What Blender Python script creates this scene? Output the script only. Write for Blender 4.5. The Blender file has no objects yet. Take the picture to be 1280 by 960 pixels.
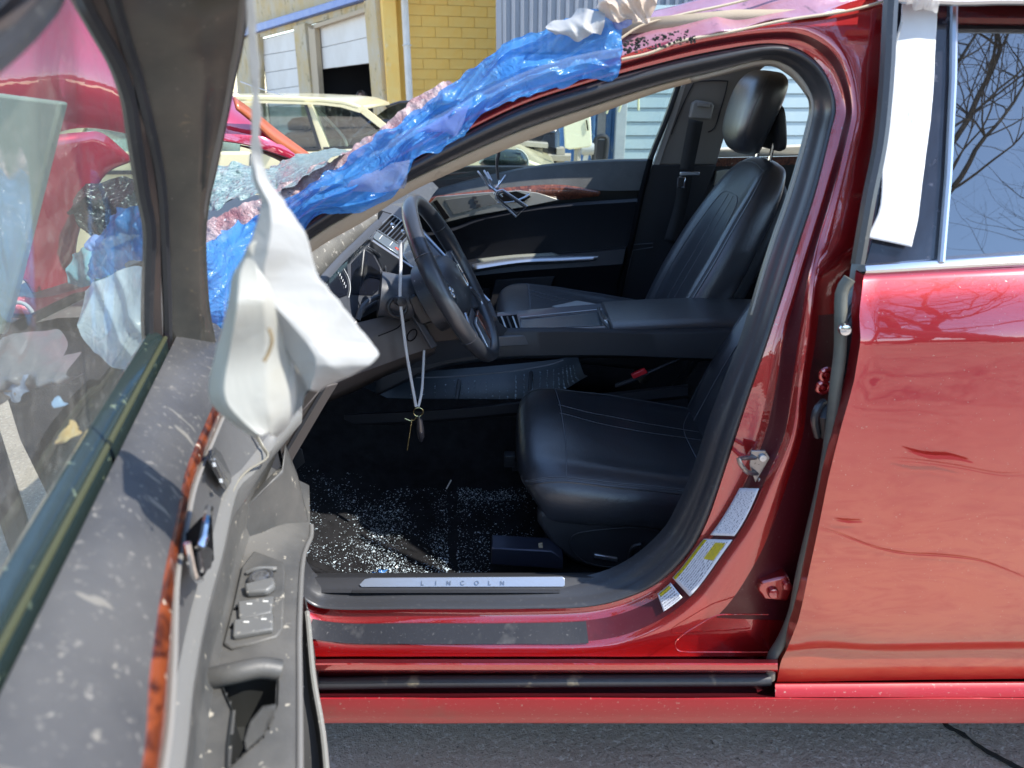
import bpy, bmesh, math, random
from mathutils import Vector, noise, Matrix
random.seed(7)
SC = bpy.context.scene
COL = SC.collection
# ------------------------------------------------------------------ camera, world, sun
F = 881.0; CH = 1.33; TH = math.radians(23); CT, ST = math.cos(TH), math.sin(TH)
cd = bpy.data.cameras.new('camera'); cam = bpy.data.objects.new('camera', cd); COL.objects.link(cam)
cam.location = (0, 0, CH); cam.rotation_euler = (math.radians(90) - TH, 0, 0)
cd.sensor_width = 36; cd.lens = 36 * F / 1280; cd.clip_start = 0.02; cd.clip_end = 500
cd.dof.use_dof = True; cd.dof.focus_distance = 1.75; cd.dof.aperture_fstop = 5.5
SC.camera = cam
SUN = Vector((0.60, -0.205, 0.77)).normalized()
w = bpy.data.worlds.new('World'); SC.world = w; w.use_nodes = True
nt = w.node_tree; bg = nt.nodes['Background']; sk = nt.nodes.new('ShaderNodeTexSky')
sk.sky_type = 'NISHITA'; sk.sun_disc = False; sk.sun_elevation = math.asin(SUN.z)
sk.sun_rotation = math.atan2(SUN.x, SUN.y); sk.air_density = 1.0; sk.dust_density = 0.15; sk.ozone_density = 2.5
nt.links.new(sk.outputs[0], bg.inputs[0]); bg.inputs[1].default_value = 0.15
sl = bpy.data.lights.new('sun', 'SUN'); sl.energy = 2.9; sl.angle = math.radians(0.5); sl.color = (1, 0.95, 0.87)
so = bpy.data.objects.new('sun', sl); COL.objects.link(so); so.rotation_euler = SUN.to_track_quat('Z', 'Y').to_euler(); so.location = (4, -2, 8)
SC.view_settings.view_transform = 'Standard'; SC.view_settings.look = 'None'; SC.view_settings.exposure = 1.52; SC.view_settings.gamma = 1

# ------------------------------------------------------------------ pixel rays to points in the place
def ray(px, py):
    u = (px - 640) / F; v = (480 - py) / F
    return Vector((u, CT + v * ST, -ST + v * CT))
CAMP = Vector((0, 0, CH))
def P(px, py, Y):
    r = ray(px, py); return CAMP + r * (Y / r.y)
def PZ(px, py, z):
    r = ray(px, py); return CAMP + r * ((z - CH) / r.z)
class Plane:
    def __init__(s, p, n): s.p = Vector(p); s.n = Vector(n).normalized()
    def at(s, px, py, off=0.0):
        r = ray(px, py); q = s.p + s.n * off
        return CAMP + r * ((q - CAMP).dot(s.n) / r.dot(s.n))

# ------------------------------------------------------------------ materials
MATS = {}
def M(name, col, rough=0.5, metal=0.0, coat=0.0, coat_r=0.03, bump=None, var=None, specks=None, specks2=None, spec=0.5, trans=0.0, alpha=None, emit=None, bump2=None, sub=0.0, rvar=None, coat_ior=None, scratch=None):
    if name in MATS: return MATS[name]
    m = bpy.data.materials.new(name); m.use_nodes = True; t = m.node_tree; N = t.nodes; L = t.links
    b = N['Principled BSDF']; out = N['Material Output']
    tc = N.new('ShaderNodeTexCoord'); co = tc.outputs['Object']
    b.inputs['Roughness'].default_value = rough; b.inputs['Metallic'].default_value = metal
    b.inputs['Coat Weight'].default_value = coat; b.inputs['Coat Roughness'].default_value = coat_r
    if coat_ior: b.inputs['Coat IOR'].default_value = coat_ior
    b.inputs['Specular IOR Level'].default_value = spec; b.inputs['Transmission Weight'].default_value = trans
    if sub: b.inputs['Subsurface Weight'].default_value = sub; b.inputs['Subsurface Scale'].default_value = 0.02
    c = None
    def nz(scale, det=4, rgh=0.6, vec=None):
        n = N.new('ShaderNodeTexNoise'); n.inputs['Scale'].default_value = scale; n.inputs['Detail'].default_value = det; n.inputs['Roughness'].default_value = rgh
        L.new(vec or co, n.inputs['Vector']); return n.outputs['Fac']
    def ramp(fac, a, b_, ca=0, cb=1):
        r = N.new('ShaderNodeMapRange'); r.inputs[1].default_value = a; r.inputs[2].default_value = b_; r.inputs[3].default_value = ca; r.inputs[4].default_value = cb
        L.new(fac, r.inputs[0]); return r.outputs[0]
    def mix(fac, a, b_):
        x = N.new('ShaderNodeMix'); x.data_type = 'RGBA'; L.new(fac, x.inputs[0])
        for s, v in ((6, a), (7, b_)):
            if isinstance(v, tuple): x.inputs[s].default_value = (*v, 1)
            else: L.new(v, x.inputs[s])
        return x.outputs[2]
    cur = col
    if var:
        sc, c2 = var[0], var[1]
        cur = mix(ramp(nz(sc), 0.35, 0.65), cur, c2)
    facs = []
    for sp in (specks, specks2):
        if sp:
            fc = ramp(nz(sp[0], 3, 0.7), sp[1], sp[1] + (sp[3] if len(sp) > 3 else 0.05)); facs.append(fc)
            cur = mix(fc, cur, sp[2])
    if scratch:
        mp = N.new('ShaderNodeMapping'); mp.inputs['Scale'].default_value = scratch[0]; mp.inputs['Rotation'].default_value = (0.3, 0.5, 0.2); L.new(co, mp.inputs[0])
        cur = mix(ramp(nz(scratch[1], 2, 0.5, mp.outputs[0]), scratch[2], scratch[2] + 0.02, 0, scratch[4]), cur, scratch[3])
    if isinstance(cur, tuple): b.inputs['Base Color'].default_value = (*cur, 1)
    else: L.new(cur, b.inputs['Base Color'])
    if facs or rvar:
        rr = None
        if rvar:
            rr = ramp(nz(rvar[0]), 0.35, 0.65, rough, rvar[1])
        if rr is not None: L.new(rr, b.inputs['Roughness'])
    if bump:
        bp = N.new('ShaderNodeBump'); bp.inputs['Strength'].default_value = bump[1]; bp.inputs['Distance'].default_value = bump[2] if len(bump) > 2 else 0.002
        L.new(nz(bump[0], 5), bp.inputs['Height']); last = bp
        if bump2:
            bq = N.new('ShaderNodeBump'); bq.inputs['Strength'].default_value = bump2[1]; bq.inputs['Distance'].default_value = bump2[2]
            L.new(nz(bump2[0], 3), bq.inputs['Height']); L.new(bp.outputs[0], bq.inputs['Normal']); last = bq
        L.new(last.outputs[0], b.inputs['Normal'])
        if coat and bump2: L.new(last.outputs[0], b.inputs['Coat Normal'])
    if emit:
        b.inputs['Emission Color'].default_value = (*emit[0], 1); b.inputs['Emission Strength'].default_value = emit[1]
    if alpha is not None:
        b.inputs['Alpha'].default_value = alpha
    MATS[name] = m; return m
def glass(name, tint, refl=0.06, dust=None, dcol=(0.5, 0.5, 0.48), maxd=0.5, based=0.0, rough=0.0, ior=1.5):
    m = bpy.data.materials.new(name); m.use_nodes = True; t = m.node_tree; N = t.nodes; L = t.links
    N.remove(N['Principled BSDF']); out = N['Material Output']
    tr = N.new('ShaderNodeBsdfTransparent'); tr.inputs[0].default_value = (*tint, 1)
    gl = N.new('ShaderNodeBsdfGlossy'); gl.inputs['Roughness'].default_value = rough
    lw = N.new('ShaderNodeLayerWeight'); lw.inputs[0].default_value = 0.5
    fr = N.new('ShaderNodeMath'); fr.operation = 'POWER'; fr.inputs[1].default_value = 5.0; L.new(lw.outputs['Facing'], fr.inputs[0])
    f0 = 0.04 + refl; ad = N.new('ShaderNodeMath'); ad.operation = 'MULTIPLY_ADD'; ad.use_clamp = True; ad.inputs[1].default_value = 1 - f0; ad.inputs[2].default_value = f0; L.new(fr.outputs[0], ad.inputs[0])
    mx = N.new('ShaderNodeMixShader'); L.new(ad.outputs[0], mx.inputs[0]); L.new(tr.outputs[0], mx.inputs[1]); L.new(gl.outputs[0], mx.inputs[2])
    last = mx
    if dust:
        df = N.new('ShaderNodeBsdfDiffuse'); df.inputs[0].default_value = (*dcol, 1)
        tc = N.new('ShaderNodeTexCoord'); n = N.new('ShaderNodeTexNoise'); n.inputs['Scale'].default_value = dust[0]; n.inputs['Detail'].default_value = 6; n.inputs['Roughness'].default_value = 0.7
        L.new(tc.outputs['Object'], n.inputs[0])
        r = N.new('ShaderNodeMapRange'); r.inputs[1].default_value = dust[1]; r.inputs[2].default_value = dust[2]; r.inputs[3].default_value = based; r.inputs[4].default_value = maxd; L.new(n.outputs[0], r.inputs[0])
        m2 = N.new('ShaderNodeMixShader'); L.new(r.outputs[0], m2.inputs[0]); L.new(mx.outputs[0], m2.inputs[1]); L.new(df.outputs[0], m2.inputs[2]); last = m2
    L.new(last.outputs[0], out.inputs[0]); MATS[name] = m; return m
def sheetmat(name, col, translucent=0.4, gloss=0.25, rough=0.12, tr=0.0, bump=(60, 0.5, 0.004), crinkle=False):
    m = bpy.data.materials.new(name); m.use_nodes = True; t = m.node_tree; N = t.nodes; L = t.links
    b = N['Principled BSDF']; out = N['Material Output']; b.inputs['Base Color'].default_value = (*col, 1); b.inputs['Roughness'].default_value = rough
    b.inputs['Specular IOR Level'].default_value = 0.5 + gloss
    tc = N.new('ShaderNodeTexCoord')
    n = N.new('ShaderNodeTexNoise'); n.inputs['Scale'].default_value = bump[0]; n.inputs['Detail'].default_value = 3; n.inputs['Distortion'].default_value = 1.5; L.new(tc.outputs['Object'], n.inputs[0])
    bp = N.new('ShaderNodeBump'); bp.inputs['Strength'].default_value = bump[1]; bp.inputs['Distance'].default_value = bump[2]; L.new(n.outputs[0], bp.inputs['Height']); L.new(bp.outputs[0], b.inputs['Normal'])
    if crinkle:
        mp = N.new('ShaderNodeMapping'); mp.inputs['Scale'].default_value = (1, 1, 1.6); mp.inputs['Rotation'].default_value = (0, 0.7, 0); L.new(tc.outputs['Object'], mp.inputs[0])
        wv = N.new('ShaderNodeMix'); wv.data_type = 'RGBA'; wv.inputs[0].default_value = 0.06; L.new(mp.outputs[0], wv.inputs[6]); L.new(n.outputs['Color'], wv.inputs[7])
        prev = bp.outputs[0]
        for sc_, st_ in ((13, 0.35), (38, 0.18)):
            vo = N.new('ShaderNodeTexVoronoi'); vo.inputs['Scale'].default_value = sc_; L.new(wv.outputs[2], vo.inputs['Vector'])
            b3 = N.new('ShaderNodeBump'); b3.inputs['Strength'].default_value = st_; b3.inputs['Distance'].default_value = 0.25 / sc_; L.new(vo.outputs['Distance'], b3.inputs['Height']); L.new(prev, b3.inputs['Normal']); prev = b3.outputs[0]
        L.new(prev, b.inputs['Normal'])
    nd = N.new('ShaderNodeTexNoise'); nd.inputs['Scale'].default_value = 22; nd.inputs['Detail'].default_value = 6; L.new(tc.outputs['Object'], nd.inputs[0])
    rd = N.new('ShaderNodeMapRange'); rd.inputs[1].default_value = 0.5; rd.inputs[2].default_value = 0.75; rd.inputs[4].default_value = 0.55; L.new(nd.outputs[0], rd.inputs[0])
    md = N.new('ShaderNodeMix'); md.data_type = 'RGBA'; L.new(rd.outputs[0], md.inputs[0]); md.inputs[6].default_value = (*col, 1); md.inputs[7].default_value = (col[0] * 0.8, col[1] * 0.74, col[2] * 0.62, 1); L.new(md.outputs[2], b.inputs['Base Color'])
    tl = N.new('ShaderNodeBsdfTranslucent'); tl.inputs[0].default_value = (*col, 1); L.new(bp.outputs[0], tl.inputs['Normal'])
    mx = N.new('ShaderNodeMixShader'); mx.inputs[0].default_value = translucent; L.new(b.outputs[0], mx.inputs[1]); L.new(tl.outputs[0], mx.inputs[2])
    last = mx
    if tr:
        ts = N.new('ShaderNodeBsdfTransparent'); ts.inputs[0].default_value = tuple(min(1, c * 0.5 + 0.5) for c in col) + (1,)
        m2 = N.new('ShaderNodeMixShader'); m2.inputs[0].default_value = tr; L.new(mx.outputs[0], m2.inputs[1]); L.new(ts.outputs[0], m2.inputs[2]); last = m2
    L.new(last.outputs[0], out.inputs[0]); MATS[name] = m; return m

RED = M('red_paint', (0.32, 0.006, 0.011), 0.32, 0.65, 1.0, 0.03, coat_ior=1.9, bump=(2.2, 0.25, 0.004), bump2=(14, 0.05, 0.002), specks=(240, 0.68, (0.42, 0.32, 0.28), 0.04))
REDJ = M('red_jamb_paint', (0.42, 0.012, 0.014), 0.27, 0.65, 1.0, 0.04, coat_ior=2.1, bump=(8, 0.2, 0.004), bump2=(40, 0.12, 0.001), specks=(160, 0.66, (0.35, 0.25, 0.2), 0.05))
REDB = M('red_matt_rocker_paint', (0.36, 0.010, 0.02), 0.5, 0.2, 0.25, 0.3, bump=(10, 0.2, 0.004), specks=(120, 0.62, (0.4, 0.2, 0.17), 0.1), specks2=(9, 0.6, (0.30, 0.03, 0.03), 0.15))
RUB = M('black_rubber', (0.036, 0.037, 0.041), 0.34, coat=0.35, coat_r=0.25, bump=(200, 0.2, 0.001), specks=(90, 0.6, (0.07, 0.07, 0.07), 0.15))
PLAS = M('black_plastic', (0.028, 0.029, 0.033), 0.45, bump=(400, 0.3, 0.0006), specks=(250, 0.7, (0.12, 0.12, 0.12), 0.05))
FILM = M('black_sill_film', (0.016, 0.017, 0.021), 0.4, bump=(60, 0.2, 0.001), specks=(190, 0.62, (0.10, 0.10, 0.10), 0.12), specks2=(14, 0.6, (0.08, 0.08, 0.08), 0.2))
LEA = M('black_leather', (0.036, 0.037, 0.042), 0.36, coat=0.6, coat_r=0.30, coat_ior=1.6, spec=0.75, bump=(260, 0.6, 0.0008), bump2=(12, 0.28, 0.006), var=(7, (0.034, 0.036, 0.044)))
LEAP = M('perforated_leather', (0.013, 0.014, 0.017), 0.45, bump=(500, 0.7, 0.001), bump2=(10, 0.2, 0.005))
STI = M('grey_thread', (0.13, 0.135, 0.15), 0.6)
TRIM = M('dusty_grey_door_trim', (0.042, 0.043, 0.047), 0.5, bump=(350, 0.5, 0.0008), var=(5, (0.085, 0.083, 0.082)), specks=(48, 0.645, (0.27, 0.25, 0.21), 0.10), specks2=(130, 0.60, (0.24, 0.225, 0.20), 0.16), scratch=((1, 5, 1), 12, 0.69, (0.26, 0.24, 0.20), 0.5))
TRIM2 = M('dusty_lower_trim', (0.060, 0.060, 0.058), 0.48, bump=(250, 0.5, 0.0008), var=(9, (0.115, 0.11, 0.10)), specks=(60, 0.65, (0.36, 0.33, 0.27), 0.05), scratch=((1, 1, 14), 9, 0.70, (0.4, 0.38, 0.34), 0.5))
MESHM = M('ribbed_speaker_trim', (0.10, 0.10, 0.10), 0.5, bump=(600, 0.9, 0.0015), specks=(120, 0.68, (0.3, 0.28, 0.24), 0.05))
FRM = M('worn_frame_trim', (0.045, 0.045, 0.042), 0.28, coat=0.4, coat_r=0.2, bump=(30, 0.2, 0.003), var=(10, (0.085, 0.08, 0.066)), specks=(22, 0.66, (0.24, 0.18, 0.10), 0.1), specks2=(160, 0.68, (0.25, 0.23, 0.19), 0.05))
FAB = M('beige_pillar_trim', (0.42, 0.34, 0.25), 0.75, bump=(300, 0.3, 0.001), specks=(30, 0.62, (0.30, 0.24, 0.18), 0.15))
GTR = M('warm_grey_pillar_trim', (0.22, 0.205, 0.19), 0.6, bump=(400, 0.3, 0.0006))
CHR = M('chrome', (0.75, 0.76, 0.78), 0.12, 1.0, specks=(200, 0.66, (0.4, 0.4, 0.4), 0.05))
SIL = M('satin_silver', (0.55, 0.57, 0.6), 0.3, 0.9)
ALU = M('brushed_sill_plate', (0.40, 0.46, 0.56), 0.32, 0.7, bump=(200, 0.2, 0.0006))
CPT = M('black_carpet', (0.020, 0.020, 0.022), 0.95, spec=0.1, bump=(300, 1.0, 0.003), var=(30, (0.012, 0.012, 0.013)))
ASP = M('asphalt', (0.38, 0.305, 0.24), 0.9, bump=(60, 0.8, 0.01), bump2=(250, 0.8, 0.004), var=(3.5, (0.46, 0.375, 0.295)), specks=(70, 0.54, (0.58, 0.50, 0.42), 0.10), specks2=(90, 0.60, (0.13, 0.11, 0.09), 0.10))
WHT = M('white_paint', (0.72, 0.71, 0.67), 0.6, bump=(40, 0.2, 0.003), var=(3, (0.62, 0.61, 0.56)))
BLK = M('matt_black', (0.005, 0.005, 0.006), 0.9, spec=0.1)
INK = M('dark_ink', (0.04, 0.04, 0.05), 0.6)
WOOD = None
def woodmat(name, c1, c2, sc):
    m = bpy.data.materials.new(name); m.use_nodes = True; t = m.node_tree; N = t.nodes; L = t.links; b = N['Principled BSDF']
    tc = N.new('ShaderNodeTexCoord'); mp = N.new('ShaderNodeMapping'); mp.inputs['Scale'].default_value = (1.6, 0.7, 1.5); L.new(tc.outputs['Object'], mp.inputs[0])
    n = N.new('ShaderNodeTexNoise'); n.inputs['Scale'].default_value = sc; n.inputs['Detail'].default_value = 5; n.inputs['Distortion'].default_value = 2.5; L.new(mp.outputs[0], n.inputs[0])
    cr = N.new('ShaderNodeValToRGB'); e = cr.color_ramp.elements; e[0].position = 0.35; e[0].color = (*c1, 1); e[1].position = 0.62; e[1].color = (*c2, 1); L.new(n.outputs[0], cr.inputs[0])
    n2 = N.new('ShaderNodeTexNoise'); n2.inputs['Scale'].default_value = 70; L.new(tc.outputs['Object'], n2.inputs[0])
    r = N.new('ShaderNodeMapRange'); r.inputs[1].default_value = 0.68; r.inputs[2].default_value = 0.72; L.new(n2.outputs[0], r.inputs[0])
    mx = N.new('ShaderNodeMix'); mx.data_type = 'RGBA'; L.new(r.outputs[0], mx.inputs[0]); L.new(cr.outputs[0], mx.inputs[6]); mx.inputs[7].default_value = (0.5, 0.42, 0.33, 1)
    L.new(mx.outputs[2], b.inputs['Base Color']); b.inputs['Roughness'].default_value = 0.3; b.inputs['Coat Weight'].default_value = 0.8; b.inputs['Coat Roughness'].default_value = 0.12
    return m
WOOD = woodmat('burl_wood', (0.030, 0.007, 0.005), (0.20, 0.045, 0.014), 20)
WOOD2 = woodmat('dark_burl_wood', (0.05, 0.014, 0.01), (0.20, 0.06, 0.03), 25)
GDOOR = glass('dusty_door_glass', (0.84, 0.92, 0.87), 0.02, (55, 0.52, 0.72), (0.45, 0.44, 0.40), 0.38, 0.15)
GREAR = glass('dark_rear_glass', (0.012, 0.025, 0.04), 0.22, (6, 0.55, 0.8), (0.4, 0.42, 0.45), 0.12, 0.01)
GCLR = glass('clear_glass', (0.9, 0.95, 0.93), 0.05)
GCAR = glass('old_car_glass', (0.75, 0.82, 0.80), 0.10, (20, 0.5, 0.8), (0.5, 0.5, 0.48), 0.2)
BLUE = sheetmat('blue_film', (0.09, 0.37, 0.84), 0.45, 0.25, 0.15, 0.28, (55, 0.7, 0.003), crinkle=True)
PALEB = sheetmat('pale_film', (0.62, 0.76, 0.84), 0.4, 0.2, 0.3, 0.15, (40, 0.6, 0.006))
WPAP = sheetmat('white_paper', (0.50, 0.50, 0.485), 0.35, 0.0, 0.5, 0, (25, 0.4, 0.004))
WPAP2 = sheetmat('white_card', (0.66, 0.67, 0.68), 0.1, 0.0, 0.55, 0, (18, 0.3, 0.003))
TAN = sheetmat('tan_film', (0.62, 0.50, 0.40), 0.3, 0.2, 0.3, 0.0, (30, 0.7, 0.006))
CRK = M('shattered_glass', (0.13, 0.23, 0.22), 0.2, bump=(90, 1.0, 0.01), var=(60, (0.32, 0.40, 0.37)), specks=(130, 0.56, (0.07, 0.15, 0.15), 0.05), spec=0.8)
PNK = M('pink_crazed_edge', (0.27, 0.11, 0.12), 0.32, bump=(110, 1.0, 0.006), var=(26, (0.50, 0.38, 0.36)), specks=(75, 0.60, (0.10, 0.04, 0.05), 0.06), specks2=(150, 0.62, (0.7, 0.66, 0.64), 0.05), spec=0.7)
SHARD = M('glass_shard', (0.50, 0.60, 0.66), 0.12, spec=1.0)

# ------------------------------------------------------------------ mesh helpers
ORG = {}
def finish(name, vs, fs, mat, parent=None, smooth=True, sharp=40, label=None, cat=None, group=None, kind=None, solid=0.0, bevel=0.0, sub=0, keep_origin=None, weld=0.0, uvs=None, offset=0.0):
    me = bpy.data.meshes.new(name)
    vs = [Vector(v) for v in vs]
    if keep_origin is not None: o = Vector(keep_origin)
    else:
        xs = [v.x for v in vs]; ys = [v.y for v in vs]; zs = [v.z for v in vs]
        o = Vector(((min(xs) + max(xs)) / 2, (min(ys) + max(ys)) / 2, min(zs)))
    me.from_pydata([v - o for v in vs], [], fs); me.update()
    if uvs:
        ul = me.uv_layers.new(name='uv')
        for lp in me.loops: ul.data[lp.index].uv = uvs[lp.vertex_index]
    bm = bmesh.new(); bm.from_mesh(me)
    if weld: bmesh.ops.remove_doubles(bm, verts=bm.verts, dist=weld)
    if not solid: bmesh.ops.recalc_face_normals(bm, faces=bm.faces)
    bm.to_mesh(me); bm.free()
    if smooth:
        me.shade_smooth(); me.set_sharp_from_angle(angle=math.radians(sharp))
    me.materials.append(mat)
    ob = bpy.data.objects.new(name, me); COL.objects.link(ob); ORG[ob.name] = o
    if parent is not None: ob.parent = parent; ob.location = o - ORG[parent.name]
    else: ob.location = o
    if sub: s = ob.modifiers.new('sub', 'SUBSURF'); s.levels = sub; s.render_levels = sub
    if solid: s = ob.modifiers.new('solid', 'SOLIDIFY'); s.thickness = solid; s.offset = offset
    if bevel: s = ob.modifiers.new('bev', 'BEVEL'); s.width = bevel; s.segments = 2; s.limit_method = 'ANGLE'; s.angle_limit = math.radians(50)
    if label: ob['label'] = label
    if cat: ob['category'] = cat
    if group: ob['group'] = group
    if kind: ob['kind'] = kind
    return ob
def thing(name, loc, label, cat, group=None, kind=None):
    o = bpy.data.objects.new(name, None); COL.objects.link(o); o.location = loc; o.empty_display_size = 0.1; ORG[o.name] = Vector(loc)
    o['label'] = label; o['category'] = cat
    if group: o['group'] = group
    if kind: o['kind'] = kind
    return o
def cr(pts, u, closed=False):
    n = len(pts)
    if closed: i = int(math.floor(u)) % n; t = u - math.floor(u); g = lambda k: pts[k % n]
    else:
        u = max(0, min(n - 1, u)); i = min(int(u), n - 2); t = u - i
        def g(k):
            if k < 0: return pts[0] * 2 - pts[1]
            if k >= n: return pts[n - 1] * 2 - pts[n - 2]
            return pts[k]
    a, b, c, d = g(i - 1), g(i), g(i + 1), g(i + 2)
    return 0.5 * ((2 * b) + (c - a) * t + (2 * a - 5 * b + 4 * c - d) * t * t + (3 * b - a - 3 * c + d) * t ** 3)
def res(pts, n, closed=False):
    pts = [Vector(p) for p in pts]; m = len(pts)
    return [cr(pts, i * (m if closed else m - 1) / (n if closed else n - 1), closed) for i in range(n)]
def arc(pts, n):   # resample by arc length after smoothing
    d = res(pts, 8 * len(pts)); L = [0]
    for a, b in zip(d, d[1:]): L.append(L[-1] + (b - a).length)
    out = []; j = 0
    for i in range(n):
        t = L[-1] * i / (n - 1)
        while j < len(L) - 2 and L[j + 1] < t: j += 1
        k = (t - L[j]) / max(1e-9, L[j + 1] - L[j]); out.append(d[j].lerp(d[j + 1], min(1, k)))
    return out
def gridvf(rows, closed=False, base=0):
    vs = [v for r in rows for v in r]; n = len(rows[0]); fs = []
    for i in range(len(rows) - 1):
        for j in range(n if closed else n - 1):
            k = (j + 1) % n
            fs.append((base + i * n + j, base + i * n + k, base + (i + 1) * n + k, base + (i + 1) * n + j))
    return vs, fs
def grid(name, rows, mat, parent=None, closed=False, uv=False, **k):
    vs, fs = gridvf(rows, closed)
    if uv:
        n = len(rows[0]); k['uvs'] = [(j / (n - 1), i / (len(rows) - 1)) for i in range(len(rows)) for j in range(n)]
    return finish(name, vs, fs, mat, parent, **k)
def tubevf(pts, r, seg=8, base=0, flat=1.0, up=None):
    pts = [Vector(p) for p in pts]; n = len(pts); vs = []; fs = []; nrm = None
    for i, p in enumerate(pts):
        t = (pts[min(i + 1, n - 1)] - pts[max(i - 1, 0)])
        t = t.normalized() if t.length > 1e-9 else Vector((0, 0, 1))
        if nrm is None:
            nrm = Vector(up) if up is not None else (Vector((0, 0, 1)) if abs(t.z) < 0.9 else Vector((0, 1, 0)))
        nrm = (nrm - t * nrm.dot(t)).normalized(); bi = t.cross(nrm)
        rr = r[i] if isinstance(r, (list, tuple)) else r
        for j in range(seg):
            a = 2 * math.pi * j / seg; vs.append(p + nrm * math.cos(a) * rr * flat + bi * math.sin(a) * rr)
    for i in range(n - 1):
        for j in range(seg):
            k = (j + 1) % seg; fs.append((base + i * seg + j, base + i * seg + k, base + (i + 1) * seg + k, base + (i + 1) * seg + j))
    fs.append(tuple(base + j for j in range(seg))[::-1]); fs.append(tuple(base + (n - 1) * seg + j for j in range(seg)))
    return vs, fs
def tube(name, pts, r, mat, parent=None, seg=8, flat=1.0, up=None, **k):
    vs, fs = tubevf(pts, r, seg, 0, flat, up); return finish(name, vs, fs, mat, parent, **k)
class MB:
    def __init__(s): s.v = []; s.f = []
    def add(s, vf):
        v, f = vf; b = len(s.v); s.v += [Vector(x) for x in v]; s.f += [tuple(i + b for i in g) for g in f]; return s
    def tube(s, pts, r, seg=6, **k): return s.add(tubevf(pts, r, seg, 0, **k))
    def box(s, c, sz, R=None):
        c = Vector(c); h = Vector(sz) / 2; v = []
        for x in (-1, 1):
            for y in (-1, 1):
                for z in (-1, 1):
                    q = Vector((x * h.x, y * h.y, z * h.z)); v.append(c + (R @ q if R else q))
        return s.add((v, [(0, 1, 3, 2), (4, 6, 7, 5), (0, 4, 5, 1), (2, 3, 7, 6), (0, 2, 6, 4), (1, 5, 7, 3)]))
    def prism(s, poly, ex):
        ex = Vector(ex); poly = [Vector(p) for p in poly]; n = len(poly)
        return s.add((poly + [p + ex for p in poly], [tuple(range(n))[::-1], tuple(range(n, 2 * n))] + [(i, (i + 1) % n, n + (i + 1) % n, n + i) for i in range(n)]))
    def build(s, name, mat, parent=None, **k): return finish(name, s.v, s.f, mat, parent, **k)
def prism(name, poly, ex, mat, parent=None, **k): return MB().prism(poly, ex).build(name, mat, parent, **k)
def box(name, c, sz, mat, parent=None, R=None, **k): return MB().box(c, sz, R).build(name, mat, parent, **k)
def nzv(p, s, a): p = Vector(p) * s; return a * noise.noise(p)
def rowspx(tracks, n, yf=None):   # tracks: lists of (px,py,Y) -> rows of 3D points
    return [res([P(*q) for q in t], n) for t in tracks]
def tri(name, pts, th, mat, parent=None, ex=(0, 1, 0), **k):  # polygon of (px,py,Y) with thickness th
    return prism(name, [P(*p) for p in pts], Vector(ex).normalized() * th, mat, parent, **k)
def text(name, s, size, origin, xdir, ydir, mat, parent=None, ext=0.0004):
    cu = bpy.data.curves.new(name, 'FONT'); cu.body = s; cu.size = size; cu.extrude = ext; cu.align_x = 'CENTER'
    ob = bpy.data.objects.new('tmp', cu); COL.objects.link(ob); dg = bpy.context.evaluated_depsgraph_get(); me = ob.evaluated_get(dg).to_mesh()
    x = Vector(xdir).normalized(); y = Vector(ydir); y = (y - x * y.dot(x)).normalized(); z = x.cross(y)
    vs = [Vector(origin) + x * v.co.x + y * v.co.y + z * v.co.z for v in me.vertices]; fs = [tuple(p.vertices) for p in me.polygons]
    bpy.data.objects.remove(ob); return finish(name, vs, fs, mat, parent, smooth=False)
#PART2
# ================================================================== SETTING
def gz(x, y):
    d = max(0.0, y - 2.9); return -0.045 * min(d, 9) - 0.0
rows = []
ys = [-60, -25, -10, -6, -3, -1, 0, 0.6, 1, 1.4, 1.8, 2.4, 2.9, 3.3, 4, 5, 6, 8, 10, 12, 20, 60, 200]
xs = [-200, -60, -25, -12, -7, -4, -2.5, -1.5, -0.8, -0.2, 0.4, 1, 1.6, 2.4, 4, 7, 12, 25, 60, 200]
grid('ground', [[Vector((x, y, gz(x, y) + nzv((x, y, 0), 0.8, 0.006 if abs(x) < 8 and abs(y) < 12 else 0))) for x in xs] for y in ys], ASP, kind='structure', keep_origin=(0, 0, 0))
# crack in the asphalt: a jagged dark seam, slightly raised sheet
ck = [PZ(1178, 905, 0.005), PZ(1205, 920, 0.005), PZ(1230, 938, 0.005), PZ(1262, 955, 0.005), PZ(1300, 975, 0.005), PZ(1420, 1040, 0.005), PZ(1600, 1180, 0.005)]
ck = arc(ck, 60); a_, b_ = [], []
for i, p in enumerate(ck):
    wv = 0.009 + 0.006 * noise.noise(Vector((i * 0.6, 0, 0))); jx = 0.006 * noise.noise(Vector((i * 0.9, 5, 0)))
    a_.append(p + Vector((jx, wv, 0.002))); b_.append(p + Vector((jx, -wv, 0.002)))
grid('crack', [a_, b_], M('crack_tar', (0.012, 0.011, 0.01), 0.95), kind='structure', solid=0.002)
# small stones on the asphalt
mb = MB(); rr = random.Random(3)
for i in range(900):
    x = rr.uniform(-1.5, 1.6); y = rr.uniform(0.7, 2.4); s = rr.uniform(0.0015, 0.005)
    z = gz(x, y) + 0.006; pts = [Vector((x + rr.uniform(-s, s), y + rr.uniform(-s, s), z + rr.uniform(0, s * 1.4))) for _ in range(4)]
    mb.add((pts, [(0, 1, 2), (0, 2, 3), (0, 3, 1), (1, 3, 2)]))
mb.build('gravel', M('grit', (0.22, 0.21, 0.19), 0.9), smooth=False, kind='stuff', label='loose grit scattered on the asphalt under the sill')

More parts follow.
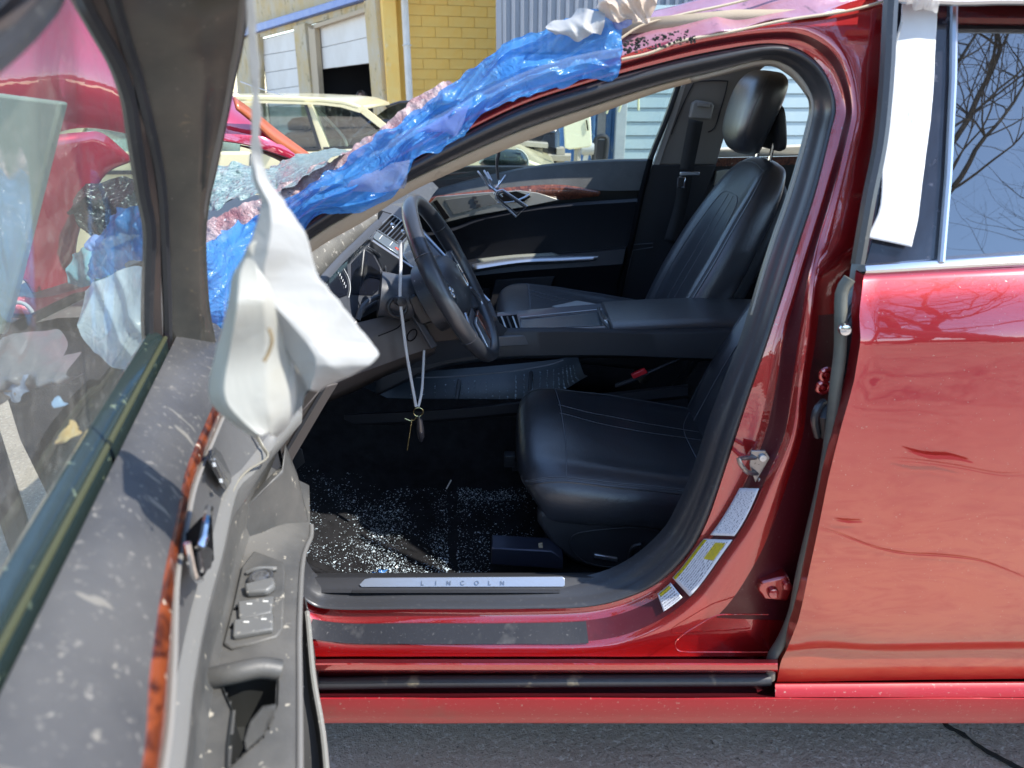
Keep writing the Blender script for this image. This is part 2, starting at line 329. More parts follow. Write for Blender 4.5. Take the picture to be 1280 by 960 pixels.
# ================================================================== RED CAR
car = thing('sedan', (0.2, 1.9, 0.0), 'wrecked dark red sedan with its driver side doorway open and black leather seats', 'car')
A = [(372,288),(440,242),(510,203),(640,136),(740,102),(820,80),(890,64),(960,54),(1000,62),(1030,88),(1045,130),(1038,168),(1020,240),(1000,302),(982,360),(960,427),(940,485),(922,540),(905,592),(885,650),(865,687),(835,720),(800,741),(740,757),(640,759),(520,759),(420,759),(385,750),(362,720),(345,660),(325,560),(310,440),(318,345)]
I_ = [(385,302),(450,262),(517,225),(640,169),(742,134),(825,108),(890,92),(955,76),(988,83),(1010,105),(1020,132),(1014,166),(993,240),(972,300),(955,352),(933,425),(912,480),(890,537),(870,598),(850,643),(833,672),(800,703),(762,724),(715,735),(640,739),(520,740),(425,741),(395,733),(378,712),(362,660),(343,560),(328,445),(334,352)]
TI = [(392,312),(455,275),(522,234),(640,182),(742,143),(825,113),(890,96),(955,81),(984,91),(1004,112),(1014,134),(1008,165),(986,240),(966,300),(951,352),(930,425),(909,480),(887,537),(867,598),(847,643),(830,670),(797,700),(760,720),(715,731),(640,735),(520,736),(428,737),(400,728),(384,708),(370,660),(350,560),(336,445),(342,358)]
B = [(369,284),(437,237),(508,198),(638,131),(738,97),(818,74),(889,58),(960,48),(1004,54),(1038,82),(1056,130),(1049,170),(1032,242),(1012,305),(996,363),(976,425),(966,487),(952,545),(929,600),(900,649),(870,688),(842,722),(808,748),(745,768),(640,773),(520,773),(425,773),(378,762),(350,728),(330,660),(310,560),(295,440),(303,338)]
Cc = [(366,280),(434,233),(506,193),(636,126),(737,92),(816,69),(886,51),(960,41),(1010,43),(1050,74),(1066,130),(1060,175),(1041,243),(1022,308),(1012,345),(1003,420),(996,470),(987,540),(962,600),(940,650),(912,692),(868,750),(815,786),(750,806),(640,808),(520,808),(420,806),(365,790),(335,740),(315,665),(295,560),(282,440),(292,330)]
D = [(362,275),(431,229),(503,188),(634,121),(736,88),(814,63),(884,44),(960,33),(1014,32),(1060,66),(1076,130),(1070,178),(1052,245),(1033,310),(1022,348),(1014,422),(1005,472),(997,545),(976,605),(957,655),(935,700),(890,760),(830,800),(755,818),(640,820),(520,820),(420,820),(350,810),(320,750),(300,668),(280,560),(268,440),(280,322)]
E_ = [(356,268),(427,224),(498,180),(631,115),(735,84),(812,58),(882,40),(960,27),(1022,16),(1100,2),(1111,100),(1105,180),(1085,245),(1070,300),(1062,345),(1052,420),(1044,485),(1036,545),(1026,600),(1016,650),(1002,705),(990,760),(966,819),(830,822),(640,822.5),(520,822.5),(418,823),(330,825),(300,755),(280,670),(262,560),(250,440),(268,316)]
def ysd(py): return 1.07 + 0.16 * (max(0, 760 - py) / 700) ** 1.6
def fixY(l, off): return [(x, y, ysd(y) + off) for x, y, *_ in l]
def lo(i): return 1.0 if 14 <= i <= 29 else (0.55 if i in (12, 13, 30, 31) else 0.3)
def L3(loop, f): return [P(x, y, ysd(y) + f(i)) for i, (x, y) in enumerate(loop)]
A3 = L3(A, lambda i: 0); I3 = L3(I_, lambda i: 0.028); T3 = L3(TI, lambda i: 0.07)
def stp(i): return -0.052 if i >= 21 and i <= 28 else (-0.040 * lo(i) - 0.008)
B3 = L3(B, lambda i: -0.004); C3 = L3(Cc, stp); D3 = L3(D, lambda i: stp(i) - 0.003); E3 = L3(E_, lambda i: stp(i) + (0.030 if 14 <= i <= 21 else 0.0) + (0.010 if i in (22,) else 0) + (-0.004 if i >= 22 else 0))
NB = 33 * 8
def R_(l): return res(l + [], NB, True)
def chaikin(rows, times=2):
    for _ in range(times):
        out = [rows[0]]
        for a, b in zip(rows, rows[1:]):
            out.append([p.lerp(q, 0.22) for p, q in zip(a, b)]); out.append([p.lerp(q, 0.78) for p, q in zip(a, b)])
        out.append(rows[-1]); rows = out
    return rows
ra = [R_(x) for x in (A3, B3, C3, D3, E3)]
inner = [p + Vector((0, 0.05, 0)) for p in ra[0]]
outer = [p + Vector((0, 0.02, 0)) for p in ra[-1]]
rowsq = [inner, [p + Vector((0, 0.012, 0)) for p in ra[0]]] + chaikin(ra, 2) + [outer]
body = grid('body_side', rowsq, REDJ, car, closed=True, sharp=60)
REDD = M('dark_jamb_red', (0.085, 0.005, 0.010), 0.42, 0.3, 0.5, 0.22, bump=(60, 0.3, 0.001), specks=(230, 0.64, (0.16, 0.10, 0.10), 0.1), specks2=(10, 0.6, (0.05, 0.004, 0.008), 0.15))  # darker, rougher red for channel, pillar recess and sill ledges
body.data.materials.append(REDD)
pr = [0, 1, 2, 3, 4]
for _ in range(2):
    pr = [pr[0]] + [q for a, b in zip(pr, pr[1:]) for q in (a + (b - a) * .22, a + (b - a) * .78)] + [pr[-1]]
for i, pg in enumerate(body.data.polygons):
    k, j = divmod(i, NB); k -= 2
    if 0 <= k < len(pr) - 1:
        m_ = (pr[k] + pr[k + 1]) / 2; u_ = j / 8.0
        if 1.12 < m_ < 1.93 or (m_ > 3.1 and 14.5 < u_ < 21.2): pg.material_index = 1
# door opening seal: rounded rubber profile between A and I
rA, rI = ra[0], R_(I3)
rows = [[p + Vector((0, 0.012, 0)) for p in rA]]
for k in range(1, 8):
    t = k / 8; bul = -0.020 * math.sin(math.pi * min(1, t * 1.25)) if t < 0.8 else -0.006 * math.sin(math.pi * (t - 0.8) / 0.2) - 0.0
    rows.append([a.lerp(b, t) + Vector((0, bul, 0)) for a, b in zip(rA, rI)])
rows.append([p + Vector((0, 0.03, 0)) for p in rI])
grid('door_opening_seal', rows, RUB, car, closed=True, sharp=70)
# beige headliner edge along the upper half of the opening (control index -3..16)
def openpart(l3, u0, u1, n=90): return [cr(l3, u0 + (u1 - u0) * i / (n - 1), True) for i in range(n)]
i_, t_ = openpart(I3, -1, 5.6), openpart(T3, -1, 5.6)
grid('pillar_trim', [[p + Vector((0, 0.012, 0)) for p in i_], t_, [p + Vector((0, 0.05, 0.03)) for p in t_]], FAB, car, solid=0.004)
i_, t_ = openpart(I3, 5.6, 14.6), openpart(T3, 5.6, 14.6)
grid('pillar_trim', [[p + Vector((0, 0.012, 0)) for p in i_], t_], M('grey_headliner_edge', (0.36, 0.34, 0.30), 0.7, bump=(300, 0.3, 0.001)), car, solid=0.004)
# surface of the channel between B and C
def Sf(u, v, off=0.0015):
    a, b = cr(B3, u, True), cr(C3, u, True); p = a.lerp(b, v); e = 0.05
    tu = cr(B3, u + e, True).lerp(cr(C3, u + e, True), v) - cr(B3, u - e, True).lerp(cr(C3, u - e, True), v)
    nn = tu.cross(b - a).normalized()
    if nn.y > 0: nn = -nn
    return p + nn * off
# dark protective film on the sill step
grid('sill_film', [[Sf(23.15 + (26.6 - 23.15) * j / 40, v, 0.0025) for j in range(41)] for v in (0.2, 0.4, 0.6, 0.8, 0.93)], FILM, car)
# plastic plugs and pressed marks on the pillar
def disc(name, c, nrm, r, h, mat, parent=None, seg=14, dome=0.3, **k):
    nrm = Vector(nrm).normalized(); a = nrm.orthogonal().normalized(); b = nrm.cross(a); c = Vector(c)
    rows = []
    for rr, hh in ((r, -0.004), (r, h * 0.6), (r * 0.86, h), (r * 0.4, h * (1 + dome * 0.3)), (0.0005, h * (1 + dome * 0.3))):
        rows.append([c + nrm * hh + (a * math.cos(2 * math.pi * j / seg) + b * math.sin(2 * math.pi * j / seg)) * rr for j in range(seg)])
    return grid(name, rows, mat, parent, closed=True, **k)
def ringtube(name, c, nrm, r, r2, mat, parent, seg=24, ry=None, **k):
    nrm = Vector(nrm).normalized(); a = Vector((1, 0, 0)); a = (a - nrm * a.dot(nrm)).normalized(); b = nrm.cross(a); c = Vector(c); ry = ry or r
    rows = []
    for j in range(seg):
        t = 2 * math.pi * j / seg; q = a * math.cos(t) * r + b * math.sin(t) * ry; d = q.normalized()
        rows.append([c + q + (d * math.cos(2 * math.pi * m / 8) + nrm * math.sin(2 * math.pi * m / 8)) * r2 for m in range(8)])
    rows.append(rows[0]); return grid(name, rows, mat, parent, closed=True, **k)
# ---- labels on the door jamb
def labelmat(name, lines, yellow=None, dens=0.5):
    m = bpy.data.materials.new(name); m.use_nodes = True; t = m.node_tree; N = t.nodes; L = t.links; b = N['Principled BSDF']; b.inputs['Roughness'].default_value = 0.35
    uv = N.new('ShaderNodeUVMap'); sx = N.new('ShaderNodeSeparateXYZ'); L.new(uv.outputs[0], sx.inputs[0])
    def mth(op, a, b_=None):
        n = N.new('ShaderNodeMath'); n.operation = op
        for i, v in enumerate((a, b_)):
            if v is None: continue
            if isinstance(v, (int, float)): n.inputs[i].default_value = v
            else: L.new(v, n.inputs[i])
        return n.outputs[0]
    V = sx.outputs[1]; U = sx.outputs[0]
    fr = mth('FRACT', mth('MULTIPLY', V, lines)); line = mth('MULTIPLY', mth('GREATER_THAN', fr, 0.30), mth('LESS_THAN', fr, 0.80))
    mp = N.new('ShaderNodeMapping'); mp.inputs['Scale'].default_value = (75, lines, 1); L.new(uv.outputs[0], mp.inputs[0])
    wn = N.new('ShaderNodeTexNoise'); wn.inputs['Scale'].default_value = 1.0; wn.inputs['Detail'].default_value = 1; L.new(mp.outputs[0], wn.inputs[0])
    tx = mth('MULTIPLY', line, mth('GREATER_THAN', wn.outputs[0], dens))
    ins = mth('MULTIPLY', mth('MULTIPLY', mth('GREATER_THAN', U, 0.06), mth('LESS_THAN', U, 0.94)), mth('MULTIPLY', mth('GREATER_THAN', V, 0.06), mth('LESS_THAN', V, 0.94)))
    tx = mth('MULTIPLY', tx, ins)
    def mix(f, a, c):
        x = N.new('ShaderNodeMix'); x.data_type = 'RGBA'; L.new(f, x.inputs[0])
        for s, v in ((6, a), (7, c)):
            if isinstance(v, tuple): x.inputs[s].default_value = (*v, 1)
            else: L.new(v, x.inputs[s])
        return x.outputs[2]
    basec = (0.84, 0.84, 0.86)
    cur = basec
    for (u0, u1, v0, v1) in (yellow or []):
        f = mth('MULTIPLY', mth('MULTIPLY', mth('GREATER_THAN', U, u0), mth('LESS_THAN', U, u1)), mth('MULTIPLY', mth('GREATER_THAN', V, v0), mth('LESS_THAN', V, v1)))
        cur = mix(f, cur, (0.80, 0.62, 0.02))
    L.new(mix(mth('MULTIPLY', tx, 0.8), cur, (0.05, 0.05, 0.08)), b.inputs['Base Color']); return m
lab = [(18.2, 19.5, 0.12, 0.84, labelmat('white_data_label', 13, None, 0.57)), (19.62, 21.0, 0.02, 0.86, labelmat('warning_label', 12, [(0.02, 0.98, 0.02, 0.15), (0.08, 0.42, 0.50, 0.86)], 0.48)), (21.13, 21.65, 0.1, 0.72, labelmat('small_warning_label', 7, [(0.15, 0.9, 0.04, 0.26)], 0.5))]
for (u0, u1, v0, v1, mt) in lab:
    grid('sticker', [[Sf(u0 + (u1 - u0) * j / 14, v0 + (v1 - v0) * k / 8, 0.006) for j in range(15)] for k in range(9)], mt, car, uv=True, solid=0.0004, sharp=180)
# ---- striker
sp = P(946, 580, 1.055)
STK = M('striker_steel', (0.30, 0.30, 0.31), 0.3, 0.9, specks=(120, 0.6, (0.12, 0.11, 0.1), 0.1))
stk = MB(); stk.prism([P(x, y, 1.062) for x, y in ((938,562),(956,562),(966,578),(965,596),(955,610),(944,604),(936,580))], (0, -0.004, 0)); sb = stk.build('striker', STK, car, bevel=0.001)
tube('striker_bar', arc([P(944, 572, 1.06), P(926, 573, 1.035), P(924, 577, 1.03), P(934, 590, 1.035), P(946, 592, 1.06)], 16), 0.004, STK, sb)
for q in ((953, 572), (952, 600)): disc('bolt', P(*q, 1.057), (0, -1, 0.1), 0.007, 0.004, SIL, sb)
# door check / hinges of the rear door
for (x, y) in ((1033, 468), (1029, 484)):
    ringtube('hinge_bolt', P(x, y, 1.035), (0, -1, 0), 0.009, 0.004, REDJ, car); disc('hinge_bolt', P(x, y, 1.035), (0, -1, 0), 0.005, 0.004, REDJ, car)
hg = tri('rear_door_hinge', [(952,728,1.02),(985,720,1.02),(992,735,1.02),(985,752,1.02),(955,750,1.02),(948,738,1.02)], 0.03, REDJ, car, bevel=0.004)
disc('bolt', P(966, 741, 1.018), (0, -1, 0.3), 0.010, 0.006, REDJ, hg); disc('bolt', P(983, 732, 1.018), (0, -1, 0.3), 0.008, 0.005, REDJ, hg)
tube('door_check', arc([P(1030, 502, 1.03), P(1022, 510, 1.02), P(1018, 525, 1.02), P(1022, 545, 1.03)], 10), 0.006, RUB, car)
tube('wiring_boot', [P(1034, 506, 1.03), P(1031, 520, 1.02), P(1031, 546, 1.03)], [0.007, 0.010, 0.006], PLAS, car)
# outline pressed into the lower pillar (access patch)
tube('pressed_outline', arc([P(x, y, 1.002 - 0.0002 * (y - 770)) for x, y in ((960,768),(915,768),(895,770),(870,783),(848,798),(844,806),(850,814),(880,815),(960,815))], 60), 0.0012, REDJ, car)
# ---- rear door weatherstrip between pillar and rear door
ws = [(1062,348,1.03),(1052,365,1.03),(1051,400,1.02),(1050,440,1.015),(1045,480,1.01),(1038,545,1.005),(1028,605,1.0),(1015,660,1.0),(1002,715,1.0),(992,765,1.0),(978,800,0.998),(965,822,0.995),(962,848,0.99)]
tube('door_weatherstrip', arc([P(*q) for q in ws], 60), 0.0095, M('dusty_weatherstrip', (0.09, 0.092, 0.08), 0.45, bump=(120, 0.3, 0.001), var=(14, (0.14, 0.14, 0.115))), car, seg=10)
tube('door_weatherstrip', arc([P(*q) for q in [(1116,-30,1.13),(1112,20,1.12),(1108,100,1.10),(1100,180,1.08),(1086,250,1.06),(1072,330,1.045)]], 40), 0.0105, RUB, car, seg=8)
disc('plug', P(1056, 412, 1.0), (-0.2, -1, 0.1), 0.009, 0.006, CHR, car)
# ---- sill / rocker steps
def strip(name, rows_, mat, x=(260, 400, 640, 800, 972), n=60, **k):
    out = []
    for y, Y in rows_:
        out.append([P(xx + nzv((xx, y, 0), 0.01, 0.6), y + nzv((xx, y, 3), 0.02, 0.4), Y + nzv((xx, y, 9), 0.006, 0.0012)) for xx in [x[0] + (x[-1] - x[0]) * i / (n - 1) for i in range(n)]])
    return grid(name, out, mat, car, **k)
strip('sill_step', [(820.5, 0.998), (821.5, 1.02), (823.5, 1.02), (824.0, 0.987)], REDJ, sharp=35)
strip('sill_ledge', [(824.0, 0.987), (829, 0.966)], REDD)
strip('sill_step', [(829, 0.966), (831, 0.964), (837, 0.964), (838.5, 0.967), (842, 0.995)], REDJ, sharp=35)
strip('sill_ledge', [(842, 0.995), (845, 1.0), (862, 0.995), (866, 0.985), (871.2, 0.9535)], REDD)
xs_ = [255, 330, 420, 520, 640, 760, 860, 930, 962]
tube('sill_seal', arc([P(x, 852 + (0.8 if x < 500 else -0.6) - (x - 640) * 0.006, 0.985) for x in xs_], 80), 0.0115, M('dusty_sill_seal', (0.035, 0.036, 0.04), 0.4, bump=(60, 0.3, 0.002), specks=(20, 0.6, (0.16, 0.14, 0.10), 0.1)), car, seg=10)
out = []
for y, Y in ((871.0, 0.958), (871.5, 0.955), (873.5, 0.952), (876, 0.952), (885, 0.954), (895, 0.960), (902, 0.970), (904, 0.985), (904, 1.05)):
    out.append([P(x, y + nzv((x, y, 1), 0.01, 0.5), Y + nzv((x, y, 7), 0.008, 0.002)) for x in [240 + i * 20 for i in range(70)]])
rk = grid('rocker_panel', out, REDB, car, sharp=50)
out = []
for y, Y in ((853.5, 1.02), (854, 0.975), (855.5, 0.966), (862, 0.958), (871.5, 0.9535)):
    out.append([P(x, y - (x - 972) * 0.006 * (872 - y) / 18, Y) for x in [969 + i * 20 for i in range(34)]])
grid('rocker_panel', out, REDB, car, sharp=50)
# ---- rear door skin
LE = [(338,1082),(345,1080),(390,1074),(425,1076),(480,1067),(542,1049),(600,1035),(665,1022),(720,1010),(770,1000),(812,983),(825,976),(851,971)]
def ledge(y):
    for (a, xa), (b, xb) in zip(LE, LE[1:]):
        if y <= b: return xa + (xb - xa) * (y - a) / (b - a)
    return LE[-1][1]
YP = [(343,1.042),(345,1.036),(352,1.030),(365,1.019),(380,1.009),(395,1.000),(410,0.9925),(422,0.9875),(430,0.9855),(434,0.985),(438,0.9853),(450,0.9845),(475,0.9815),(500,0.977),(530,0.973),(565,0.970),(600,0.9685),(640,0.967),(680,0.966),(720,0.9655),(750,0.965),(775,0.9655),(792,0.9675),(801,0.970),(806,0.9735),(809,0.980),(814,0.9845),(818,0.9850),(822,0.9848),(830,0.984),(840,0.984),(848,0.985),(851,0.989)]
out = []
for y, Y in YP:
    r = []; xl = ledge(y)
    for j in range(60):
        t = j / 59; x = xl + (1560 - xl) * t ** 1.3; k = max(0, (500 - y) / 160); k = min(1, k)
        yy = y - (x - 1085) * 0.050 * k - (x - 1085) * 0.012 * (1 if y > 780 else 0)
        q = P(x, yy, Y); dent = nzv(q, 3.0, 0.0035) + nzv(q, 9.0, 0.0009)
        if y > 795: dent += 0.004 * math.exp(-((x - 1030) / 40) ** 2) * (1 if y < 815 else 0)
        q.y += dent * min(1, t * 12); r.append(q)
    out.append(r)
hem = [[Vector((r[0].x + 0.001, r[0].y + d, r[0].z)) for r in out] for d in (0.03, 0.006)]
vs, fs = gridvf(out); b = len(vs)
n = 60
for i, h in enumerate(hem): vs += h
m_ = len(out)
for i in range(m_ - 1):
    fs.append((b + i, b + i + 1, b + m_ + i + 1, b + m_ + i)); fs.append((b + m_ + i, b + m_ + i + 1, (i + 1) * n, i * n))
def redmat2():
    m = RED.copy(); m.name = 'rear_door_paint'; t = m.node_tree; N = t.nodes; L = t.links; b = N['Principled BSDF']
    tc = N.new('ShaderNodeTexCoord')
    # wiped dust swirls on the lower part; their salmon also paints the ground reflection
    n = N.new('ShaderNodeTexNoise'); n.inputs['Scale'].default_value = 2.2; n.inputs['Detail'].default_value = 6; n.inputs['Distortion'].default_value = 2.8; n.inputs['Roughness'].default_value = 0.65
    mp = N.new('ShaderNodeMapping'); mp.inputs['Scale'].default_value = (1, 1, 3.4); L.new(tc.outputs['Object'], mp.inputs[0]); L.new(mp.outputs[0], n.inputs[0])
    n2 = N.new('ShaderNodeTexNoise'); n2.inputs['Scale'].default_value = 8; n2.inputs['Detail'].default_value = 5; n2.inputs['Distortion'].default_value = 3.5; L.new(mp.outputs[0], n2.inputs[0])
    s = N.new('ShaderNodeSeparateXYZ'); L.new(tc.outputs['Object'], s.inputs[0])
    hz = N.new('ShaderNodeMapRange'); hz.inputs[1].default_value = 0.60; hz.inputs[2].default_value = 0.30; L.new(s.outputs[2], hz.inputs[0])
    ad = N.new('ShaderNodeMath'); ad.operation = 'ADD'; L.new(n.outputs[0], ad.inputs[0]); L.new(n2.outputs[0], ad.inputs[1])
    r = N.new('ShaderNodeMapRange'); r.inputs[1].default_value = 0.78; r.inputs[2].default_value = 1.12; r.inputs[3].default_value = 0.26; r.inputs[4].default_value = 0.50; L.new(ad.outputs[0], r.inputs[0])
    mu = N.new('ShaderNodeMath'); mu.operation = 'MULTIPLY'; L.new(r.outputs[0], mu.inputs[0]); L.new(hz.outputs[0], mu.inputs[1])
    mx = N.new('ShaderNodeMix'); mx.data_type = 'RGBA'; L.new(mu.outputs[0], mx.inputs[0])
    old = b.inputs['Base Color'].links[0].from_socket; L.new(old, mx.inputs[6]); mx.inputs[7].default_value = (0.47, 0.115, 0.045, 1); L.new(mx.outputs[2], b.inputs['Base Color'])
    m2 = N.new('ShaderNodeMapRange'); m2.inputs[1].default_value = 0; m2.inputs[2].default_value = 0.4; m2.inputs[3].default_value = 0.55; m2.inputs[4].default_value = 0.1; L.new(mu.outputs[0], m2.inputs[0]); L.new(m2.outputs[0], b.inputs['Metallic'])
    m3 = N.new('ShaderNodeMapRange'); m3.inputs[1].default_value = 0; m3.inputs[2].default_value = 0.4; m3.inputs[3].default_value = 0.02; m3.inputs[4].default_value = 0.14; L.new(mu.outputs[0], m3.inputs[0]); L.new(m3.outputs[0], b.inputs['Coat Roughness'])
    return m
rdoor = finish('rear_door', vs, fs, redmat2(), car, sharp=50)
rq = [[Vector((r[-1].x + (3.3 - r[-1].x) * t, r[-1].y + 0.06 * t * t, r[-1].z)) for t in (0.003, 0.3, 0.6, 0.85, 1.0)] for r in out]
grid('rear_quarter_panel', rq, RED, car, solid=0.01)
grid('rear_rocker', [[Vector((x, Y, z)) for x in (1.15, 2.0, 3.3)] for Y, z in ((0.955, 0.31), (0.955, 0.24), (0.985, 0.19), (1.3, 0.19))], REDB, car, solid=0.01)
# scratches on the rear door (thin proud scuffs of bare red)
SCR = M('scratch_red', (0.30, 0.006, 0.012), 0.4)
def scr(pts, w):
    P3 = [P(x, y, 0.9635) for x, y in pts]; P3 = arc(P3, 24); a, b = [], []
    for i, p in enumerate(P3):
        ww = w * math.sin(math.pi * (i + 0.5) / 24) ** 0.6 * (0.6 + 0.6 * abs(noise.noise(Vector((i * 0.7, pts[0][0], 0)))))
        a.append(p + Vector((0, -0.0008, ww))); b.append(p + Vector((0, -0.0008, -ww)))
    grid('scuff', [a, b], SCR, rdoor)
scr([(1134,563),(1150,568),(1165,571),(1190,572),(1216,578)], 0.005)
scr([(1020,660),(1050,668),(1090,683),(1130,692),(1180,695),(1230,702),(1290,725)], 0.0014)
scr([(1120,576),(1150,578),(1200,585),(1250,594),(1290,594)], 0.0010)
scr([(1045,650),(1060,652),(1078,652)], 0.003)
# chrome belt moulding, glass, pillar applique, top rail
def quadstrip(name, top, bot, mat, parent, bul=0.006, n=30, **k):
    T, Bq = res([P(*p) for p in top], n), res([P(*p) for p in bot], n)
    rows = [[p + Vector((0, 0.02, 0)) for p in T]]
    for t in (0, 0.15, 0.5, 0.85, 1.0): rows.append([a.lerp(b, t) + Vector((0, -bul * math.sin(math.pi * t), 0)) for a, b in zip(T, Bq)])
    rows.append([p + Vector((0, 0.02, 0)) for p in Bq]); return grid(name, rows, mat, parent, **k)
quadstrip('belt_moulding', [(1081,330,1.05),(1280,317,1.05),(1560,300,1.05)], [(1080,344,1.042),(1280,334,1.042),(1560,320,1.042)], CHR, rdoor)
def yg(y): return 1.195 - 0.145 * y / 330
# dark applique and window frame
ap = [(1122,-40),(1192,-40),(1192,8),(1190,120),(1184,220),(1176,328),(1081,332),(1090,300),(1104,200),(1115,100)]
tri('pillar_applique', [(x, y, yg(y)) for x, y in ap], 0.012, M('scuffed_gloss_black', (0.012, 0.013, 0.022), 0.16, coat=1.0, coat_r=0.08, specks=(60, 0.62, (0.07, 0.07, 0.09), 0.1), specks2=(12, 0.6, (0.03, 0.03, 0.04), 0.1), bump=(50, 0.3, 0.001)), rdoor, bevel=0.002)
GPL = Plane(P(1180, 330, 1.060), (0, -0.930, 0.367))
gl = [[GPL.at(x, y) for x in (1180, 1300, 1430, 1620)] for y in (330, 250, 170, 90, 0, -60)]
grid('rear_window', gl, GREAR, rdoor, solid=0.004, smooth=False)
tube('window_moulding', [P(1193, -40, yg(-40) - 0.004), P(1191, 100, yg(100) - 0.004), P(1185, 220, yg(220) - 0.004), P(1176, 328, yg(328) - 0.004)], 0.0055, SIL, rdoor)
tube('window_frame_rail', arc([P(1120, -2, 1.15), P(1200, 2, 1.155), P(1290, 1, 1.155), P(1600, 10, 1.155)], 20), 0.006, SIL, rdoor)
quadstrip('window_frame_rail', [(1110,-70,1.17),(1300,-60,1.18),(1600,-50,1.18)], [(1110,-4,1.155),(1300,0,1.155),(1600,4,1.155)], REDJ, rdoor)
# rear side interior seen dimly through the dark glass: inner door panel
box('inner_door_panel', (P(1400, 480, 1.12).x, 1.12, 0.70), (0.75, 0.05, 0.7), PLAS, rdoor)
ringtube('grab_handle', P(1243, 125, 1.30), (-0.3, -1, 0.2), 0.035, 0.006, M('pale_handle', (0.5, 0.5, 0.42), 0.5), rdoor, ry=0.09)

# ---- torn roof edge above the rail
top = [(770,58,1.19),(800,40,1.20),(850,24,1.21),(910,10,1.215),(980,-5,1.22),(1060,-22,1.22),(1120,-40,1.22)]
mid = [(775,64,1.175),(808,52,1.175),(850,38,1.18),(915,26,1.185),(985,14,1.19),(1060,4,1.19),(1112,-5,1.19)]
bot = [(777,73,1.165),(812,66,1.163),(850,53,1.165),(915,38,1.168),(985,26,1.17),(1060,13,1.17),(1114,0,1.17)]
top, mid, bot = fixY(top, 0.012), fixY(mid, -0.008), fixY(bot, -0.022)
def crump(tracks, n, sc, amp, sub=6):
    base = [res([P(*q) for q in t], n) for t in tracks]; m = len(base); out = []
    for i in range((m - 1) * sub + 1):
        u = i / sub; out.append([cr([base[k][j] for k in range(m)], u) for j in range(n)])
    for i, r in enumerate(out):
        for j, p in enumerate(r):
            q = p * sc; ed = 1.0
            v = Vector((noise.noise(q), noise.noise(q + Vector((7, 3, 1))), noise.noise(q + Vector((1, 9, 4))))) * amp
            rd = (1 - abs(noise.noise(q * 0.7 + Vector((3, 3, 3)))) * 2.0) * amp * 0.8
            r[j] = p + v + Vector((0, -rd, rd * 0.4))
    return out
grid('torn_roof_edge', crump([[(x, y - 18, Y + 0.05) for x, y, Y in top], top, mid, bot], 120, 12, 0.010, 8), M('crazed_roof_paint', (0.34, 0.14, 0.17), 0.25, 0.1, 0.8, 0.08, bump=(22, 0.6, 0.006), var=(9, (0.40, 0.24, 0.32)), specks=(26, 0.60, (0.10, 0.06, 0.07), 0.12), specks2=(8, 0.60, (0.50, 0.40, 0.33), 0.1)), car, solid=0.002)
tube('torn_trim_line', arc([P(x, y + 1.5 * math.sin(x * 0.05), Y - 0.006) for x, y, Y in bot], 60), 0.0022, M('torn_trim', (0.5, 0.42, 0.3), 0.6), car)
tube('torn_trim_line', arc([P(x + 4, y - 7 + 2 * math.sin(x * 0.03), Y - 0.016) for x, y, Y in top], 60), 0.0020, M('torn_trim', (0.5, 0.42, 0.3), 0.6), car)
mb = MB(); rr = random.Random(5)
for i in range(160):
    t = rr.random(); x = 780 + 90 * t ** 1.5; y = 68 - 18 * t + rr.uniform(-14, 3); p = P(x, y, 1.157); s = rr.uniform(0.001, 0.004)
    mb.box(p, (s, s, s * 0.6), Matrix.Rotation(rr.random() * 3, 3, 'X') @ Matrix.Rotation(rr.random() * 3, 3, 'Z'))
mb.build('adhesive_crumbs', M('black_adhesive', (0.02, 0.02, 0.018), 0.8), car, smooth=False, kind='stuff')
#PART3
# ================================================================== INTERIOR
# floor, tunnel, firewall, far side shell, roof: dark shell closing the cabin
cp = []
for Y, z in ((1.165, 0.405), (1.185, 0.33), (1.22, 0.305), (1.45, 0.30), (1.66, 0.305), (1.74, 0.33), (1.79, 0.42), (1.80, 0.52)):
    cp.append([Vector((x, Y, z + (0.0 if x > -0.35 else (-0.35 - x) * 0.55) + nzv((x, Y, 0), 9, 0.006))) for x in [-0.75 + i * 0.08 for i in range(30)]])
floor = grid('floor_carpet', cp, CPT, car, solid=0.01)
box('far_floor', (0.4, 2.3, 0.27), (2.4, 0.95, 0.03), CPT, car)
grid('firewall', [[Vector((-0.74 - 0.05 * (z > 0.6), y, z)) for y in (1.02, 1.4, 1.9, 2.4, 2.84)] for z in (0.2, 0.5, 0.8, 0.98)], CPT, car, solid=0.02)
# sill trim between seal and carpet
st = []
for y, Y in ((741, 1.092), (737, 1.10), (733.5, 1.106), (722, 1.118), (719, 1.13), (716, 1.165), (722, 1.19)):
    st.append([P(x, y, Y) for x in [360 + i * 12 for i in range(36)]])
grid('sill_trim', st, PLAS, car)
tri('sill_trim', [(440,741,1.089),(700,741,1.089),(700,739,1.095),(440,739,1.095)], 0.004, PLAS, car)
def sill(x, y): return P(x, y, 1.106 + (733.5 - y) / 11.5 * 0.012 - 0.0022)
pl = [sill(x, y) for x, y in ((452,734),(449,731),(456,724),(464,722.5),(703,721),(706,723),(706,732),(704,733.5))]
ex = Vector((0, 0.004, -0.002))
sp_ = MB().prism(pl, ex).build('sill_plate', ALU, car, bevel=0.0008)
for ch, x in zip('LINCOLN', (528, 545, 561, 578, 596, 612, 628)):
    text('lettering', ch, 0.0115, sill(x, 731.5) + Vector((0, -0.001, 0.0012)), (1, 0, 0), sill(x, 723) - sill(x, 732), M('worn_letter_grey', (0.16, 0.19, 0.24), 0.4, 0.5), sp_)
